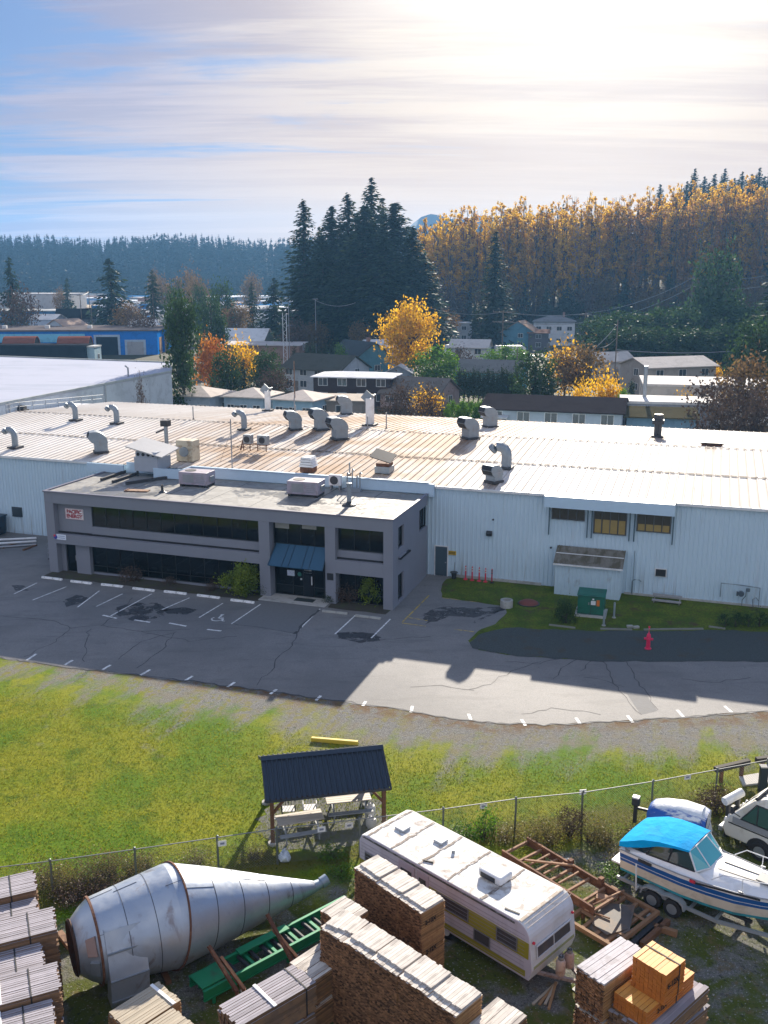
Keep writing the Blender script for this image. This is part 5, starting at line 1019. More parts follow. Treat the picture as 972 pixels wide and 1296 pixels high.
def build_lumber():
    # ---- long pile at the left: stacks side by side, boards running away to the left
    e=Vector((.405,-.914,0)); b=Vector((-.914,-.405,0))        # across the stacks / along the boards
    P0=Vector((-11.47,27.87,0)); Wd=1.17; ang=math.atan2(b.y,b.x)-math.pi/2
    hs=[2.62,2.42,2.74,2.5,2.62,2.44,2.5]; js=[.0,.05,-.38,.08,-.22,.02,-.1]
    tn={1:'top',0:'lower'}
    for i in range(7):
        L=4.3; rE=P0+e*(i*1.215+Wd/2)+b*js[i]; c=rE+b*(L/2); h1=hs[i]*.5
        bundle('lower weathered bundle of the %s stack from the fence in the left lumber pile'%ORD[i],(c.x,c.y,.02),ang,Wd,L,h1,'grey',.145,.075,100+i,'weathered board bundles in the left pile',.05)
        wy=[(-L/2+1.75-.2*(i%3),.11 if i>1 else .05)] if i!=2 else [(-L/2+1.9,.12)]
        bundle('top weathered bundle of the %s stack from the fence in the left lumber pile'%ORD[i],(c.x,c.y,.02+h1),ang,Wd,L,hs[i]-h1,'grey',.085,.075,200+i,'weathered board bundles in the left pile',.05,straps=(-L/2+.75,),white=wy if i<2 else wy)
    # ---- tall centre row of short-board stacks (end grain towards the camera)
    d=Vector((.722,-.692,0)); a=Vector((.69,.722,0)); ang=math.atan2(a.y,a.x)-math.pi/2
    RS=Vector((-1.16,25.28,0))                      # back right corner of the row, moving down d
    n=5; cw=1.04; ln=1.06
    for k in range(n):
        c=RS+d*(cw*(k+.5))-a*(ln/2); h=[3.0,3.07,3.1,3.1,3.06][k]
        for j in range(3):
            hh=h/3; jr=random.Random(k*7+j)
            cc=c+a*jr.uniform(-.015,.015)+d*jr.uniform(-.012,.012)
            last=(k==n-1)
            bundle('%s tier bundle of the %s stack down the tall centre row with dark end grain'%(['bottom','middle','top'][j],ORD[k]),(cc.x,cc.y,.02+hh*j),ang+R(jr.uniform(-1.,1.)),cw-.01,ln,hh,'end',.095,.022,300+k*10+j,'short board bundles in the tall centre row',.03,bear=False,topcol=(j==2),drop=(lambda q,k=k:(q<.0)) )
        # loose top boards set back so a step shows along the front edge
        m=MB(); r=random.Random(50+k); w=cw*.94/9
        for i in range(9): x=-cw*.47+w*i; m.bx(x+.004,x+w-.004,-ln/2+.24+r.uniform(-.02,.02)+(.16 if k==0 else 0)*(i/9),ln/2+r.uniform(-.03,.03),0,.055)
        o=m.build('loose_boards',LUM['pale'][0],loc=(c.x,c.y,.024+h),rz=ang+R([6,0,0,0,0][k])); tag(o,'layer of loose pale boards on top of the %s stack of the tall centre row'%ORD[k],'boards','loose top boards on the centre row')
    # front lower stack beyond the row's near end and lower ones at its far left end
    def single(px,py,z,l,kind,W,L,H0,rz,seed,**kw):
        c=at(px,py,z); hh=z/2
        for j in range(2): bundle(('upper ' if j else 'lower ')+l,(c.x,c.y,.02+hh*j),rz,W,L,hh-.0,kind,kw.get('bw',.12),kw.get('bt',.04),seed+j,kw.get('group'),kw.get('je',.025),straps=kw.get('straps',()) if j else (),white=kw.get('white',()) if j else ())
    single(629,1291,2.5,'pale bundle of the low stack below the near end of the centre row','pale',1.0,1.3,0,ang,400,group='low pale stacks round the centre row')
    single(436,1153,2.75,'pale bundle of the stack tucked at the far end of the centre row','pale',1.05,1.0,0,ang,410,group='low pale stacks round the centre row')
    single(401,1217,1.9,'pale bundle of the low stack left of the centre row','pale',1.1,1.2,0,ang,420,group='low pale stacks round the centre row')
    # ---- back row beside the camper
    RS=Vector((-.23,27.98,0)); d2=Vector((.679,-.734,0)); a2=Vector((.734,.679,0)); ang2=math.atan2(a2.y,a2.x)-math.pi/2
    for k in range(3):
        c=RS+d2*(1.02*(k+.5))-a2*.49; h=3.08-.03*k
        for j in range(3):
            hh=h/3; jr=random.Random(90+k*7+j); last=k==2
            bundle('%s tier bundle of the %s stack down the short row beside the camper'%(['bottom','middle','top'][j],ORD[k]),(c.x+jr.uniform(-.02,.02),c.y+jr.uniform(-.02,.02),.02+hh*j),ang2+R(jr.uniform(-1.5,1.5)),1.01,.98,hh,'end',.095,.022,500+k*10+j,'short board bundles in the row beside the camper',.025,bear=False,topcol=(j==2),txt=[('2-12X',-.12,.6,.2)] if last and j>0 else None)
            if last:
                pass
        m=MB(); r=random.Random(70+k); w=.95/8
        for i in range(8): m.bx(-.475+w*i+.004,-.475+w*(i+1)-.004,-.49+.2+r.uniform(-.02,.02),.49+r.uniform(-.03,.03),0,.05)
        o=m.build('loose_boards',LUM['pale'][0],loc=(c.x,c.y,.024+h),rz=ang2); tag(o,'layer of loose pale boards on top of the %s stack beside the camper'%ORD[k],'boards','loose top boards on the row beside the camper')
    # ---- grey and tan stacks along the bottom edge
    z=2.0; p=[at(275,1275,z),at(370,1222,z),at(400,1245,z),at(305,1297,z)]; c=sum(p,Vector())/4; dv=(p[1]-p[0]).normalized(); ang3=math.atan2(dv.y,dv.x)-math.pi/2
    for j in range(2): bundle(['lower','upper'][j]+' steel grey bundle of planks strapped with a batten at the bottom edge',(c.x,c.y,.02+j*z/2),ang3,1.06,2.56,z/2,'grey',.1,.12,600+j,'grey plank stack at the bottom edge',.05,white=((-.1,.1),) if j else (),straps=(.95,) if j else ())
    z=1.6; p=[at(138,1281,z),at(199,1243,z),at(228,1267,z),at(166,1307,z)]; c=sum(p,Vector())/4; dv=(p[1]-p[0]).normalized(); ang4=math.atan2(dv.y,dv.x)-math.pi/2
    for j in range(2): bundle(['lower','upper'][j]+' tan bundle of the stack below the steel cone with a batten across',(c.x,c.y,.02+j*z/2),ang4,1.1,1.65,z/2,'tan',.1,.05,620+j,'tan stacks below the steel cone',.03,white=((.6,.1),) if j else ())
    q=c+Vector((math.cos(ang4),math.sin(ang4),0))*1.16-dv*.35
    for j in range(2): bundle(['lower','upper'][j]+' tan bundle of the plain stack nearer the grey planks',(q.x,q.y,.02+j*z/2),ang4,1.1,1.75,z/2-.02,'tan',.1,.05,630+j,'tan stacks below the steel cone',.03)
    # ---- right: grey-topped dark stack, grey stack carrying two fresh orange bundles
    z=2.5; p=[at(730,1225,z),at(787,1186,z),at(815,1203,z),at(768,1256,z)]; c=sum(p,Vector())/4; dv=(p[1]-p[0]).normalized(); ang5=math.atan2(dv.y,dv.x)-math.pi/2
    for j in range(2): bundle(['lower','upper'][j]+' dark sided bundle of the stack with a weathered top at the camper hitch',(c.x,c.y,.02+j*z/2),ang5,.98,2.0,z/2,'end' if 0 else 'end',.1,.05,700+j,'dark stack with a weathered top',.04)
    m=MB(); r=random.Random(77)
    for i in range(8): m.bx(-.48+.12*i+.005,-.48+.12*(i+1)-.005,-1.02+r.uniform(-.03,.03),1.0+r.uniform(-.05,.05),0,.04+r.uniform(0,.012))
    tag(m.build('loose_boards',mat('boards_bleached',(.5,.48,.5),.8,var=.15,col2=(.3,.27,.27),amt=.5,cscale=2),loc=(c.x,c.y,.024+z),rz=ang5),'bleached board layer on the stack at the camper hitch','boards')
    zt=1.72; p=[at(776,1258,zt+.5),at(820,1281,zt+.5),at(880,1230,zt+.5)]; c=(p[0]+p[2])/2; c.z=0; dv=(p[2]-p[1]).normalized(); ang6=math.atan2(dv.y,dv.x)-math.pi/2; ex=Vector((math.cos(ang6),math.sin(ang6),0)); ey=Vector((-ex.y,ex.x,0))
    cc=c+ex*.1+ey*.15
    for j in range(3): bundle(['bottom','middle','top'][j]+' layer of grey planks under the two fresh orange bundles',(cc.x,cc.y,.02+j*zt/3),ang6+R([2,-2,1][j]),1.5,2.7,zt/3,'grey',.15,.09,720+j,'grey planks under the orange bundles',.09)
    bundle('long low fresh orange bundle lying on the grey planks',(c.x,c.y,.025+zt),ang6,1.05,2.35,.5,'orange',.13,.05,730,None,.006,bear=False,txt=[('2-12X',-.45,.25,.2)],straps=(.28,))
    u=at(801,1210,zt+1.5); v=at(868,1213,zt+1.5); c2=(u+v)/2
    bundle('fresh orange cube of boards standing on the long low orange bundle',(c2.x,c2.y,.03+zt+.5),ang6,1.06,.95,.95,'orange',.13,.05,740,None,.006,bear=False,txt=[('6-12X',-.12,.55,.24)],straps=(.18,))
build_lumber()
# ---------------------------------------------------------------- steel cyclone cone lying on its side
def build_cone():
    c1=Vector((-8.95,25.78,1.58)); c2=Vector((-6.82,26.94,1.62)); c3=Vector((-2.5,29.68,.72)); ax=(c2-c1).normalized()
    t=thing('cyclone_hopper','big silver sheet steel cyclone cone lying on its side with an open rusty mouth','hopper',(c2.x,c2.y,0))
    base=Vector((c2.x,c2.y,0)); sm=NT('sheet_steel'); P=sm.coord(); a=sm.noise(P,1.1,7,.6); s=sm.noise(P,2.4,8,.65,(1,1,.5)); c=sm.mix(a,(.36,.40,.46),(.52,.56,.61)); c=sm.mix(sm.math('MULTIPLY',sm.ramp(s,.58,.74),.5),c,(.25,.23,.24)); c=sm.mix(sm.math('MULTIPLY',sm.ramp(sm.noise(P,1.3,8,.7,(1,1,.35),.6,(3,3,3)),.56,.7),.7),c,(.19,.11,.07)); c=sm.mix(sm.math('MULTIPLY',sm.ramp(sm.noise(P,.55,2,.4,None,0,(6,1,3)),.45,.55),.3),c,(.24,.30,.40)); sm.bsdf(c,sm.ramp(s,.3,.7,.34,.55),.55,sm.bump(sm.noise(P,.8,3,.5),.3,.12),.5); sm=sm.m
    def fr(c,axis):
        x=axis.cross(Vector((0,0,1))).normalized(); y=x.cross(axis); M=Matrix((x,y,axis)).transposed().to_4x4(); return Matrix.Translation(c-base)@M
    M=fr(c1,ax); L12=(c2-c1).length; R1,R2=1.29,1.607
    m=MB(); m.lathe([(R1+(R2-R1)*k/6,L12*k/6) for k in range(7)],56,M); m.build('barrel',sm,t,smooth=True,fix=False)
    ax2=(c3-c2).normalized(); M2=fr(c2,ax2); L23=(c3-c2).length
    m=MB(); m.lathe([(R2,0),(1.3,L23*.245),(1.02,L23*.44),(.78,L23*.6),(.5,L23*.8),(.22,L23)],56,M2); m.build('cone',sm,t,smooth=True,fix=False)
    seam=mat('dark_seam',(.10,.11,.13),.5,.5)
    m=MB()
    for f in (.2,.4,.6,.8): rr=R2+(.22-R2)*f*1.0; rr=np.interp(f,[0,.245,.44,.6,.8,1],[R2,1.3,1.02,.78,.5,.22])+.006; m.lathe([(rr,L23*f-.012),(rr-.004,L23*f+.02)],56,M2)
    for f in (.35,.7): rr=R1+(R2-R1)*f+.005; m.lathe([(rr,L12*f-.01),(rr,L12*f+.015)],56,M)
    r=random.Random(3)
    for seg in range(9):
        f0=seg/5 if seg<5 else (seg-5)/3*.9; th=R([60,100,75,110,80,40,95,130,70][seg])
        for dth in (0,1.1,2.2):
            q=[]
            for k in range(5):
                if seg<5: f=(f0+.2*k/4); f=min(f,1.); rr=np.interp(f,[0,.245,.44,.6,.8,1],[R2,1.3,1.02,.78,.5,.22])+.006; q.append(M2@Vector((rr*math.cos(th+dth),rr*math.sin(th+dth),L23*f)))
                else: f=f0+.3*k/4; rr=R1+(R2-R1)*f+.006; q.append(M@Vector((rr*math.cos(th+dth),rr*math.sin(th+dth),L12*f)))
            m.path(q,.009,4)
    m.build('seam',seam,t,fix=False)
    # rusted flange rings, mouth plate and opening
    m=MB(); j1=[M@Vector(((R2-.004)*math.cos(2*math.pi*i/56),(R2-.004)*math.sin(2*math.pi*i/56),L12-.01)) for i in range(56)]; j2=[M2@Vector(((R2+.004)*math.cos(2*math.pi*i/56),(R2+.004)*math.sin(2*math.pi*i/56),.02)) for i in range(56)]; m.add(j1+j2,[(i,(i+1)%56,56+(i+1)%56,56+i) for i in range(56)]); m.build('joint_collar',sm,t,smooth=True,fix=False)
    m=MB(); m.lathe([(R2+.0,-.03),(R2+.05,-.03),(R2+.05,.02),(R2,.02)],56,M2); m.build('flange',MT['rust'],t,fix=False)
    m=MB(); m.lathe([(R1-.02,-.05),(R1+.05,-.05),(R1+.05,.02),(R1-.02,.02)],56,M); m.build('flange',MT['rust'],t,fix=False)
    m=MB(); m.lathe([(R1-.01,0),(1.1,-.28),(.82,-.6)],40,M); m.build('mouth_cone',sm,t,smooth=True,fix=False)
    m=MB(); m.lathe([(.82,-.6),(.87,-.64),(.81,-.7),(.77,-.6),(.77,.6),(.0,.62)],40,M); m.build('mouth_ring',mat('mouth_rust',(.06,.03,.02),.9,var=.4),t,smooth=True,fix=False)
    def onmouth(th,f): rr=R1+(.84-R1)*f; return M@Vector((rr*math.cos(th),rr*math.sin(th),-.62*f))
    for th,f0,f1,w,mt,nm in ((R(28),.15,.55,.24,mat('door_pinkish',(.3,.2,.17),.7),'inspection_door'),(R(-5),.1,.5,.2,MT['galv'],'patch_plate')):
        m=MB(); q=[onmouth(th-w,f0),onmouth(th+w,f0),onmouth(th+w,f1),onmouth(th-w,f1)]; n=(q[1]-q[0]).cross(q[2]-q[0]).normalized(); ctr=(M@Vector((0,0,0))); n=n if n.dot((q[0]+q[2])/2-ctr)>0 else -n
        q2=[p+n*.09 for p in q]; m.add(q+q2,[(0,1,2,3),(4,5,6,7),(0,1,5,4),(1,2,6,5),(2,3,7,6),(3,0,4,7)]); m.build(nm,mt,t,bevel=.006)
    # inlet duct hanging at the near lower side
    m=MB(); p0=M@Vector((R1*math.cos(R(-20)),R1*math.sin(R(-20)),.1)); nx=(M.to_3x3()@Vector((1,0,0)))
    side=Vector((ax.y,-ax.x,0)); a0=c1-base+ax*.1+side*1.12; 
    q=[]
    for k,(s,z,w) in enumerate(((1.1,.95,.0),(1.33,.35,.0),(1.55,-.45,.0),(1.5,-1.2,.0),(1.35,-1.5,.0))):
        b=c1-base+ax*.12+side*s; q.append((b+Vector((0,0,z)),b+ax*1.15+Vector((0,0,z))))
    vs=[];fs=[]
    for A,B_ in q: vs+= [A,B_,B_-side*.55,A-side*.55]
    for k in range(len(q)-1):
        for i in range(4): j=(i+1)%4; fs.append((4*k+i,4*k+j,4*k+4+j,4*k+4+i))
    m.add(vs,fs); m.build('inlet_duct',sm,t)
    for k in (1,2,3): A,B_=q[k]; m=MB(); m.beam(A+side*.02,B_+side*.02,.05,.05); m.build('duct_rib',MT['galv'],t)
    m=MB(); e=c3-base; m.tube(e,e+ax2*.35+Vector((0,0,.1)),.2,.16,14); m.tube(e+ax2*.35+Vector((0,0,.1)),e+ax2*.6+Vector((0,0,.22)),.2,.2,14); m.build('spout',mat('spout_steel',(.3,.36,.42),.5,.4,var=.2),t,smooth=True)
    m=MB(); m.ob(M@Vector((R1*.92,R1*.45,.25)),(.14,.02,.16),Matrix.Rotation(R(20),3,'Z')); m.build('maker_plate',MT['white'],t)
    # chocks under it
    for k,f in enumerate((.25,.8)):
        p=c1.lerp(c2,f); m=MB(); m.beam(Vector((p.x,p.y,.07))+side*1.1,Vector((p.x,p.y,.07))-side*1.1,.18,.14); tag(m.build('timber_chock',MT['wood']),['timber chock under the mouth end of the steel cone','timber chock under the widest ring of the steel cone'][k],'timber')
    p=at(82,1190,.1); m=MB(); m.ob((0,0,.1),(.2,.9,.16),Matrix.Rotation(R(40),3,'Z')); tag(m.build('timber_offcut',MT['rustlight'],loc=(p.x,p.y,.02)),'short timber offcut beside the mouth of the steel cone','timber')
build_cone()
# ---------------------------------------------------------------- green steel frame with rusty props
def build_green():
    gm=mat('conveyor_green',(.012,.22,.095),.5,.1,var=.2,scale=3,col2=(.06,.06,.035),amt=.5,cscale=2,lo=.56,hi=.7)
    a=at(248,1240,.75);b=at(420,1150,.75); a.z=b.z=0; d=(b-a).normalized(); L=(b-a).length+.9; ang=math.atan2(d.y,d.x)
    t=thing('steel_conveyor_frame','green steel conveyor frame lying beside the silver cone','conveyor frame',(a.x,a.y,0),ang)
    m=MB()
    for y in (.42,-.42): m.bx(0,L,y-.05,y+.05,.55,.6); m.bx(0,L,y-.012,y+.012,.28,.549); m.bx(0,L,y-.05,y+.05,.23,.279)
    m.build('side_rail',gm,t,bevel=.005)
    m=MB(); m.bx(.0,1.15,-.36,.36,.605,.66); m.bx(1.7,3.6,.2,.5,.605,.66); m.build('cover_plate',gm,t,bevel=.01)
    m=MB(); [m.bx(x,x+.1,-.37,.37,.4,.5) for x in np.arange(.15,L-.2,.85)]; m.build('cross_member',gm,t)
    m=MB(); [m.bx(x,x+.09,y-.04,y+.04,0,.23) for x in (.3,L*.5,L-.4) for y in (-.42,.42)]; m.build('leg',gm,t)
    m=MB(); [m.tube((x,-.36,.45),(x,.36,.45),.07,n=10) for x in np.arange(1.3,L-.2,.42)]; m.build('roller',MT['dark'],t)
    m=MB(); m.bx(1.2,4.2,-1.25,-.9,.2,.24); m.tube((1.0,-1.1,.2),(1.0,-.9,.42),.02,n=5); m.tube((2.6,-1.15,.25),(3.2,-.85,.5),.02,n=5); m.tube((2.2,-.95,.2),(4.8,-.95,.2),.05,n=6); m.build('drip_tray',MT['galv'],t)
    rs=MT['rust']
    lab=['rusty steel A prop leaning on the green frame nearer the cone mouth','rusty steel A prop leaning on the green frame nearer the cone tip']
    for k,(p0,p1,q0,q1) in enumerate((((264,1197,1.5),(300,1255,.55),(279,1211,1.2),(309,1252,.55)),((338,1157,1.7),(371,1219,.6),(346,1176,1.3),(379,1216,.6)))):
        A=at(*p0);B_=at(*p1);C=at(*q0);D=at(*q1); o=thing('steel_prop',lab[k],'steel prop',(B_.x,B_.y,0)); bs=Vector((B_.x,B_.y,0)); m=MB(); m.beam(A-bs,B_-bs,.1,.09); m.build('leg',rs,o); m=MB(); m.beam(C-bs,D-bs,.1,.09); m.build('leg',rs,o); m=MB(); m.beam(B_-bs,Vector((0,0,.02)),.09,.09); m.beam(D-bs,Vector((D.x-bs.x,D.y-bs.y,.02)),.09,.09); m.build('foot',rs,o)
build_green()
# ---------------------------------------------------------------- vintage camper trailer
def build_camper():
    ang=R(-44.65); o=Vector((-.886,30.62,0)); t=thing('camper_trailer','old white and mauve camper trailer with yellow green side stripes and a stained roof','camper trailer',o,ang)
    W,zb,zr=2.36,.45,2.33; L=7.6
    wm=mat('camper_white',(.56,.515,.585),.5,.0,var=.08,col2=(.36,.3,.28),amt=.3,cscale=1.5,stretch=(1,1,.3)); yg=mat('camper_stripe',(.32,.28,.02),.5,var=.1); fw=mat('camper_front_white',(.62,.63,.66),.4,var=.06,col2=(.4,.38,.36),amt=.3,cscale=1.2)
    t_=NT('camper_roof'); P=t_.coord(); a=t_.noise(P,1.2,8,.65); s=t_.noise(P,2.4,8,.7,None,.8,(4,4,0)); c=t_.mix(t_.ramp(s,.49,.65),(.68,.67,.65),(.45,.40,.35)); c=t_.mix(t_.math('MULTIPLY',t_.ramp(a,.57,.70),.7),c,(.26,.20,.165)); t_.bsdf(c,.65,0.,None,.08); rmat=t_.m
    # side profile (x,z): rear at x=0, front at x=L with rounded top
    prof=[(0.05,zb),(0,.8),(.0,2.0),(.12,2.24),(.4,zr)]
    for k in range(8): q=R(90*k/7); prof.append((L-.62+.5*math.sin(q)-.0,zr-.55+.55*math.cos(q)))
    prof+= [(L-.05,1.3),(L,.85),(L-.12,zb)]
    m=MB(); m.extr(prof,0,W,'y')
    o_=m.build('body',[wm],t,bevel=.03); 
    me=o_.data; me.materials.append(rmat); me.materials.append(fw)
    for p in me.polygons:
        if p.normal.z>.5 and p.center.z>2.2: p.material_index=1
        elif p.normal.x>.15: p.material_index=2
    # horizontal siding lines and colour bands on both sides and front
    for y0,y1 in ((-.012,-.002),(W+.002,W+.012)):
        m=MB()
        m.bx(3.3,7.45,y0,y1,1.2,1.76); m.bx(.06,7.35,y0,y1,.55,.76) if y0<0 else m.bx(.06,7.35,y0,y1,.55,.76); m.bx(.03,1.1,y0,y1,.95,1.3)
        m.build('stripe',yg,t)
        m=MB(); [m.bx(.1,7.3,y0-.004 if y0<0 else y1,y0 if y0<0 else y1+.004,z,z+.012) for z in np.arange(.62,2.1,.135)]; m.build('siding_line',mat('siding_shadow',(.34,.29,.34),.6),t)
        m=MB(); yy=y0-.02 if y0<0 else y1+.02; m.bx(.2,6.9,min(yy,y0),max(yy,y1),2.2,2.25); m.build('drip_rail',mat('rail_dark',(.07,.065,.06),.6,col2=(.3,.28,.26),amt=.7,cscale=4),t)
    gl=glassmat('camper_glass',(.085,.075,.078),.1); fm=mat('camper_frame',(.3,.29,.32),.4,.5)
    def win(x0,x1,z0,z1,side=-1,nm='window'):
        y=-.02 if side<0 else W+.02; m=MB(); m.bx(x0,x1,min(y,y-side*.012),max(y,y-side*.012),z0,z1); w=m.build(nm,gl,t); m=MB(); e=.035; yy=(y-.022,y-.001) if side<0 else (y+.001,y+.022)
        m.bx(x0-e,x1+e,*yy,z0-e,z0); m.bx(x0-e,x1+e,*yy,z1,z1+e); m.bx(x0-e,x0,*yy,z0,z1); m.bx(x1,x1+e,*yy,z0,z1); 
        if nm=='window': [m.bx(x0,x1,yy[0]+.006,yy[1]-.004,z0+(z1-z0)*k/3-.006,z0+(z1-z0)*k/3+.006) for k in (1,2)]
        m.build('window_frame',fm,w)
    win(3.75,5.05,1.32,1.72); win(6.25,7.0,1.3,1.72); win(.35,1.05,1.25,1.65); win(5.35,5.95,.82,1.18,nm='hatch')
    for x0,x1 in ((2.05,2.6),(2.9,3.25)):
        m=MB(); m.bx(x0-.08,x1+.1,-.03,-.004,.55,2.12); d=m.build('door',mat('door_mauve%d'%int(x0*10),(.45,.37,.43),.5,var=.1),t,bevel=.01); m=MB(); m.bx(x0+.03,x1-.02,-.042,-.031,1.35,1.9); m.build('door_window',gl,d); m=MB(); m.bx(x1-.02,x1+.04,-.05,-.031,1.15,1.22); m.build('handle',MT['steel'],d)
    # front window + stripes
    m=MB(); fx=L-.085; m.add([(L-.052,.3,1.2),(L-.052,W-.3,1.2),(L-.094,W-.3,1.55),(L-.094,.3,1.55)],[(0,1,2,3)]); m.v=[(x+.045,y,z) for x,y,z in m.v]; fwn=m.build('front_window',gl,t,fix=False)
    m=MB(); 
    for y in (.27,1.15,W-.31): m.beam((L-.002,y,1.18),(L-.044,y,1.57),.03,.03,up=(1,0,0))
    m.beam((L-.002,.25,1.18),(L-.002,W-.27,1.18),.04,.04); m.beam((L-.046,.25,1.57),(L-.046,W-.27,1.57),.04,.04); m.build('window_frame',fw,fwn)
    m=MB(); m.bx(L-.015,L+.012,.1,W-.1,.88,.96); m.build('stripe',mat('front_stripe',(.33,.33,.17),.5),t); m=MB(); [m.bx(L-.5+.12*k,L-.485+.12*k,.02,W-.02,zr+.005-.11*k*k*.22,zr+.012-.11*k*k*.22) for k in range(3)]; m.bx(L-.6,L-.5,.05,W-.05,zr+.003,zr+.016); m.build('front_seam',mat('seam_grime',(.28,.22,.17),.7,col2=(.5,.48,.46),amt=.8,cscale=5),t)
    r=random.Random(5); tar=mat('roof_tar',(.2,.16,.13),.8,col2=(.5,.47,.44),amt=.9,cscale=6,lo=.5,hi=.6)
    for x in (.42,1.55,2.85,4.1,5.55): 
        m=MB()
        for k in range(9): y=.05+k*.25; m.ob((x+r.uniform(-.02,.02),y+.12,zr+.008),(.06+r.uniform(0,.05),.25,.012),Matrix.Rotation(r.uniform(-.15,.15),3,'Z'))
        m.build('roof_seam',tar,t)
    m=MB(); m.ob((5.15,1.25,zr+.17),(.95,.7,.3)); m.build('air_conditioner',MT['white'],t,bevel=.1,seg=3); m=MB(); m.bx(4.66,4.675,1.0,1.5,zr+.08,zr+.27); m.bx(4.8,5.4,.89,.899,zr+.08,zr+.25); m.build('grille',MT['dark'],t)
    for x,y,s in ((1.0,1.2,.42),(2.5,1.55,.38)):
        m=MB(); m.bx(x-s/2,x+s/2,y-s/2,y+s/2,zr,zr+.09); v=m.build('roof_vent',mat('vent_lid%d'%int(x*10),(.42,.44,.46),.4),t,bevel=.03); m=MB(); m.bx(x-s*.3,x+s*.3,y-s*.3,y+s*.3,zr+.092,zr+.1); m.build('vent_lid',MT['white'],v)
    m=MB(); m.tube((3.25,1.35,zr),(3.25,1.35,zr+.12),.06,n=8); m.build('vent_pipe',MT['galv'],t)
    m=MB(); m.ob((3.0,.35,zr+.03),(.35,.05,.04),Matrix.Rotation(.4,3,'Z')); m.ob((6.6,.25,zr-.0),(.5,.06,.05),Matrix.Rotation(.2,3,'Z')); m.build('loose_strip',MT['black'],t)
    # running gear and A-frame
    for x in (3.1,4.0):
        for y in (.12,W-.32):
            m=MB(); m.tube((x,y,.34),(x,y+.2,.34),.34,n=20); w=m.build('wheel',MT['black'],t,bevel=.03); m=MB(); m.tube((x,y-.01,.34),(x,y+.21,.34),.19,n=16); m.build('rim',MT['white'],w)
    m=MB(); m.bx(.2,L-.2,.5,.62,.36,.449); m.bx(.2,L-.2,W-.62,W-.5,.36,.449); m.beam((L-.3,.5,.42),(L+1.05,W/2-.04,.42),.09,.1); m.beam((L-.3,W-.5,.42),(L+1.05,W/2+.04,.42),.09,.1); m.ob((L+1.15,W/2,.44),(.35,.12,.1)); m.build('drawbar',mat('drawbar_pink',(.34,.27,.25),.7,col2=(.16,.08,.05),amt=.7,cscale=3),t); m=MB(); m.tube((L+.85,W/2,0),(L+.85,W/2,.62),.035,n=8); m.ob((L+.85,W/2,.02),(.2,.2,.04)); m.build('jack',MT['dark'],t)
    m=MB(); [m.tube((L-.1,y,z),(L-.04,y,z),.045,n=10) for y in (.14,W-.14) for z in (1.75,)]; m.build('marker_light',MT['red'],t)
    for k,y in enumerate((.95,1.42)):
        c=Vector((L+.4,y,.47)); m=MB(); m.lathe([(0,0),(.14,0),(.155,.05),(.155,.42),(.12,.5),(.04,.53),(0,.53)],16,Matrix.Translation(c)); tk=m.build('gas_bottle',mat('bottle_pink%d'%k,[(.56,.42,.34),(.48,.33,.28)][k],.5,var=.12,col2=(.3,.16,.1),amt=.6,cscale=5),t,smooth=True); m=MB(); m.lathe([(.09,.52),(.09,.62),(.08,.62),(.08,.52)],14,Matrix.Translation(c)); m.tube(c+Vector((0,0,.52)),c+Vector((0,0,.66)),.022,n=8); m.build('collar',MT['steel'],tk)
    m=MB(); m.path([(L+.4,.95,1.1),(L+.45,1.2,1.2),(L+.4,1.42,1.1)],.012,5); m.build('gas_hose',MT['black'],t)
    # scrap wood by the hitch
    r=random.Random(4); lb=['longest pale slat of the heap below the camper front','middle slat of the heap below the camper front','short dark slat of the heap below the camper front','lowest slat of the heap below the camper front']
    for k in range(4):
        c=at(690+k*3,1257+k*2,.05); m=MB(); m.ob((0,0,.03),([1.3,1.1,.9,1.2][k],.08,.05)); tag(m.build('wood_offcut',LUM['tan'][k%2],loc=(c.x,c.y,.02+.03*k),rz=R(46+8*k)),lb[k],'wood slat','loose slats below the camper front')
build_camper()
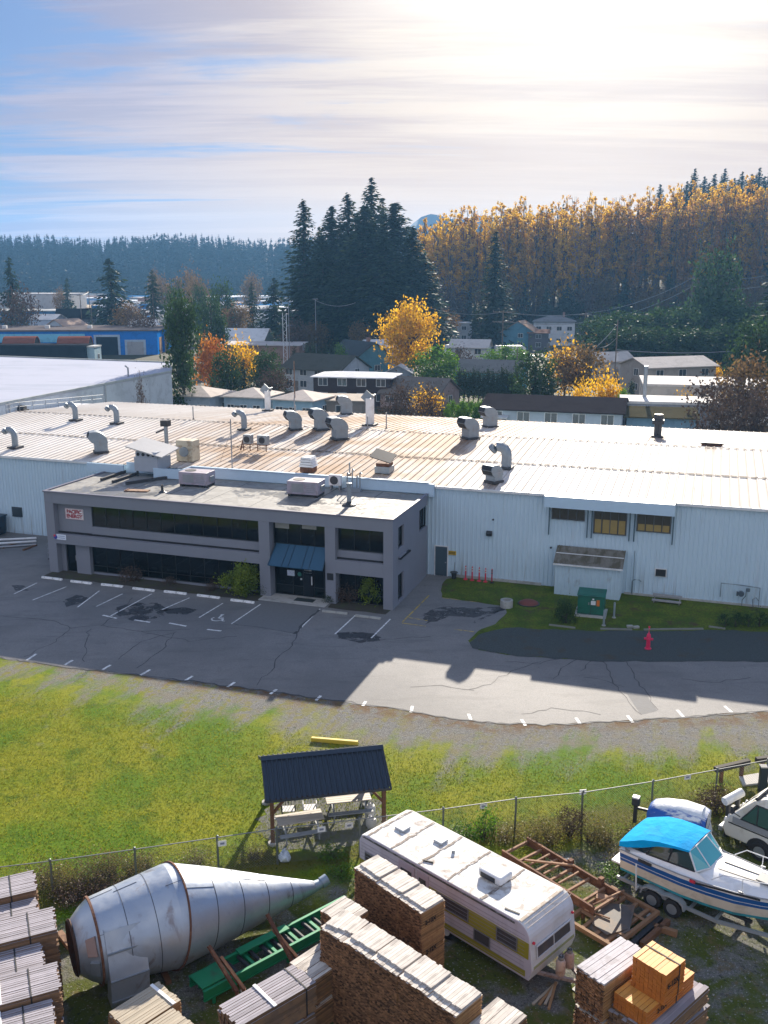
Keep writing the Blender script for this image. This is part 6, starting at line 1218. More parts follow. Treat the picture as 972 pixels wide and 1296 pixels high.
# ---------------------------------------------------------------- rusty chassis, timber deck frame, beams
def build_scrap():
    a=at(640,1082,.55);b=at(767,1130,.55); o=at(672,1066,.55); e=at(775,1128,.55); d=(e-o); d.z=0; L=d.length+.3; d.normalize(); ang=math.atan2(d.y,d.x); o.z=0
    t=thing('trailer_chassis','long rusty steel trailer chassis lying behind the camper','chassis',o,ang); rs=MT['rust']; rl=MT['rustlight']
    m=MB()
    for y in (0,-1.35): m.bx(-.2,L,y-.04,y+.04,.62,.68); m.bx(-.2,L,y-.015,y+.015,.4,.619); m.bx(-.2,L,y-.04,y+.04,.36,.399)
    m.build('side_rail',rs,t); m=MB(); [m.bx(x,x+.08,-1.33,-.02,.45,.55) for x in (-.2,.5,1.3,2.0,2.8,3.5,L-.1)]; [m.bx(x,x+.06,-1.2,-.1,.58,.64) for x in (1.0,1.7,2.4)]; m.build('cross_member',rl,t)
    m=MB(); [m.bx(x,x+.1,y-.05,y+.05,0.,.36) for x in (.6,L-.5) for y in (0,-1.35)]; [m.bx(x,x+.16,-.12,.06,.6,.85) for x in (1.9,3.3)]; m.build('stand',rs,t)
    m=MB(); m.path([(L-.1,-1.3,.7),(L+.2,-.7,.95),(L+.1,.1,.75)],.04,6); m.build('brace',rl,t); m=MB(); m.beam((.8,-1.2,.7),(2.2,-.1,.75),.08,.06); m.build('brace',rl,t)
    p=[at(773,1122,.35),at(834,1155,.35),at(775,1197,.35),at(720,1160,.35)]; dv=(p[1]-p[0]); dv.z=0; ang=math.atan2(dv.y,dv.x); c=p[0].copy(); c.z=0; W=dv.length; D=(p[2]-p[1]).length
    t=thing('timber_deck_frame','broken timber deck frame with a grey plate behind the camper hitch','timber frame',c,ang); wd=mat('frame_timber',(.24,.135,.07),.85,var=.3,scale=4)
    m=MB()
    for y in (0,-D): m.bx(0,W,y-.06,y+.06,.22,.38)
    for x in (.06,W-.06): m.bx(x-.06,x+.06,-D+.061,-.061,.22,.38)
    m.build('rim_joist',wd,t); m=MB(); [m.bx(x,x+.12,-D+.07,-.07,.24,.34) for x in (W*.3,W*.55,W*.78)]; [m.bx(.13,W-.13,y,y+.12,.345,.37) for y in (-D*.3,-D*.75)]; m.build('joist',wd,t)
    m=MB(); m.sheet([(W*.2,-D*.4),(W*.62,-D*.12),(W*.95,-D*.62),(W*.8,-D*.95),(W*.4,-D*.9)],.4); m.v=[(x,y,z-(.12 if i>2 else 0)) for i,(x,y,z) in enumerate(m.v)]; m.prism([(W*.22,-D*.45),(W*.6,-D*.2),(W*.9,-D*.6),(W*.75,-D*.9),(W*.4,-D*.85)],.385,.395); m.build('deck_plate',mat('plate_grey',(.095,.085,.08),.7,var=.2,col2=(.22,.13,.07),amt=.5,cscale=1.5),t,fix=False)
    m=MB(); [m.bx(x,x+.14,-D*.5-.1,-D*.5+.1,0,.22) for x in (.1,W-.25)]; m.bx(.1,.3,-.3,-.1,0,.22); m.bx(W-.3,W-.1,-.3,-.1,0,.22); m.build('block',MT['conc'],t); m=MB(); m.tube((W*.1,-D*.7,.42),(W*.55,-D*.62,.44),.03,n=6); m.ob((W*.15,-D*.35,.46),(.45,.3,.15),Matrix.Rotation(.5,3,'Z')); m.build('scrap',MT['rustlight'],t)
    lb=['dark timber beam nearest the camper in the group of three','middle dark beam of the three behind the orange bundles','pale ended beam nearest the boat in the group of three']
    for k,(q0,q1) in enumerate((((800,1196),(836,1163)),((812,1196),(846,1166)),((826,1172),(857,1182)))):
        A=at(*q0,.15);B_=at(*q1,.15); m=MB(); m.beam(A,B_,.16,.2); tag(m.build('timber_beam',[MT['dark'],MT['wood'],wd][k]),lb[k],'beam','beams lying by the timber frame')
    m=MB(); A=at(716,1091,.1); m.ob((0,0,.08),(.42,.28,.1),Matrix.Rotation(.4,3,'Z')); tag(m.build('paving_slab',MT['conc'],loc=(A.x,A.y,.02)),'small pale slab in the weeds below the fence','slab')
    # rails beyond the fence at the right
    for k,(q0,q1,l) in enumerate((((905,974),(948,964),'dark timber barrier rail beyond the fence left of the other rail'),((957,962),(1000,957),'dark timber barrier rail at the frame edge beyond the fence'))):
        A=at(*q0,.7);B_=at(*q1,.7); t=thing('barrier_rail',l,'barrier',(A.x,A.y,0)); m=MB(); m.beam(Vector((0,0,.7)),B_-Vector((A.x,A.y,0)),.2,.22); m.build('rail',mat('creosote%d'%k,(.05,.042,.035),.85,var=.3),t)
        m=MB(); [m.bx(f*(B_.x-A.x)-.07,f*(B_.x-A.x)+.07,f*(B_.y-A.y)-.07,f*(B_.y-A.y)+.07,0,.6) for f in (.2,.8)]; m.build('post',MT['rust'],t)
    A=at(964,1004,.0); t=thing('gate_post','thick dark blue gate post behind the motorhome roof','post',(A.x,A.y,0)); m=MB(); m.bx(-.16,.16,-.12,.12,0,1.25); m.build('post',mat('gate_dark',(.02,.03,.045),.5),t,bevel=.02); m=MB(); m.bx(-.18,.18,-.14,.14,1.25,1.3); m.build('cap',MT['conc'],t)
    m=MB(); q=[at(935,985),at(975,978),at(990,990),at(940,996)]; m.sheet([tuple(v.xy) for v in q],.05); m.add([],[]); m.prism([tuple(v.xy) for v in q],.02,.1); tag(m.build('concrete_slab',mat('pale_slab',(.5,.48,.44),.85,var=.12),fix=True),'pale concrete slab beyond the fence by the dark gate post','slab')
build_scrap()
# ---------------------------------------------------------------- cabin boat on a tandem trailer
def build_boat():
    ang=R(-42.); n=Vector((math.sin(R(42)),math.cos(R(42)),0)); c0=at(783,1075,1.75); c0.z=0; o=c0+n*1.17
    t=thing('cabin_boat','white cabin boat with blue side stripes and a bright blue canopy on a trailer','boat',o,ang)
    X=[0,.6,1.4,2.3,3.2,4.1,4.9,5.6,6.2,6.6,6.85]
    hb=np.interp(X,[0,1.2,2.6,3.8,4.9,5.8,6.5,6.85],[1.1,1.14,1.14,1.04,.78,.46,.14,.02]); ch=np.interp(X,[0,2.2,3.8,5.2,6.2,6.85],[.95,1.0,.9,.52,.2,.01]); sz=np.interp(X,[0,2,4,6,6.85],[1.74,1.76,1.84,1.98,2.06]); cz=np.interp(X,[0,2.6,4.4,5.8,6.85],[.84,.84,.94,1.2,1.8]); kz=np.interp(X,[0,3.6,5.2,6.2,6.85],[.52,.52,.68,1.1,1.78])
    wh=mat('gelcoat_white',(.80,.80,.80),.3,var=.04,col2=(.5,.47,.42),amt=.3,cscale=1.3); cream=mat('gelcoat_cream',(.66,.59,.49),.35,var=.06,col2=(.35,.3,.22),amt=.35,cscale=1.5); blue=mat('gelcoat_blue',(.014,.10,.33),.3,var=.08); teal=mat('bottom_teal',(.03,.30,.38),.5,var=.1,col2=(.06,.12,.12),amt=.5,cscale=2)
    fr=[0,.12,.50,.62,.645,.84,1.0]; mi=[3,1,2,0,2,0]
    m=MB()
    for s in (1,-1):
        rows=[]
        for i,x in enumerate(X):
            r=[(x,0,kz[i]),(x,s*ch[i],cz[i])]
            for f in fr[1:]: r.append((x,s*(ch[i]+(hb[i]-ch[i])*(f**.8)),cz[i]+(sz[i]-cz[i])*f))
            rows.append(r)
        k=len(rows[0]); o_=len(m.v); [m.v.extend(r) for r in rows]
        for i in range(len(X)-1):
            for j in range(k-1):
                q=(o_+i*k+j,o_+(i+1)*k+j,o_+(i+1)*k+j+1,o_+i*k+j+1); m.f.append(q if s<0 else q[::-1]); m.m.append(3 if j==0 else mi[j-1])
    m.add([(0,s*y,z) for s,y,z in ((1,0,kz[0]),(1,ch[0],cz[0]),(1,hb[0],sz[0]),(-1,hb[0],sz[0]),(-1,ch[0],cz[0]))],[(0,1,2,3,4)],0)
    m.build('hull',[wh,cream,blue,teal],t,smooth=True,fix=False)
    m=MB(); ii=[i for i,x in enumerate(X) if x>=2.3]; vs=[];fs=[]
    for i in ii:
        for f,z in ((-1,0),(-.82,.10),(-.42,.21),(0,.25),(.42,.21),(.82,.10),(1,0)): vs.append((X[i],f*hb[i]*.99,sz[i]+z*(min(1,hb[i]/.8))*(1.1 if X[i]<5 else .7)))
    for a in range(len(ii)-1):
        for b in range(6): fs.append((a*7+b,a*7+b+1,(a+1)*7+b+1,(a+1)*7+b)[::-1])
    m.add(vs,fs); m.build('foredeck',wh,t,smooth=True,fix=False)
    m=MB()
    for i in range(3):
        for s in (1,-1): a=(X[i],s*hb[i]*.99,sz[i]);b=(X[i+1],s*hb[i+1]*.99,sz[i+1]); m.quad(a,b,(b[0],s*(hb[i+1]-.2),b[2]+.1),(a[0],s*(hb[i]-.2),a[2]+.1)); m.quad((a[0],s*(hb[i]-.2),a[2]+.1),(b[0],s*(hb[i+1]-.2),b[2]+.1),(b[0],s*(hb[i+1]-.25),.95),(a[0],s*(hb[i]-.25),.95))
    m.sheet([(.05,-.9),(2.9,-.95),(2.9,.95),(.05,.9)],.96); m.build('cockpit',wh,t,fix=False)
    m=MB(); m.bx(.9,1.5,-.6,-.15,.97,1.5); m.bx(.9,1.5,.15,.6,.97,1.5); m.bx(.9,1.0,-.6,-.15,1.5,1.9); m.bx(.9,1.0,.15,.6,1.5,1.9); m.build('seat',mat('boat_seat',(.3,.25,.2),.7),t,bevel=.03)
    m=MB(); [m.path([(x,s*(h_+.015),z_+.01) for x,h_,z_ in zip(X[:-1],hb,sz)],.022,5) for s in (1,-1)]; m.build('rub_rail',MT['steel'],t)
    m=MB(); m.bx(-.45,.0,-.8,.8,.9,.98); m.build('swim_platform',wh,t,bevel=.02)
    m=MB(); m.tube((-.3,0,.4),(-.1,0,1.0),.14,n=10); m.bx(-.5,-.1,-.08,.08,.2,.75); m.build('stern_drive',MT['dark'],t)
    gl=glassmat('boat_glass',(.02,.045,.045),.05,.5); m=MB()
    for s in (1,-1): m.add([(.95,s*.97,1.90),(2.72,s*.955,1.99),(2.42,s*.80,2.53),(1.35,s*.88,2.46)],[(0,1,2,3)])
    sd=m.build('side_window',gl,t,fix=False); m=MB()
    for s in (1,-1): [m.beam(a,b,.04,.04) for a,b in (((1.75,s*.97,1.95),(1.85,s*.85,2.5)),((.95,s*.975,1.9),(2.72,s*.96,1.99)),((.95,s*.975,1.9),(1.35,s*.885,2.46)))]
    m.build('window_frame',MT['dark'],sd)
    TL,TR=(2.40,-.80,2.56),(2.40,.80,2.56); BL,BR=(2.76,-.95,1.99),(2.76,.95,1.99); BC1,BC2=(3.06,-.5,2.05),(3.06,.5,2.05); TC1,TC2=(2.46,-.42,2.6),(2.46,.42,2.6)
    m=MB(); m.quad(BC1,BC2,TC2,TC1); m.quad(BC2,BR,TR,TC2); m.quad(BC1,BL,TL,TC1); ws=m.build('windshield',mat('windshield_glass',(.10,.40,.43),.07,spec=.8,var=.05),t,fix=False)
    m=MB(); [m.beam(a,b,.04,.04) for a,b in ((BC1,BC2),(BC2,BR),(BC1,BL),(TC1,TC2),(TC2,TR),(TC1,TL),(BC1,TC1),(BC2,TC2),(BL,TL),(BR,TR))]; m.build('windshield_frame',MT['white'],ws)
    m=MB()
    for s in (1,-1): m.add([(2.3,s*1.1,1.78),(3.3,s*1.04,1.84),(2.80,s*.95,1.99),(.9,s*.98,1.89),(.3,s*1.08,1.77)],[(0,1,2,3,4)])
    m.build('cabin_side',wh,t,fix=False)
    cm=mat('canopy_blue',(.003,.33,.68),.8,var=.12,scale=2,bump=.45,bscale=2.2,bdist=.12,spec=.05,col2=(.01,.22,.5),amt=.5,cscale=1.2); xs=[-.05,.25,.8,1.35,1.9,2.44]; zc=[2.02,2.16,2.42,2.55,2.60,2.62]; yw=[1.06,1.08,1.03,.96,.90,.84]; drop=[.14,.2,.26,.14,.05,.03]; vs=[];fs=[]
    for x,z,w,dp in zip(xs,zc,yw,drop):
        for f,q in ((-1.01,-dp-.06),(-.985,-.03),(-.6,.015),(0,.035-.05*(0.3<x<1.)),(.6,.015),(.985,-.03),(1.01,-dp-.06)): vs.append((x,f*w,z+q))
    for a in range(len(xs)-1):
        for b in range(6): fs.append((a*7+b,a*7+b+1,(a+1)*7+b+1,(a+1)*7+b)[::-1])
    fs.append(tuple(range(7))); m=MB(); m.add(vs,fs); m.build('canopy',cm,t,fix=False)
    m=MB(); [m.tube((.2,s*1.04,1.7),(.2,s*1.02,2.05),.02,n=6) for s in (1,-1)]; m.build('canopy_pole',MT['steel'],t)
    m=MB()
    for s in (1,-1):
        ps=[(3.3,s*.98,1.95),(3.7,s*.95,2.3),(4.7,s*.8,2.42),(5.8,s*.46,2.52),(6.8,0,2.56)]; m.path(ps,.018,5); [m.tube((x,s*y,z),(x,s*y*.98,z-.48),.014,n=5) for x,y,z in ((4.3,.87,2.37),(5.2,.64,2.47),(6.2,.28,2.54))]
    m.build('bow_rail',MT['white'],t); m=MB(); [m.beam((3.3,y,2.1),(5.6,y*.7,2.2),.035,.03) for y in (-.42,.1)]; m.build('hatch_track',MT['dark'],t); m=MB(); m.ob((4.9,-.15,2.24),(.7,.5,.05)); m.build('deck_hatch',mat('hatch_grey',(.2,.2,.21),.5),t)
    m=MB(); m.ob((2.75,-1.16,1.72),(.2,.05,.09)); m.build('fender_red',MT['red'],t); m=MB(); m.beam((2.8,-1.17,1.71),(4.9,-.84,1.86),.04,.05); m.build('boat_hook',MT['dark'],t); m=MB(); m.bx(.75,1.25,-1.165,-1.12,1.6,1.7); m.build('side_vent',MT['dark'],t); m=MB(); [m.ob((x,s*h*.97,z+.05),(.16,.04,.05)) for x,h,z in ((.3,1.12,1.75),(4.3,.98,1.88)) for s in (1,-1)]; m.build('cleat',MT['steel'],t)
    # ---- trailer: its own thing
    tr=thing('boat_trailer','grey tandem axle trailer under the blue striped boat','trailer',o,ang); fm=mat('trailer_grey',(.34,.37,.4),.5,.3,var=.1)
    m=MB(); [m.beam((-.1,s*.95,.5),(3.6,s*.95,.5),.08,.12) for s in (1,-1)]; [m.beam((3.6,s*.95,.5),(6.9,s*.05,.5),.08,.12) for s in (1,-1)]; m.beam((6.9,0,.5),(7.9,0,.5),.1,.12); [m.bx(x,x+.08,-.95,.95,.45,.55) for x in (.1,1.4,2.6,3.5)]; m.build('frame',fm,tr)
    m=MB(); [m.beam((.3,s*.55,.68),(4.6,s*.5,.72),.1,.1) for s in (1,-1)]; [m.bx(x,x+.06,s*.55-.03,s*.55+.03,.55,.7) for x in (.5,2.4,4.4) for s in (1,-1)]; m.build('bunk',MT['dark'],tr)
    for s in (1,-1):
        for x in (1.35,2.1):
            y=s*1.05; m=MB(); m.tube((x,y-.1,.33),(x,y+.1,.33),.33,n=22); w=m.build('wheel',MT['black'],tr,bevel=.03); m=MB(); m.tube((x,y-.11,.33),(x,y+.11,.33),.19,n=16); w2=m.build('rim',MT['galv'],w); 
        m=MB(); pr=[(.95,.45),(1.0,.62),(1.15,.73),(1.5,.75),(1.72,.68),(1.95,.75),(2.3,.73),(2.45,.62),(2.5,.45),(2.55,.45),(2.5,.66),(2.33,.78),(1.95,.8),(1.72,.74),(1.5,.8),(1.12,.78),(.95,.66),(.9,.45)]; m.extr(pr,s*1.05-.13,s*1.05+.13,'y'); m.build('mudguard',fm,tr)
        m=MB(); m.tube((.75,s*1.15,.45),(.75,s*1.27,1.55),.03,n=8); m.beam((.75,s*.95,.5),(.75,s*1.16,.5),.06,.06); m.build('guide_post',MT['white'],tr)
    m=MB(); m.beam((6.95,0,.5),(6.9,0,1.6),.08,.08); m.ob((6.95,0,1.35),(.2,.2,.15)); m.build('winch_post',fm,tr); m=MB(); m.tube((7.5,.1,0),(7.5,.1,.7),.04,n=8); m.build('jack',MT['galv'],tr)
    # ---- tarpaulin-covered boat behind
    A=at(822,1022,1.35);B_=at(896,1040,1.35); A.z=B_.z=0; d=(B_-A); Lc=d.length; ang2=math.atan2(d.y,d.x)
    t2=thing('covered_boat','small white boat wrapped in a blue and white tarpaulin behind the cabin boat','boat',A,ang2)
    m=MB(); xs=[0,.15,.6,1.3,2.,Lc-.2,Lc]; w=[.5,.62,.7,.74,.74,.72,.68]; zt=[1.5,1.66,1.8,1.9,1.86,1.8,1.7]; vs=[];fs=[]
    r=random.Random(6)
    for x,ww,z in zip(xs,w,zt):
        for k in range(9): a=R(180*k/8); vs.append((x+r.uniform(-.03,.03),-ww*math.cos(a)*(1+r.uniform(-.03,.03)),1.12+(z-1.12)*math.sin(a)**.7+r.uniform(-.02,.02) if 0<k<8 else 1.05+r.uniform(-.05,.05)))
    for a in range(len(xs)-1):
        for b in range(8): fs.append((a*9+b,(a+1)*9+b,(a+1)*9+b+1,a*9+b+1))
    fs+= [tuple(range(9)),tuple(reversed(range((len(xs)-1)*9,len(xs)*9)))]; m.add(vs,fs)
    tm=NT('tarp_blue_white'); P=tm.coord(); sp=tm.n('ShaderNodeSeparateXYZ'); tm.put(P,sp.inputs[0]); q=tm.ramp(tm.math('ADD',sp.outputs[2],tm.math('MULTIPLY',tm.math('SUBTRACT',tm.noise(P,2.4,6,.7,(.5,3,1)),.5),1.0)),1.55,1.72); cc=tm.mix(q,(.012,.085,.36),(.66,.68,.7)); tm.bsdf(cc,.45,0.,tm.bump(tm.noise(P,5,4),.4,.05),.4)
    o_=m.build('tarpaulin',tm.m,t2,smooth=True); 
    m=MB(); m.extr([(-.45,.6),(.45,.6),(.55,1.2),(-.55,1.2)],.2,Lc-.05,'x'); m.build('hull',MT['white'],t2,bevel=.03); m=MB(); m.bx(.5,.7,-.4,.4,0,.6); m.bx(Lc-.6,Lc-.4,-.4,.4,0,.6); m.build('cradle',MT['wood'],t2); m=MB(); m.add([(Lc+.02,-.62,1.05),(Lc+.02,.62,1.05),(Lc+.02,.62,1.5),(Lc+.02,.3,1.72),(Lc+.02,-.3,1.72),(Lc+.02,-.62,1.5),(Lc+.12,-.58,.7),(Lc+.12,.58,.7)],[(0,1,2,3,4,5),(6,7,1,0)]); m.build('end_panel',MT['white'],t2)
    m=MB(); m.ob((-.55,.1,1.42),(.3,.26,.34)); ob=m.build('outboard_motor',MT['dark'],t2,bevel=.05); m=MB(); m.ob((-.55,.1,1.61),(.26,.22,.06)); m.build('cowl_top',MT['white'],ob); m=MB(); m.bx(-.62,-.48,.04,.16,.5,1.25); m.bx(-.48,.25,.06,.14,1.1,1.2); m.build('motor_leg',MT['dark'],ob)
build_boat()
# ---------------------------------------------------------------- motorhome at the right edge
def build_rv():
    o=at(913,1052,.55); o.z=0; ang=R(-46); t=thing('motorhome','old cream motorhome with a sloped green tinted windscreen at the right edge','motorhome',o,ang)
    W=2.35; gl=glassmat('rv_glass',(.05,.11,.09),.06,.8); bm_=mat('rv_cream',(.70,.68,.63),.4,var=.06,col2=(.32,.27,.2),amt=.4,cscale=1.2,stretch=(1,1,.4)); gb=mat('rv_grey_band',(.27,.28,.3),.45,var=.08)
    pr=[(.15,.45),(.0,.8),(.1,1.12),(.28,1.35),(.62,1.75),(1.15,2.32),(1.6,2.58),(2.3,2.68),(7.5,2.68),(7.6,2.5),(7.6,.45)]
    m=MB(); m.extr(pr,0,W,'y'); m.build('body',bm_,t,bevel=.07,seg=3)
    m=MB(); m.add([(.40,.25,1.42),(.40,W-.25,1.42),(1.1,W-.3,2.2),(1.1,.3,2.2)],[(0,1,2,3)]); n=Vector((-.74,0,.67)); m.v=[(x+n.x*.05,y,z+n.z*.05) for x,y,z in m.v]; w=m.build('windscreen',gl,t,fix=False); m=MB(); m.beam((.36,W/2,1.46),(1.07,W/2,2.24),.05,.05); m.build('windscreen_pillar',MT['dark'],w)
    for y0,y1 in ((-.02,-.004),(W+.004,W+.02)):
        m=MB(); m.add([(.75,y0,1.42),(1.9,y0,1.42),(1.9,y0,2.2),(1.3,y0,2.2)],[(0,1,2,3)]); w=m.build('side_window',gl,t,fix=False); m=MB(); [m.beam(a,b,.05,.03) for a,b in (((.72,y0,1.4),(1.92,y0,1.4)),((1.92,y0,1.4),(1.92,y0,2.22)),((1.92,y0,2.22),(1.28,y0,2.22)),((1.28,y0,2.22),(.72,y0,1.4)),((1.35,y0,1.4),(1.35,y0,2.2)))]; m.build('window_frame',MT['dark'],w)
        m=MB(); m.bx(2.4,4.0,y0,y1,1.45,2.15); m.build('side_window',gl,t); m=MB(); m.bx(.4,7.5,y0,y1,1.12,1.38); m.build('grey_band',gb,t); m=MB(); m.bx(.25,7.5,y0-.012 if y0<0 else y1,y0 if y0<0 else y1+.012,1.06,1.1); m.build('trim_line',MT['dark'],t)
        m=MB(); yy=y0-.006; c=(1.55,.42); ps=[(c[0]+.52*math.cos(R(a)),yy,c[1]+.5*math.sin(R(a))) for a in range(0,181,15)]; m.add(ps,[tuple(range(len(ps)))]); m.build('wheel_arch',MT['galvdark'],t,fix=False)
    for x in (1.55,5.6):
        for y in (-.05,W-.2): m=MB(); m.tube((x,y,.38),(x,y+.25,.38),.38,n=22); w=m.build('wheel',MT['black'],t,bevel=.03); m=MB(); m.tube((x,y-.01,.38),(x,y+.26,.38),.22,n=16); m.build('rim',MT['galv'],w)
    m=MB(); m.bx(-.18,.0,.05,W-.05,.5,.72); m.build('bumper',MT['galv'],t,bevel=.04); m=MB(); [m.tube((.02,y,.95),(-.03,y,.95),.11,n=14) for y in (.3,.6,W-.6,W-.3)]; m.build('headlight',MT['white'],t); m=MB(); m.bx(-.02,.03,.8,W-.8,.82,1.08); m.build('grille',MT['dark'],t)
    m=MB(); m.tube((1.25,-.0,2.45),(1.25,W*.75,2.5),.07,n=8); [m.tube((1.3+.02*k,.5+.4*k,2.49),(1.38,.5+.4*k,2.56),.05,n=8) for k in range(4)]; m.build('marker_light',MT['dark'],t)
    m=MB(); m.bx(2.2,7.3,.1,.16,2.7,2.74); m.bx(2.2,7.3,W-.16,W-.1,2.7,2.74); m.build('roof_rail',MT['steel'],t); m=MB(); m.path([(.7,-.05,1.5),(.55,-.35,1.75),(.55,-.4,2.0)],.02,5); m.bx(.5,.6,-.5,-.3,1.75,2.05); m.build('mirror',MT['dark'],t)
    m=MB(); m.bx(3.6,4.6,.7,1.6,2.7,2.95); m.build('roof_unit',MT['white'],t,bevel=.06)
    p=at(928,1010,1.6); t2=thing('rolled_awning','short white ribbed drum lying on a barrel behind the motorhome windscreen','drum',(p.x,p.y,0),R(25)); m=MB(); m.tube((-.45,0,1.55),(.45,0,1.75),.17,n=16); m.build('drum',MT['white'],t2,bevel=.01); m=MB(); m.tube((-.2,0,0),(-.2,0,1.5),.1,n=10); m.tube((.25,0,0),(.25,0,1.56),.1,n=10); m.build('stand',MT['dark'],t2)
build_rv()
# ================================================================ PLANTS
def rot_rand(rg,n):
    a=rg.normal(size=(n,3)); a/=np.linalg.norm(a,axis=1)[:,None]; b=rg.normal(size=(n,3)); b-=a*(a*b).sum(1)[:,None]; b/=np.linalg.norm(b,axis=1)[:,None]
    return a,b
def leaf_obj(name,C_,A,B_,L,Wd,m,parent,diamond=True):
    """one small quad per leaf: centres C_, half axes A*L and B_*Wd"""
    n=len(C_); L=np.asarray(L).reshape(-1,1)*np.ones((n,1)); Wd=np.asarray(Wd).reshape(-1,1)*np.ones((n,1))
    v=np.empty((n,4,3)); v[:,0]=C_-A*L; v[:,1]=C_+B_*Wd-A*L*.15; v[:,2]=C_+A*L; v[:,3]=C_-B_*Wd-A*L*.15
    me=bpy.data.meshes.new(name); me.vertices.add(4*n); me.vertices.foreach_set('co',v.reshape(-1)); me.loops.add(4*n); me.loops.foreach_set('vertex_index',np.arange(4*n,dtype=np.int32)); me.polygons.add(n); me.polygons.foreach_set('loop_start',np.arange(0,4*n,4,dtype=np.int32)); me.polygons.foreach_set('loop_total',np.full(n,4,dtype=np.int32)); me.update(calc_edges=True); me.validate(); me.materials.append(m)
    o=bpy.data.objects.new(name,me); COL.objects.link(o); o.parent=parent; return o
PROTO={}
def proto(key,cat,name='tree'):
    t=thing(name,'tree',cat,(0,0,-500)); PROTO[key]=t; return t
def conifer(key,n_br,sp,H=20.,Rr=4.,seed=1,m='leafdark',droop=.35,bare=.04,gap=.25,name='fir_tree',top=1.,per=9,shape=.7):
    rg=np.random.default_rng(seed); t=proto(key,'tree',name); mb=MB(); mb.tube((0,0,-.5),(0,0,H*.55),H*.016,H*.008,8); mb.tube((0,0,H*.55),(0,0,H*.985),H*.008,.02,6)
    C_=[];A=[];L=[];Wd=[]
    for i in range(n_br):
        f=bare+(1-bare)*(rg.random()**.85 if i>n_br*.1 else rg.random()); z=H*f
        l=Rr*((1-f)**shape)*rg.uniform(.72,1.12)+.25*top
        if rg.random()<gap*.35: l*=.55
        az=rg.uniform(0,2*math.pi); dz=-droop*rg.uniform(.6,1.4)+.55*max(0,f-.75)*2
        k=max(3,int(per*l/Rr)+2)
        for j in range(k):
            s=(j+rg.uniform(.2,1.))/k; r=l*s; zz=z+dz*r*.6-.12*droop*r*r/max(Rr,1)+ (0.10*l if s>.85 else 0)
            side=rg.normal(0,.10*l*(.4+s)); ca,sa=math.cos(az),math.sin(az)
            C_.append((ca*r-sa*side,sa*r+ca*side,zz+rg.normal(0,.02*H*.25)))
            a=np.array([ca*.8-sa*rg.normal(0,.5),sa*.8+ca*rg.normal(0,.5),dz*.6+rg.normal(0,.25)-.1]); A.append(a/np.linalg.norm(a)); q=sp*rg.uniform(.7,1.35)*(.55+.6*(1-f)); L.append(q); Wd.append(q*rg.uniform(.3,.5))
        if f<.9 and rg.random()<.25: mb.tube((0,0,z),(math.cos(az)*l*.7,math.sin(az)*l*.7,z+dz*l*.4),.012*H*.12+.02,.01,4)
    mb.build('trunk',MT['bark'],t,fix=False)
    A=np.array(A); rn=rg.normal(size=A.shape); B_=np.cross(A,rn+np.array([0,0,1.5])); B_/=np.linalg.norm(B_,axis=1)[:,None]
    leaf_obj('crown',np.array(C_),A,B_,np.array(L),np.array(Wd),MT[m],t); t['_h']=H; t['_r']=Rr; return t
def broad(key,H,Rr,n,lf,m,seed=1,trunk=.25,nclump=40,cl=.9,bark='bark',name='tree',flat=1.,shape='round',stems=1,r0=None):
    """branching trunk with leaf clumps hung through the crown's volume"""
    rg=np.random.default_rng(seed); t=proto(key,'tree' if H>4 else 'shrub',name); mb=MB(); r0=r0 or H*.016+.03
    cz=H*(trunk+(1-trunk)*.5); hz=H*(1-trunk)*.5
    cen=[]
    while len(cen)<nclump:
        p=rg.uniform(-1,1,3); rr=np.linalg.norm(p)
        if rr>1 or rr<.3*rg.random(): continue
        if shape=='column': w=.55+.45*math.sin(math.pi*min(1,max(0,(p[2]+1)/2))**.8)
        elif shape=='cone': w=max(.12,1-(p[2]+1)/2)*1.25; 
        elif shape=='poplar': w=(.55+.5*((p[2]+1)/2))*(1. if p[2]<.6 else 1-.75*(p[2]-.6)/.4)
        else: w=1.
        if shape in('column','cone','poplar'): q=p[:2]/max(1e-3,math.sqrt(max(1e-3,1-p[2]**2))); 
        else: q=p[:2]
        if shape in('column','cone','poplar') and np.linalg.norm(q)>1: continue
        cen.append((q[0]*Rr*w,q[1]*Rr*w,cz+p[2]*hz))
    cen=np.array(cen)
    for s in range(stems):
        bx,by=(rg.normal(0,.12*Rr,2) if stems>1 else (0,0)); hgt=H*(.93 if shape in('column','poplar','cone') else trunk+.35*(1-trunk))
        pts=[(bx*.3,by*.3,-.3)]+[(bx*(.3+f)+rg.normal(0,.012*H),by*(.3+f)+rg.normal(0,.012*H),hgt*f) for f in (.25,.5,.75,1.)]
        mb.path(pts,[r0*(1.25-.0),r0,r0*.8,r0*.55,r0*.18],7)
        for i in range(s,len(cen),stems):
            c=cen[i]; 
            if rg.random()<.75:
                zb=min(hgt*.97,max(H*trunk*.6,c[2]-rg.uniform(.25,.6)*np.hypot(c[0],c[1])-rg.uniform(.02,.1)*H)); b=np.array((bx*.8,by*.8,zb)); md=b*.45+c*.55+np.array((0,0,.02*H)); mb.path([tuple(b),tuple(md),tuple(c)],[r0*.35,r0*.2,r0*.06],4)
    mb.build('trunk',MT[bark],t,fix=False)
    per=max(1,n//nclump); sg=cl*Rr/(nclump**(1/3.))*np.array([1,1,flat if shape=='round' else 1.4])
    idx=np.repeat(np.arange(nclump),per); wgt=rg.uniform(.6,1.25,nclump)
    C_=cen[idx]+rg.normal(size=(len(idx),3))*sg*.75*wgt[idx][:,None]; a,b=rot_rand(rg,len(idx)); leaf_obj('crown',C_,a,b,lf*rg.uniform(.6,1.3,len(idx)),lf*.6,MT[m],t); t['_h']=H; t['_r']=Rr; return t
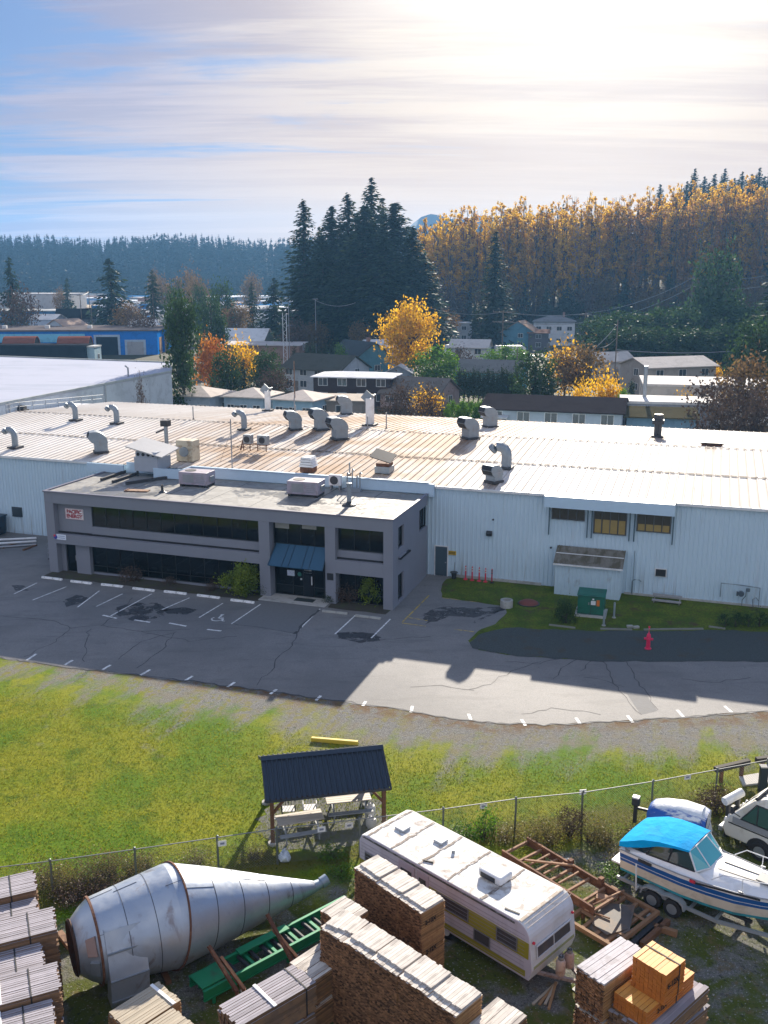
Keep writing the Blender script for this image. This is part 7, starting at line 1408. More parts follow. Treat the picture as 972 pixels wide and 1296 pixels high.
def build_protos():
    conifer('fir_a',900,.75,40,8.5,1,droop=.35,per=16,shape=.62); conifer('fir_b',620,.72,40,7.,2,droop=.5,per=14,gap=.8,shape=.66); conifer('fir_c',600,.72,40,6.5,3,droop=.3,per=13,gap=.9,shape=.7)
    conifer('spruce',260,.55,14,4.6,4,droop=.45,per=11,m='leafdark',shape=.75); conifer('spruce_b',210,.5,14,3.8,5,droop=.5,per=9,m='leafdark',gap=.7,shape=.75)
    conifer('far_a',64,1.35,24,4.6,6,per=4,m='leaffar',shape=.95,top=.2); conifer('far_b',56,1.3,24,4.,7,per=4,m='leaffar',shape=1.05,top=.2)
    conifer('ridge_fir',120,1.0,28,5.2,8,per=8,m='leafdark',gap=.8,shape=.75)
    broad('cedar',16,4.2,5200,.30,'leafcedar',11,.06,90,1.0,shape='column',name='cedar_tree'); broad('cedar_round',7,3.2,4200,.2,'leafgreen',12,.05,70,1.,name='tree'); broad('evergreen',9,3.6,3800,.25,'leafcedar',13,.06,70,1.,name='tree',shape='column'); broad('arbor',5,.75,900,.14,'leafdark',14,.02,24,1.2,shape='cone',name='tree')
    broad('maple_y',12,5.6,5200,.28,'leafyellow',15,.16,80,.95,name='maple_tree'); broad('orange',7,3.4,2600,.24,'leaforange',16,.12,50,1.,name='tree'); broad('yellowbush',4.,2.,1500,.17,'leafyellow',17,.08,30,1.05,stems=3,name='bush')
    broad('brown',9,4.2,2400,.25,'leafbrown',18,.15,60,1.,name='tree'); broad('bare',7,3.6,1500,.2,'twig',19,.12,60,1.,name='tree',stems=3); broad('barebush',3.2,2.4,1700,.12,'twig',20,.03,50,1.1,stems=5,name='bush')
    for k in range(5): broad('cw%d'%k,40,[3.4,3.8,3.0,4.0,3.6][k],[3200,2900,2600,3200,2100][k],.36,['leafgold','leafgold','leafgold','leafyellow','leafcwb'][k],30+k,[.1,.06,.18,.12,.06][k],[120,110,100,120,90][k],.55,'bark' if k!=2 else 'barkpale',shape='poplar' if k!=2 else 'column',name='cottonwood_tree',stems=3,r0=.26)
    broad('shrub_g',1.6,1.1,1500,.07,'leafgreen',41,.02,26,1.,stems=4,name='shrub'); broad('shrub_b',1.6,1.05,4200,.075,'leafbright',45,.02,40,.85,stems=4,name='shrub'); broad('shrub_y',1.7,1.25,2200,.07,'leafcedar',42,.02,30,1.,stems=4,name='shrub'); broad('shrub_d',1.2,1.,900,.07,'twig',43,.03,24,1.,stems=4,name='shrub'); broad('cedarbush',1.0,.5,600,.05,'leafcedar',44,.02,16,1.,stems=2,name='shrub')
build_protos()
def plant(key,x,y,h,label,name=None,rz=None,wid=None,z=None,group=None,cat='tree',seed=0):
    p=PROTO[key]; s=h/p['_h']; sw=(wid/2/p['_r']) if wid else s
    rz=((x*12.9+y*7.3+seed)%6.28) if rz is None else rz
    z=terrain_z(x,y) if z is None else z
    t=dup(p,(x,y,z),rz,label,(sw,sw,s),group); t.name=name or p.name.split('.')[0]; t['category']=cat; return t
def ptree(key,px,D,pytop,wpx,label,cat='tree',name=None,group=None,z=None):
    top=atd(px,pytop,D); x=top.x; z=terrain_z(x,D) if z is None else z
    return plant(key,x,D,max(.5,top.z-z),label,name,wid=wpx*D*1.02/F_PX,z=z,cat=cat,group=group)
# ================================================================ BACKGROUND TOWN
HM={}
def hm(c,rough=.75,**k):
    key=(tuple(c),rough)
    if key not in HM: HM[key]=mat('house_%d'%len(HM),c,.9 if rough>.5 else rough,var=.1,col2=mul(c,.6),amt=.4,cscale=.6,spec=(.14 if sum(c)>.9 else 0.),**k)
    return HM[key]
GREYR=(.12,.115,.11); TAN=(.34,.29,.25); WHITE=(.68,.68,.67); BLUE=(.12,.27,.38); BROWN=(.06,.045,.045)
def house(px,D,pytop,w,d,rh,rot,wall,roof,label,kind='gable',wins=3,h=None,chim=0,cat='house',name='house',ov=.45,door=True,z0=None,garage=0):
    top=atd(px,pytop,D); g=terrain_z(top.x,D) if z0 is None else z0; H=max(2.2,top.z-g-rh)
    t=thing(name,label,cat,(top.x,D,g),R(rot)); wm=hm(wall); rm=hm(roof,.8)
    m=MB(); m.bx(-w/2,w/2,-d/2,d/2,0,H)
    if kind=='gable':
        for s in (-1,1): m.add([(s*w/2,-d/2,H),(s*w/2,d/2,H),(s*w/2,0,H+rh*.97)],[(0,1,2)])
    m.build('wall',wm,t,fix=False)
    m=MB(); th=.16
    if kind=='gable':
        sl=rh/(d/2)
        for s in (-1,1):
            a=(s*(d/2+ov),H-ov*sl); b=(0,H+rh)
            m.extr([a,b,(b[0],b[1]+th),(a[0],a[1]+th)],-w/2-ov,w/2+ov,'x')
    elif kind=='hip':
        e=ov; k=min(w,d)/2; vs=[(-w/2-e,-d/2-e,H),(w/2+e,-d/2-e,H),(w/2+e,d/2+e,H),(-w/2-e,d/2+e,H)]
        rl=max(.01,(w-d)/2); vs+= [(-rl,0,H+rh),(rl,0,H+rh)]; m.add(vs,[(0,1,5,4),(2,3,4,5),(1,2,5),(3,0,4),(3,2,1,0)])
        m.bx(-w/2-e,w/2+e,-d/2-e,d/2+e,H-.16,H-.003)
    elif kind=='shed':
        m.extr([(-d/2-ov,H),(d/2+ov,H+rh),(d/2+ov,H+rh+th),(-d/2-ov,H+th)],-w/2-ov,w/2+ov,'x')
    else:
        m.bx(-w/2-.15,w/2+.15,-d/2-.15,d/2+.15,H,H+.35); m.bx(-w/2+.1,w/2-.1,-d/2+.1,d/2-.1,H+.351,H+.36)
    rf=m.build('roof',rm,t)
    wt=MT['white']; gl=MT['glasshouse']
    def win(x,y,z,ww,wh,axis):
        m=MB(); f=MB(); e=.07
        if axis=='x':
            s=-1 if y<0 else 1; m.bx(x-ww/2,x+ww/2,min(y,y+s*.02),max(y,y+s*.02),z,z+wh); ya,yb=min(y+s*.003,y+s*.06),max(y+s*.003,y+s*.06)
            f.bx(x-ww/2-e,x-ww/2,ya,yb,z-e,z+wh+e); f.bx(x+ww/2,x+ww/2+e,ya,yb,z-e,z+wh+e); f.bx(x-ww/2,x+ww/2,ya,yb,z-e,z); f.bx(x-ww/2,x+ww/2,ya,yb,z+wh,z+wh+e); f.bx(x-.03,x+.03,ya,yb-.01,z,z+wh)
        else:
            s=-1 if x<0 else 1; m.bx(min(x,x+s*.02),max(x,x+s*.02),y-ww/2,y+ww/2,z,z+wh); xa,xb=min(x+s*.003,x+s*.06),max(x+s*.003,x+s*.06)
            f.bx(xa,xb,y-ww/2-e,y-ww/2,z-e,z+wh+e); f.bx(xa,xb,y+ww/2,y+ww/2+e,z-e,z+wh+e); f.bx(xa,xb,y-ww/2,y+ww/2,z-e,z); f.bx(xa,xb,y-ww/2,y+ww/2,z+wh,z+wh+e); f.bx(xa,xb-.01,y-.03,y+.03,z,z+wh)
        o=m.build('window',gl,t); f.build('window_frame',wt,o)
    st=1 if H<4.2 else 2
    for lv in range(st):
        z=(1.0 if H>2.4 else .8)+lv*H/2; wh=min(1.2,H*.4)
        for k in range(wins):
            x=-w/2+w*(k+.5)/wins; win(x,-d/2-.002,z,min(1.5,w/wins*.5),wh,'x')
        for s in (-1,1): win(s*(w/2+.002),d*.08*s,z,min(1.4,d*.25),wh,'y')
    if door:
        x=-w/2+w/max(1,wins); m=MB(); m.bx(x-.45,x+.45,-d/2-.05,-d/2-.003,.05,2.1); dd=m.build('door',hm((.2,.18,.16)),t); m=MB(); m.bx(x+.3,x+.36,-d/2-.09,-d/2-.051,.95,1.1); m.build('handle',MT['steel'],dd)
    for k in range(garage):
        x=-w/2+w*(k+.5)/garage; m=MB(); m.bx(x-w/garage*.3,x+w/garage*.3,-d/2-.06,-d/2-.004,0,H*.7); m.build('roller_door',hm((.45,.43,.4)),t)
    if chim: m=MB(); m.bx(w*.2,w*.2+.7,.2,.9,H+.2,H+rh+1.); m.build('chimney',hm((.3,.2,.17)),rf)
    return t
def town():
    H_=house
    H_(250,153,488,8.6,7.5,1.15,-20,(.36,.42,.48),(.55,.48,.42),'low pale tan roofed cottage beside the big white shed','hip')
    H_(320,152,490,6.6,7,1.1,-18,(.34,.44,.52),(.6,.52,.45),'tan hip roofed cottage behind the back flue','hip'); H_(383,149,493,6.8,7,1.15,-22,(.32,.46,.55),(.66,.56,.48),'bright tan hip roofed cottage with grey blue walls','hip')
    H_(452,168,470,13.5,8,.6,-12,BROWN,(.62,.63,.66),'dark brown cottage under a bright white low roof','hip',wins=4); H_(435,151,502,7.5,5,.4,-8,(.25,.22,.2),(.45,.38,.31),'flat tan roofed lean-to shed below the brown cottage','shed',wins=1,cat='shed',name='shed')
    H_(412,188,449,13.5,10,2.4,-32,(.42,.46,.5),(.085,.085,.07),'long grey cottage with a mossy dark gable roof','gable',wins=4,chim=0); H_(455,222,432,12,10,3.2,-55,(.10,.25,.34),(.06,.07,.075),'dark roofed house with a bright blue gable end','gable',chim=1); H_(506,196,462,3.6,5,1.3,80,(.3,.34,.4),(.5,.5,.5),'tiny white trimmed gable left of the round green tree','gable',wins=1,cat='shed',name='shed')
    H_(532,164,478,10.5,9,2.3,-28,(.36,.28,.26),(.17,.15,.13),'brown grey gabled cottage right of the twiggy bushes','gable'); H_(622,192,456,13,8.5,1.9,-20,(.1,.30,.38),(.19,.185,.175),'grey roofed house with a teal end wall behind the tall hedge','gable')
    H_(704,127,502,17.5,11,1.2,-16,(.40,.46,.52),(.045,.04,.042),'long dark brown roofed cottage just behind the metal warehouse','gable',wins=5,chim=0); H_(628,124,524,2.5,3,.3,-16,(.3,.34,.38),(.55,.55,.55),'small pale porch roof at the end of the long dark roof','shed',wins=1,door=False,cat='porch',name='porch')
    H_(846,131,508,12.5,7,.0,-12,(.55,.58,.62),(.68,.66,.63),'white flat roofed block behind the warehouse at the right','flat',wins=0,door=False,cat='building',name='building'); H_(836,124,519,8.5,4,.8,-12,(.2,.32,.42),(.10,.09,.055),'mossy roofed porch in front of the white flat block','shed',wins=2,cat='porch',name='porch')
    H_(846,183,452,14.5,9.5,1.4,18,(.36,.34,.32),(.48,.44,.41),'tan roofed grey cottage standing alone on the right','gable',wins=3); H_(905,150,485,22,13,.0,-12,(.5,.47,.43),(.58,.55,.52),'wide flat pale roofed building behind the white block','flat',wins=0,door=False,cat='building',name='building')
    H_(702,318,399,13,10,1.8,-10,(.62,.64,.68),(.2,.2,.2),'two storey white house below the yellow cottonwoods','hip',wins=4,chim=1,z0=0); H_(660,300,406,9,10,3.2,70,(.11,.26,.36),(.30,.22,.17),'blue gabled house with a brown roof left of the white house','gable',z0=0); H_(682,296,418,6,6,.8,-10,(.12,.12,.14),(.20,.13,.1),'low brown roofed carport between the blue and the white house','shed',wins=1,z0=0,cat='carport',name='carport')
    H_(574,335,406,12,8,.8,-10,(.35,.37,.4),(.4,.4,.4),'low grey bungalow behind the parked campers','flat',z0=0); H_(310,288,416,14,12,3.,-8,(.33,.42,.5),(.66,.67,.68),'barn with a bright white roof and pale blue gable','gable',wins=1,cat='barn',name='barn'); H_(330,250,434,22,8,.4,-8,(.3,.2,.16),(.5,.46,.44),'long low shed with a patchy pale roof behind the evergreens','shed',wins=0,cat='shed',name='shed')
    H_(240,430,385,11,10,1.5,-14,(.06,.33,.5),(.66,.67,.68),'blue house with a white roof among the evergreens','gable',wins=2); H_(427,300,404,6,5,2.,80,(.08,.22,.3),(.3,.3,.3),'small blue gabled cabin under the tall firs','gable',wins=1)
    for k,(px,D,py,w,d,rot,wall,roof) in enumerate(((60,332,398,9,8,-10,(.5,.52,.55),(.62,.6,.58)),(128,348,394,10,8,12,(.4,.5,.58),(.66,.66,.66)),(165,352,393,9,7,-20,(.55,.53,.5),(.6,.55,.5)),(182,300,405,8,7,8,(.42,.45,.5),(.68,.67,.66)),(212,372,388,11,9,-8,(.5,.5,.52),(.64,.66,.7)),(300,350,393,10,8,15,(.45,.5,.56),(.62,.6,.58)),(328,335,397,9,8,-12,(.55,.55,.55),(.66,.64,.62)),(352,330,398,8,7,5,(.4,.46,.52),(.6,.58,.55)),(150,420,383,14,9,-6,(.5,.54,.6),(.7,.71,.73)),(270,425,382,14,9,6,(.55,.55,.56),(.68,.68,.68)))): H_(px,D,py,w,d,1.5,rot,wall,roof,'small pale roofed house among the trees of the left valley','gable',wins=2)['group']='small pale houses in the left valley'
    for px,D,py,w,rot,wall,roof,l in ((596,236,430,9,-14,(.5,.52,.54),(.5,.47,.44),'small grey roofed house half hidden behind the round green tree'),(770,212,446,9,20,(.42,.4,.38),(.5,.46,.42),'low tan roofed house left of the tan roofed grey cottage'),(480,240,430,8,30,(.5,.52,.55),(.6,.6,.6),'pale roofed cabin at the left foot of the golden maple')): H_(px,D,py,w,7,1.6,rot,wall,roof,l,'gable',wins=2,z0=0)
    # big white shed at left
    C=[(-31.2,142.),(-34.3,157.),(-100.,182.),(-125.,112.),(-48.,84.)]; t=thing('white_shed','huge flat roofed white shed left of the tall dark tree','warehouse',(0,0,0)); m=MB(); m.prism(C,0,7.75); m.build('wall',hm((.55,.58,.6)),t)
    m=MB(); m.prism(C,7.755,7.95); rm=mat('white_membrane',(.43,.45,.53),.8,var=.06,spec=.03,scale=.05,col2=(.34,.37,.44),amt=.7,cscale=.06,stretch=(1,3,1)); rf=m.build('roof',rm,t)
    m=MB()
    for a,b in zip(C,C[1:]+C[:1]): m.beam((*a,8.0),(*b,8.0),.25,.28)
    m.build('parapet',hm((.42,.44,.42)),rf); m=MB(); a=Vector((-40,112.7,3.6)); [m.tube((-31.2+(-16.8)*f+.3,142-58*f,.0),(-31.2-16.8*f+.3,142-58*f,7.9),.09,n=6) for f in (.3,.62)]; m.build('downpipe',MT['steel'],t)
    m=MB(); m.path([(-35.5,134.5,8),(-35.5,134.5,9.2),(-35.9,134.6,9.5)],.12,6); m.build('wall_lamp',MT['steel'],t)
    t=thing('membrane_annex','low white roofed annex with a black duct at the far left of the warehouse','annex',lot(-60,26),LANG); m=MB(); m.bx(-12,9.6,-6,16,0,6.2); m.build('wall',hm((.55,.58,.6)),t); m=MB(); m.bx(-12.2,9.7,-6.2,16.2,6.201,6.45); m.build('roof',hm((.62,.63,.66)),t); m=MB(); m.tube((-3,4,7.),(6,6,7.),.45,n=12); m.tube((6,6,7.),(6,6,6.4),.45,n=12); m.build('duct',MT['dark'],t)
    # blue industrial hall behind
    x1=-64.; t=thing('blue_hall','long bright blue industrial hall with roller doors and white band','industrial hall',(x1,276,0),R(4)); m=MB(); m.bx(-95,0,0,26,0,6.6); m.build('wall',hm((.015,.19,.62)),t); m=MB(); m.bx(-95.4,.4,-.4,26.4,6.601,7.0); m.build('roof',hm((.16,.14,.135)),t); m=MB(); m.bx(-95,-20,-.06,-.004,3.6,5.9); m.build('cladding_band',hm((.2,.55,.75)),t)
    for x,w,h,c in ((-17,6,5,(.015,.025,.04)),(-8.5,4.6,3.6,(.35,.36,.38))): m=MB(); m.bx(x,x+w,-.1,-.004,0,h); d=m.build('roller_door',hm(c),t); m=MB(); m.bx(x-.6,x,-.14,-.004,0,h+.6); m.bx(x+w,x+w+.6,-.14,-.004,0,h+.6); m.bx(x,x+w,-.139,-.005,h,h+.6); m.build('door_frame',hm((.4,.5,.6)),d)
    for y in (3,13): m=MB(); m.bx(.004,.1,y,y+4.5,0,4.6); m.build('roller_door',hm((.4,.28,.2)),t)
    m=MB(); [m.bx(x,x+1.2,8,9.2,7.,7.9) for x in (-80,-62,-45,-33,-21)]; m.build('roof_vent',hm((.6,.6,.6)),t)
    for k,(px,l) in enumerate(((28,'rust brown arched roof hut at the left end before the blue hall'),(96,'rust brown arched roof hut in the middle before the blue hall'))):
        p=atd(px,445,255); t=thing('arched_hut',l,'hut',(p.x,255,0),R(8)); m=MB(); pr=[(-4,0),(-4,3.6)]+[(-4*math.cos(R(a)),3.6+2.6*math.sin(R(a))) for a in range(15,180,15)]+[(4,3.6),(4,0)]; m.extr(pr,-3.8,3.8,'x'); m.build('wall',hm((.02,.025,.03)),t); m=MB(); pr=[(-4.2*math.cos(R(a)),3.6+2.8*math.sin(R(a))) for a in range(0,181,15)]+[(4.0*math.cos(R(a)),3.6+2.6*math.sin(R(a))) for a in range(0,181,15)]; m.extr(pr,-4,4,'x'); m.build('roof',hm((.22,.085,.06)),t)
    for k,(px,D,py,w,d,c,r_,l) in enumerate(((40,250,437,30,6,(.02,.025,.035),(.04,.04,.045),'long black roofed lean-to below the arched huts'),(104,250,439,8,5,(.35,.5,.58),(.5,.52,.52),'small pale blue store right of the arched huts'),(30,395,393,70,20,(.05,.14,.26),(.35,.36,.36),'long dark blue shed with a pale roof at the left edge'),(40,455,372,44,20,(.42,.42,.42),(.45,.45,.46),'grey box building beside the left fir'))): H_(px,D,py,w,d,.0,-3,c,r_,l,'flat',wins=0,door=False,cat='building',name='building')
    H_(84,300,404,9,9,2.2,60,(.45,.5,.55),(.42,.3,.23),'pale blue cabin with a tan gable roof behind the blue hall','gable',wins=2); H_(97,345,391,13,10,3.,10,(.2,.2,.22),(.02,.022,.025),'black roofed house behind the pale blue cabin','gable',wins=2,door=False)
    # far valley: low industrial sheds, each its own building
    rg=random.Random(12); cols=[((.6,.62,.66),(.8,.82,.85),'white'),((.2,.35,.55),(.75,.78,.82),'pale blue'),((.35,.2,.16),(.4,.3,.27),'brick red'),((.03,.14,.36),(.05,.2,.45),'blue'),((.42,.33,.2),(.5,.4,.28),'tan'),((.25,.27,.3),(.3,.32,.35),'grey')]
    k=0
    for D in (420,470,520,580,640,700,770):
        n=10
        for j in range(n):
            px=-20+ (375+25)*(j+rg.uniform(.1,.9))/n; w=rg.uniform(12,32)*D/600; hh=rg.uniform(4,8); c=cols[rg.randrange(6)]; top=atd(px,400,D); z=hh
            t=thing('industrial_shed','far %s flat roofed industrial shed on the valley floor'%c[2],'industrial shed',(top.x,D,0),R(rg.uniform(-14,8)),'%s industrial sheds far off in the valley'%c[2]); m=MB(); d=rg.uniform(14,26); m.bx(-w/2,w/2,-d/2,d/2,0,hh); m.build('wall',hm(c[0]),t); m=MB(); m.bx(-w/2-.3,w/2+.3,-d/2-.3,d/2+.3,hh+.001,hh+.5); m.build('roof',hm(c[1]),t)
            if D<600: m=MB(); [m.bx(x,x+2.6,-d/2-.05,-d/2-.003,1.,hh*.7) for x in np.arange(-w/2+2,w/2-4,6.)]; m.build('bay_door',hm((.1,.12,.15)),t)
            k+=1
    # a white motor yacht stored on land, and parked campers, vans and cars
    def vehicle(px,D,py,l,kind,col,rz,L=None):
        p=atd(px,py,D); g=0.
        cat={'camper':'camper','van':'van','car':'car','boat':'boat'}[kind]; t=thing({'camper':'parked_camper','van':'parked_van','car':'parked_car','boat':'stored_boat'}[kind],l,cat,(p.x,D,g),R(rz)); cm=hm(col,.4)
        m=MB()
        if kind=='camper': L=L or 7.5; m.extr([(-L/2,.6),(-L/2,2.9),(-L/2+.3,3.1),(L/2-1.2,3.1),(L/2-.2,2.6),(L/2,1.8),(L/2,.6)],-1.2,1.2,'y')
        elif kind=='van': L=L or 5.2; m.extr([(-L/2,.4),(-L/2,2.1),(L/2-1.7,2.1),(L/2-1.,1.3),(L/2,1.1),(L/2,.4)],-.95,.95,'y')
        elif kind=='car': L=L or 4.5; m.extr([(-L/2,.4),(-L/2,.95),(-L/2+.7,1.02),(-L/2+1.3,1.48),(L/2-1.9,1.48),(L/2-1.1,1.0),(L/2,.85),(L/2,.4)],-.88,.88,'y')
        else: L=L or 12; m.extr([(-L/2,1.4),(-L/2,3.2),(L/2,3.8),(L/2-1.8,1.6)],-1.6,1.6,'y'); m.extr([(-L*.3,3.3),(-L*.3,5.),(L*.08,5.),(L*.25,3.6)],-1.2,1.2,'y'); m.bx(-3,-2.6,-1,1,0,1.4); m.bx(2,2.4,-1,1,0,1.5)
        m.build('body',cm,t,bevel=.05)
        m=MB()
        if kind=='camper': [m.bx(x,x+1.1,-1.215,-1.203,1.6,2.3) for x in (-L/2+.8,-L/2+3.,L/2-2.)]; m.bx(-L/2-.012,-L/2-.002,-.7,.7,1.6,2.3)
        elif kind=='boat': m.bx(-L*.28,L*.05,-1.215,-1.202,3.9,4.6)
        else: m.bx(-L/2+1.2,L/2-1.9,-.965 if kind=='van' else -.895,-.952 if kind=='van' else -.882,1.05,1.9 if kind=='van' else 1.4); m.bx(-L/2-.01,-L/2-.002,-.6,.6,1.0,1.7 if kind=='van' else 1.0)
        m.build('window',MT['glass'],t)
        if kind!='boat':
            for x in (-L/2+1.,L/2-1.): 
                for y in (-.85,.85): m=MB(); m.tube((x,y-.1,.35),(x,y+.1,.35),.35,n=12); m.build('wheel',MT['black'],t)
        return t
    vehicle(80,372,388,'white motor yacht stored on land behind the blue hall','boat',(.7,.7,.72),70); V=vehicle
    V(578,272,432,'white camper parked leftmost in the row below the yellow wood','camper',(.66,.67,.69),5); V(594,288,428,'white camper with a sloping front parked behind its neighbour','camper',(.6,.62,.66),12,6.5); V(612,292,432,'silver pickup sized van parked right of the campers','van',(.35,.38,.42),30); V(646,268,436,'long white camper parked below the blue gabled house','camper',(.68,.68,.69),4,8.5); V(562,285,434,'grey car parked before the leftmost camper','car',(.25,.27,.3),0); V(628,284,436,'dark car parked between the two camper groups','car',(.06,.07,.08),20); V(666,262,441,'white car at the right end of the parked campers','car',(.65,.66,.68),-10); V(620,276,438,'black car before the silver van','car',(.03,.03,.035),-5)
    rg=random.Random(31)
    for k in range(16): px=125+k*13+rg.uniform(-5,5); D=rg.choice([372,390,410]); V(px,D,402,'far parked car in the lots of the valley','car',rg.choice([(.65,.66,.68),(.3,.32,.35),(.5,.08,.06),(.05,.06,.08)]),rg.uniform(-40,40))['group']='cars parked far off in the valley'
town()
# ================================================================ TREES
def forest():
    T=ptree
    T('cedar',226,150,375,46,'tall dark evergreen standing at the corner of the big white shed',name='cedar_tree'); T('orange',266,178,432,44,'bright orange yellow tree right of the tall dark evergreen'); T('evergreen',286,168,446,42,'dark green evergreen left of three behind the cottages'); T('spruce_b',308,160,455,34,'slim pale dusted spruce between two dark evergreens',name='spruce_tree'); T('evergreen',336,172,447,46,'broad dark evergreen right of the slim spruce'); T('yellowbush',306,190,432,30,'small yellow tree before the white roofed barn'); T('bare',348,162,466,44,'grey leafless tree left of the long grey cottage')
    for k,px in enumerate((372,388,396,404,412,420)): T('arbor',px,204+k,438-(k%3)*4,9,'slim dark columnar evergreen in the row behind the long grey cottage',group='columnar evergreens behind the grey cottage')
    T('cedar_round',428,215,436,26,'low bright green bush beside the columnar evergreens',cat='bush',name='bush')
    # left valley trees
    T('spruce',138,330,328,84,'big spreading fir in the middle of the left valley',name='fir_tree'); T('spruce_b',192,325,343,56,'thinner fir right of the big spreading valley fir',name='fir_tree'); T('spruce_b',11,330,325,48,'narrow fir at the left edge of the valley',name='fir_tree'); T('bare',22,300,365,44,'purple brown bare tree at the foot of the left edge fir'); T('spruce',84,420,352,28,'small dark conical fir beside an orange tree'); T('brown',76,425,366,18,'small orange tree left of the small conical fir')
    T('evergreen',222,300,366,26,'dark round evergreen behind the corner evergreen'); T('evergreen',266,240,378,36,'dark evergreen left of the barn'); T('evergreen',252,340,364,20,'dark evergreen behind the blue house left'); T('evergreen',280,330,360,32,'broad dark evergreen behind the blue house'); T('brown',300,300,384,36,'reddish brown tree right of the blue house'); T('brown',236,440,342,30,'far russet orange tree standing tall in the valley'); T('brown',205,460,352,26,'far russet tree beside the thinner fir'); T('brown',195,500,342,16,'far pinkish orange tree tallest left of the russet one'); T('brown',318,520,348,24,'far orange tree at the right end of the valley'); T('brown',250,400,352,30,'rust red tree in the valley behind the evergreens'); T('spruce_b',318,318,358,40,'slim dark fir left of the fir cluster',name='fir_tree'); T('spruce',346,312,352,58,'bushy dark fir at the left foot of the fir cluster',name='fir_tree'); T('brown',160,300,384,34,'olive brown bush below the thinner fir',cat='bush',name='bush'); T('bare',175,290,388,40,'bare brown bush right of the big fir',cat='bush',name='bush')
    # the great firs
    for k,(key,px,D,top,w,l) in enumerate((('fir_b',384,288,254,62,'lone tall fir on the left of the great fir cluster'),('fir_a',420,296,262,62,'fir in the left part of the great fir cluster'),('fir_b',440,300,246,66,'tall ragged fir left of the cluster summit'),('fir_c',470,292,226,62,'tallest fir at the summit of the great cluster'),('fir_a',462,278,262,84,'broad fir low in the middle of the great cluster'),('fir_a',500,284,258,92,'broad dense fir on the right shoulder of the cluster'),('fir_b',522,276,288,66,'fir at the right foot of the great cluster'),('fir_a',408,280,300,60,'shorter fir low on the left of the cluster'),('fir_a',486,270,300,80,'shorter broad fir in front of the cluster'),('fir_b',452,310,270,60,'fir standing back between the cluster summits'),('fir_a',536,282,322,60,'low fir skirting the right edge of the cluster'),('fir_a',432,272,330,66,'low bushy fir under the left part of the cluster'),('fir_c',404,302,288,44,'narrow fir between the lone tall fir and the cluster'),('fir_c',484,300,252,50,'ragged topped fir just right of the cluster summit'))): T(key,px,D,top,w*1.5,l,name='fir_tree')
    T('brown',397,262,408,36,'leafless brown tree before the left firs'); T('bare',372,255,404,34,'bare purple brown tree left under the lone fir'); T('brown',456,250,408,30,'small brown tree under the middle firs')
    T('maple_y',518,205,382,68,'big golden yellow maple below the fir cluster',name='maple_tree'); T('cedar_round',550,186,440,56,'round bright green tree right of the golden maple'); T('fir_c',628,300,294,64,'lone dark pointed fir before the yellow wood',name='fir_tree'); T('spruce_b',601,300,384,20,'thin grey green young conifer left of the lone pointed fir',name='fir_tree'); T('brown',560,300,392,40,'brown bush right of the fir cluster',cat='bush',name='bush'); T('bare',584,205,440,34,'pale twiggy tree right of the round green tree')
    for k in range(13): px=582+k*6; T('arbor',px,172-k*.5,464+(k%3)*3-(2 if k>8 else 0),11,'tall clipped conifer of the dark hedge row',group='conifers of the tall hedge right of the round tree')
    m=MB()
    T('evergreen',678,158,448,54,'dark green rounded tree right of the teal end wall'); T('cedar_round',640,215,438,54,'green tree behind the grey roofed house'); T('brown',735,168,436,66,'wide brown and olive tree left of the tan roofed cottage'); T('yellowbush',717,176,437,44,'gold topped tree beside the wide brown tree'); T('yellowbush',766,146,472,38,'bright yellow bush behind the long dark roof',cat='bush',name='bush'); T('yellowbush',735,142,484,18,'small yellow shrub left of the bright yellow bush',cat='bush',name='bush'); T('yellowbush',905,196,462,16,'small yellow sapling right of the tan roofed cottage',cat='bush',name='bush'); T('yellowbush',868,140,500,28,'low yellow bush on the edge of the flat pale roof',cat='bush',name='bush'); T('cedar_round',790,142,494,22,'small green shrub left of the white flat block',cat='bush',name='bush'); T('arbor',800,165,480,9,'slim dark shrub at the tan cottage left corner',cat='bush',name='bush')
    T('bare',925,122,478,90,'large leafless brown shrub mass behind the warehouse right end',cat='bush',name='bush'); T('brown',950,132,450,70,'reddish brown tree at the right frame edge behind the warehouse'); T('barebush',905,114,506,60,'purple twiggy bush left of the large leafless shrub',cat='bush',name='bush'); T('barebush',958,116,500,60,'olive twiggy bush at the right end behind the warehouse',cat='bush',name='bush')
    T('barebush',505,140,490,54,'twiggy leafless bush left of its pair by the warehouse back',cat='bush',name='bush'); T('barebush',545,136,494,52,'twiggy leafless bush right of its pair by the warehouse back',cat='bush',name='bush'); T('yellowbush',540,150,494,34,'sparse yellowing bush behind the twiggy pair',cat='bush',name='bush'); T('barebush',178,128,484,16,'small bare bush before the big white shed',cat='bush',name='bush')
    for k in range(5): T('cedar_round',573+k*12,134,508,18,'clipped green shrub of the low hedge behind the warehouse',cat='bush',name='bush',group='shrubs of the low hedge behind the warehouse')
    # dark evergreen belt on the right
    rg=random.Random(9); rw=[(756,240,404,42),(772,250,402,48),(790,246,398,50),(815,252,396,50),(842,246,394,52),(868,252,390,54),(895,244,394,52),(922,250,386,56),(950,244,392,54),(975,240,388,56),(768,225,418,40),(800,222,416,50),(840,224,414,50),(880,220,416,50),(925,222,410,54),(965,218,408,56)]
    for k,(px,D,top,w) in enumerate(rw): T(('evergreen','cedar')[k%2],px,D,top+rg.uniform(-3,3),w*1.15,'dense dark evergreen of the belt below the yellow wood',group='evergreens of the dark belt',name='evergreen_tree')
    T('evergreen',911,262,322,64,'taller pale green evergreen rising from the dark belt'); T('fir_a',1010,205,300,120,'dark fir whose branches reach in at the right edge',name='fir_tree'); T('evergreen',962,170,408,70,'dark green evergreen tree at the right edge nearer the cottages')
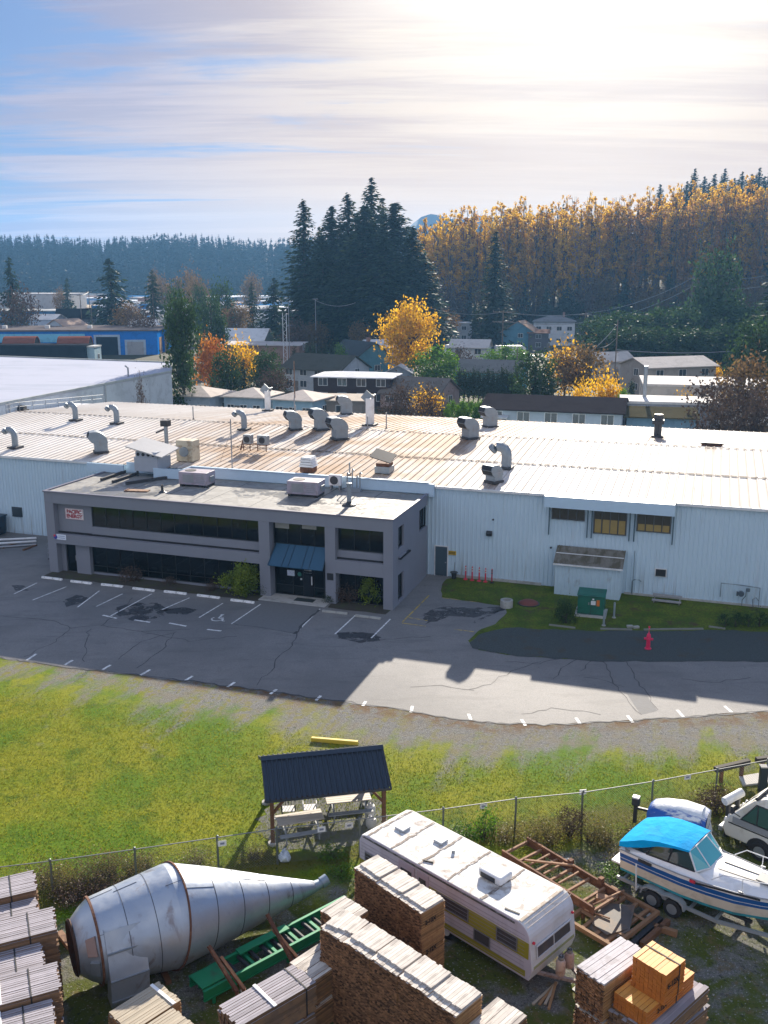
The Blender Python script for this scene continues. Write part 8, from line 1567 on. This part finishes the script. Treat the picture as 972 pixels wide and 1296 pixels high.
    # cottonwood wood on the hill
    rg=random.Random(21); n=0; G='yellow cottonwoods of the hillside wood'
    for row,(D,py0,py1) in enumerate(((385,276,240),(394,266,230),(404,262,222))):
        for k in range(38):
            px=534+k*12.2+rg.uniform(-6,6)+row*5
            if px>1000: continue
            f=(px-536)/440.; top=py0+(py1-py0)*f+rg.uniform(-7,12)+(10 if px<560 else 0)
            key=rg.choice(['cw0','cw1','cw2','cw3','cw0','cw3','cw4'] if px<800 else ['cw4','cw0','cw2','cw4','cw1','cw3'])
            T(key,px,D+rg.uniform(-8,8),top,rg.uniform(17,31),'tall thin trunked cottonwood of the hillside wood in yellow autumn leaf' if key!='cw4' else 'tall cottonwood of the hillside wood with brown thinning leaves',group=G if key!='cw4' else 'browned cottonwoods of the hillside wood',name='cottonwood_tree')
    for k in range(36):
        px=545+k*12.5+rg.uniform(-7,7); T(rg.choice(['spruce','brown','spruce_b','brown','bare']),px,374+rg.uniform(-8,8),364+rg.uniform(-16,16)-(px-545)*.03,30,'small tree in the dark understorey of the hillside wood',group='understorey trees of the hillside wood',name='understorey_tree')
    for k in range(34): px=540+k*13.5; T('brown' if k%3 else 'evergreen',px+rg.uniform(-5,5),418+rg.uniform(-5,8),318-k*1.1+rg.uniform(-12,12),34,'bushy brown tree low inside the hillside wood',group='low trees inside the hillside wood',name='understorey_tree')
    for k,(px,top) in enumerate(((836,232),(880,212),(892,222),(905,219),(918,212),(930,224),(940,216),(952,219),(962,211),(975,214),(985,208),(870,228),(862,238),(875,232),(898,230),(912,228),(925,232),(935,226),(948,226),(957,222),(968,222),(980,218),(990,214))): T('fir_c',px,500+k%3*12,top+2,44,'dark fir on the crest above the cottonwoods',group='dark firs on the crest at the right',name='fir_tree')
    for k in range(14): px=545+k*14; T('ridge_fir',px,560,286-k*2.5+rg.uniform(-4,4),26,'bluish fir far behind the yellow wood',group='bluish firs behind the yellow wood',name='fir_tree')
forest()
def far_ridge():
    # wooded ridges that close the valley: a hill sheet and one mass of trees
    def hz(x,y): 
        d=(y-800)/330.; d=max(0,min(1,d)); s=d*d*(3-2*d); return s*(46+9*math.sin(x*.0041+1.)+5*math.sin(x*.013)+3.*math.sin(x*.031+2))
    xs=list(range(-900,901,45)); ys=list(range(790,1500,40)); m=MB(); nx=len(xs); m.add([(x,y,hz(x,y)-.5) for y in ys for x in xs],[(j*nx+i,j*nx+i+1,(j+1)*nx+i+1,(j+1)*nx+i) for j in range(len(ys)-1) for i in range(nx-1)])
    tag(m.build('hills',mat('ridge_soil',(.03,.04,.03),.9),smooth=True,fix=False),'wooded ridge closing the far side of the valley',kind='structure')
    rg=np.random.default_rng(5); P_=[PROTO['far_a'].children,PROTO['far_b'].children]; vs=[];n0=0
    src=[]
    for ch in P_:
        me=[c for c in ch if c.name.startswith('crown')][0].data; a=np.empty(len(me.vertices)*3); me.vertices.foreach_get('co',a); src.append(a.reshape(-1,3))
    pts=[]
    for i in range(4600):
        y=795+rg.random()**1.1*345; x=rg.uniform(-560,330)
        pts.append((x,y))
    for x,y in pts:
        s=src[rg.integers(2)]; k=rg.uniform(.6,.92); th=rg.uniform(0,6.28); c,sn=math.cos(th),math.sin(th); q=s*np.array([k*rg.uniform(1.3,2.)]*2+[k]); q=np.stack([q[:,0]*c-q[:,1]*sn+x,q[:,0]*sn+q[:,1]*c+y,q[:,2]+hz(x,y)-1],1); vs.append(q)
    V=np.concatenate(vs); n=len(V)//4
    me=bpy.data.meshes.new('far_forest'); me.vertices.add(4*n); me.vertices.foreach_set('co',V.reshape(-1)); me.loops.add(4*n); me.loops.foreach_set('vertex_index',np.arange(4*n,dtype=np.int32)); me.polygons.add(n); me.polygons.foreach_set('loop_start',np.arange(0,4*n,4,dtype=np.int32)); me.polygons.foreach_set('loop_total',np.full(n,4,dtype=np.int32)); me.update(calc_edges=True); me.materials.append(MT['leaffar'])
    o=bpy.data.objects.new('far_forest',me); COL.objects.link(o); tag(o,'hazy blue green wood covering the far ridge',kind='stuff')
    # snowless mountain shoulder seen between the firs and the yellow wood
    m=MB(); prof=[]; N=26
    for k in range(N): f=k/(N-1); prof.append((-60+f*390,1750,8+130*math.sin(math.pi*f)**1.2*(1+.12*math.sin(9*f)+.05*math.sin(23*f))))
    vs=[(x,y-260,0) for x,y,z in prof]+prof+[(x,y+320,0) for x,y,z in prof]; m.add(vs,[(r*N+i,r*N+i+1,(r+1)*N+i+1,(r+1)*N+i) for r in (0,1) for i in range(N-1)])
    tag(m.build('mountain',mat('mountain_blue',(.09,.12,.15),.9,var=.2,scale=.01),smooth=True,fix=False),'pale blue mountain shoulder beyond the yellow wood',kind='structure')
far_ridge()
def small_plants():
    def P(key,px,py,h,w,l,name='shrub',cat='shrub',z=.03,group=None): p=at(px,py,z); plant(key,p.x,p.y,h,l,name,wid=w,z=z,cat=cat,group=group)
    P('shrub_b',306,752,2.0,2.5,'rounded bright green shrub left of the office entrance'); P('shrub_b',470,762,1.85,1.8,'olive green clipped shrub before the right office bay'); P('shrub_d',442,762,1.2,1.5,'grey twiggy shrub left of the olive shrub in the right bay'); P('shrub_d',165,735,1.0,1.6,'low bare shrub under the ribbon windows'); P('shrub_d',270,747,.7,1.0,'small dark shrub left of the bright green shrub'); P('cedarbush',333,753,.7,.7,'small dark shrub at the entrance pier'); P('cedarbush',416,763,.6,.7,'small dark shrub right of the entrance'); P('shrub_d',215,740,.5,1.2,'very low weed clump under the ribbon windows')
    P('shrub_y',716,788,1.5,1.35,'round dark green shrub left of the transformer box')
    for k,(px,h) in enumerate(((917,.9),(931,1.1),(947,.9),(961,1.1),(978,1.0))): P('cedarbush',px,793,h,.8,'%s small dark shrub of the row before the gas meter counted from the left'%ORD[k],group='small shrubs before the gas meter')
    # weeds by the fence
    pr=broad('weed',1.25,1.1,1500,.05,'weed',61,.0,40,1.15,'bark',name='weed_clump',stems=6); pr2=broad('deadweed',1.3,.7,1300,.045,'twig',62,.0,34,1.15,'bark',name='weed_clump',stems=6); pr3=broad('greenweed',.9,.6,900,.05,'leafgreen',63,.0,24,1.1,'bark',name='weed_clump',stems=5)
    r=random.Random(15); k=0
    for px,py,key,h,w in ((75,1128,'weed',.6,1.5),(100,1122,'weed',.75,1.6),(122,1116,'weed',.9,1.6),(142,1110,'weed',.85,1.5),(165,1105,'weed',.7,1.5),(188,1100,'weed',.5,1.4),(95,1140,'deadweed',.6,1.3),(130,1130,'deadweed',.6,1.4),(612,1062,'greenweed',1.1,1.1),(722,1058,'deadweed',1.2,1.1),(695,1066,'weed',.9,1.8),(672,1070,'weed',.7,1.6),(745,1066,'weed',.8,1.6),(640,1062,'weed',.5,1.6),(770,1068,'weed',.6,1.6),(590,1060,'greenweed',.5,1.2),(800,1058,'weed',.5,1.6),(905,1030,'deadweed',1.1,1.4),(920,1024,'weed',.9,1.4),(880,1040,'weed',.8,1.6),(55,1120,'weed',.8,1.8),(250,1096,'weed',.4,1.6),(320,1086,'weed',.3,1.5),(420,1086,'greenweed',.5,1.),(432,1110,'greenweed',.5,1.0),(780,1110,'greenweed',.4,1.2),(790,1090,'weed',.5,1.5)):
        P(key,px,py,h,w,'dry brown weed clump growing along the fence' if key!='greenweed' else 'green weed clump growing along the fence','weed_clump','weeds',.02,'dry weed clumps along the fence' if key!='greenweed' else 'green weed clumps along the fence')
    # grass blades on the lawn: nobody could count them
    rg=np.random.default_rng(3); n=260000
    X=rg.uniform(-24,22,n); Y=rg.uniform(27,58,n)
    f=X*FN.x+Y*FN.y+FC; d=np.stack([X-LB.x,Y-LB.y],1); u=d[:,0]*E1.x+d[:,1]*E1.y; v=d[:,0]*E2.x+d[:,1]*E2.y; dv=-14.3+.43*np.maximum(u-10,0)-v
    px=486+F_PX*X/(Y*CP+CAM_H*SP_)
    pr_=np.clip((dv-3.2)/2.5,0,1)*np.clip((f+1.2)/1.,0,1)+((f<-.8)&(f>-9))*.14
    keep=(rg.random(n)<pr_)&(px>-30)&(px<1000)&(dv>1.)
    X,Y=X[keep],Y[keep]; n=len(X); a=rg.normal(0,.55,(n,3)); a[:,2]=1; a/=np.linalg.norm(a,axis=1)[:,None]; b=np.cross(a,rg.normal(size=(n,3))); b/=np.linalg.norm(b,axis=1)[:,None]; h=rg.uniform(.018,.042,n)
    g=leaf_obj('grass',np.stack([X,Y,h*.8+.012],1),a,b,h,.016,leafmat('grass_blades',((.075,.145,.005),(.23,.25,.01),(.27,.24,.03)),.55,1.3),None); tag(g,'short yellow green grass on the lawn',kind='stuff')
small_plants()
# ================================================================ POLES AND WIRES
def poles():
    wd=mat('pole_wood',(.17,.13,.1),.85,var=.2)
    def pole(px,D,pytop,l,arms=((.4,2.4),),r=.16,m=None,z0=None):
        top=atd(px,pytop,D); g=terrain_z(top.x,D) if z0 is None else z0; t=thing('utility_pole',l,'utility pole',(top.x,D,g)); H=top.z-g; m_=MB(); m_.tube((0,0,-.3),(0,0,H),r,r*.7,8); m_.build('pole',m or wd,t)
        for dz,w in arms:
            q=MB(); q.beam((-w/2,0,H-dz),(w/2,0,H-dz),.14,.16); a=q.build('crossarm',wd,t); q=MB(); [q.tube((x,0,H-dz+.08),(x,0,H-dz+.32),.06,n=6) for x in (-w/2+.1,-w*.2,w*.2,w/2-.1)]; q.build('insulator',MT['steel'],a)
        return top
    a=pole(637,262,393,'wooden pole with two crossarms before the lone pointed fir',((.4,9.5*.55),(3.,5.5)),.18,z0=0); b=pole(741,250,396,'wooden pole with a crossarm right of the white house',((.5,3.),),.17,z0=0); c=pole(782,200,405,'wooden pole left of the tan roofed cottage',(),.15); d=pole(877,330,350,'tall pole with a crossarm before the cottonwoods',((.6,4.),(3.2,3.)),.2,z0=5.); e=pole(939,210,441,'leaning grey pole right of the tan roofed cottage',(),.16); f=pole(655,205,440,'slender wooden pole behind the hedge',(),.13); g=pole(399,260,378,'lamp pole with a short arm under the tall firs',((.2,1.4),),.12,MT['steel']); h=pole(372,146,457,'rusty brown pole behind the bright tan roofed cottage',(),.12,MT['rustlight']); i=pole(365,235,384,'pale pole beside the lattice mast',(),.1,MT['steel']); j=pole(101,315,372,'wooden pole by the black roofed house',((.5,2.),),.15); k=pole(112,330,368,'second wooden pole right of the black roofed house',((.5,2.),),.15); l=pole(115,300,385,'short wooden pole behind the blue hall',(),.12); mm=pole(193,290,372,'thin pole before the thinner valley fir',(),.1)
    t=thing('lattice_mast','white steel lattice mast under the lone tall fir','mast',(atd(360,400,240).x,240,0)); H=atd(360,396,240).z; q=MB()
    for x in (-.45,.45): q.tube((x,0,0),(x,0,H),.09,n=6)
    q.build('leg',MT['white'],t); q=MB(); n=int(H/.9); [q.beam((-.45,0,z*.9),(.45,0,z*.9+.9),.06,.06) if z%2 else q.beam((.45,0,z*.9),(-.45,0,z*.9+.9),.06,.06) for z in range(n)]; q.build('bracing',MT['white'],t)
    fl=atd(818,464,133); t=thing('tall_flue','tall pale metal flue rising behind the white flat block','flue',(fl.x,133,0)); q=MB(); q.tube((0,0,0),(0,0,fl.z),.28,n=12); q.build('pipe',MT['galv'],t,smooth=True); q=MB(); q.lathe([(.32,fl.z-.2),(.32,fl.z+.1),(0,fl.z+.12)],12); q.build('cap',MT['galv'],t)
    wm=mat('wire_grey',(.3,.29,.28),.6); n=0
    L_=['upper wire sagging from the crossarm pole to the tall pole by the cottonwoods','lower wire sagging from the crossarm pole to the tall pole by the cottonwoods','wire from the white house pole towards the dark belt','bright service wire running left from the cottage pole','wire from the cottage pole to the leaning grey pole','wire leaving the tall pole for the right edge','lower wire leaving the tall pole for the right edge','wire from the lamp pole to the fir cluster','service wire curving down left of the white house pole','thin wire crossing the dark belt to the right edge','wire from the crossarm pole off to the left firs','wire between the left valley poles']
    def wire(p,q_,sag,r=.05):
        nonlocal n
        ps=[p.lerp(q_,k/14)-Vector((0,0,sag*4*(k/14)*(1-k/14))) for k in range(15)]; o=ps[0].copy(); m=MB(); m.path([v-o for v in ps],r,4); tag(m.build('power_line',wm,loc=o),L_[n],'power line'); n+=1
    z=Vector((0,0,-.4)); wire(a+z,d+z,5.,.07); wire(a+z*7,d+z*8,5.,.07); wire(b+z,atd(985,401,245),1.,.05); wire(c+z*2,atd(690,465,190),2.5,.07); wire(c+Vector((0,0,-6)),e+z,.6,.07); wire(d+z,atd(1010,338,320),2.,.07); wire(d+z*8,atd(1010,352,320),2.,.07); wire(g+z,atd(450,383,262),1.2,.05); wire(b+Vector((0,0,-4.5)),c+Vector((0,0,-3.5)),3.,.08); wire(b+Vector((0,0,-2.)),atd(1010,402,240),3.,.04); wire(a+z,atd(530,385,265),1.5,.04); wire(j+z,k+z,.3,.05)
poles()
# ================================================================ HAZE, CLEAN-UP
def haze():
    m=bpy.data.materials.new('haze_air'); m.use_nodes=True; t=m.node_tree; t.nodes.clear(); o=t.nodes.new('ShaderNodeOutputMaterial'); v=t.nodes.new('ShaderNodeVolumePrincipled'); v.inputs['Color'].default_value=(.24,.55,1.,1); v.inputs['Density'].default_value=HAZE; v.inputs['Anisotropy'].default_value=.25; t.links.new(v.outputs[0],o.inputs['Volume'])
    mb=MB(); mb.bx(-2700,2700,-520,2650,-1.5,175); h=mb.build('haze',m); tag(h,'thin blue haze of air',kind='stuff')
HAZE=.00018
haze()
for t in PROTO.values():
    for c in list(t.children): bpy.data.objects.remove(c)
    bpy.data.objects.remove(t)
for o in bpy.data.objects:
    for k in ('_h','_r'):
        if k in o: del o[k]
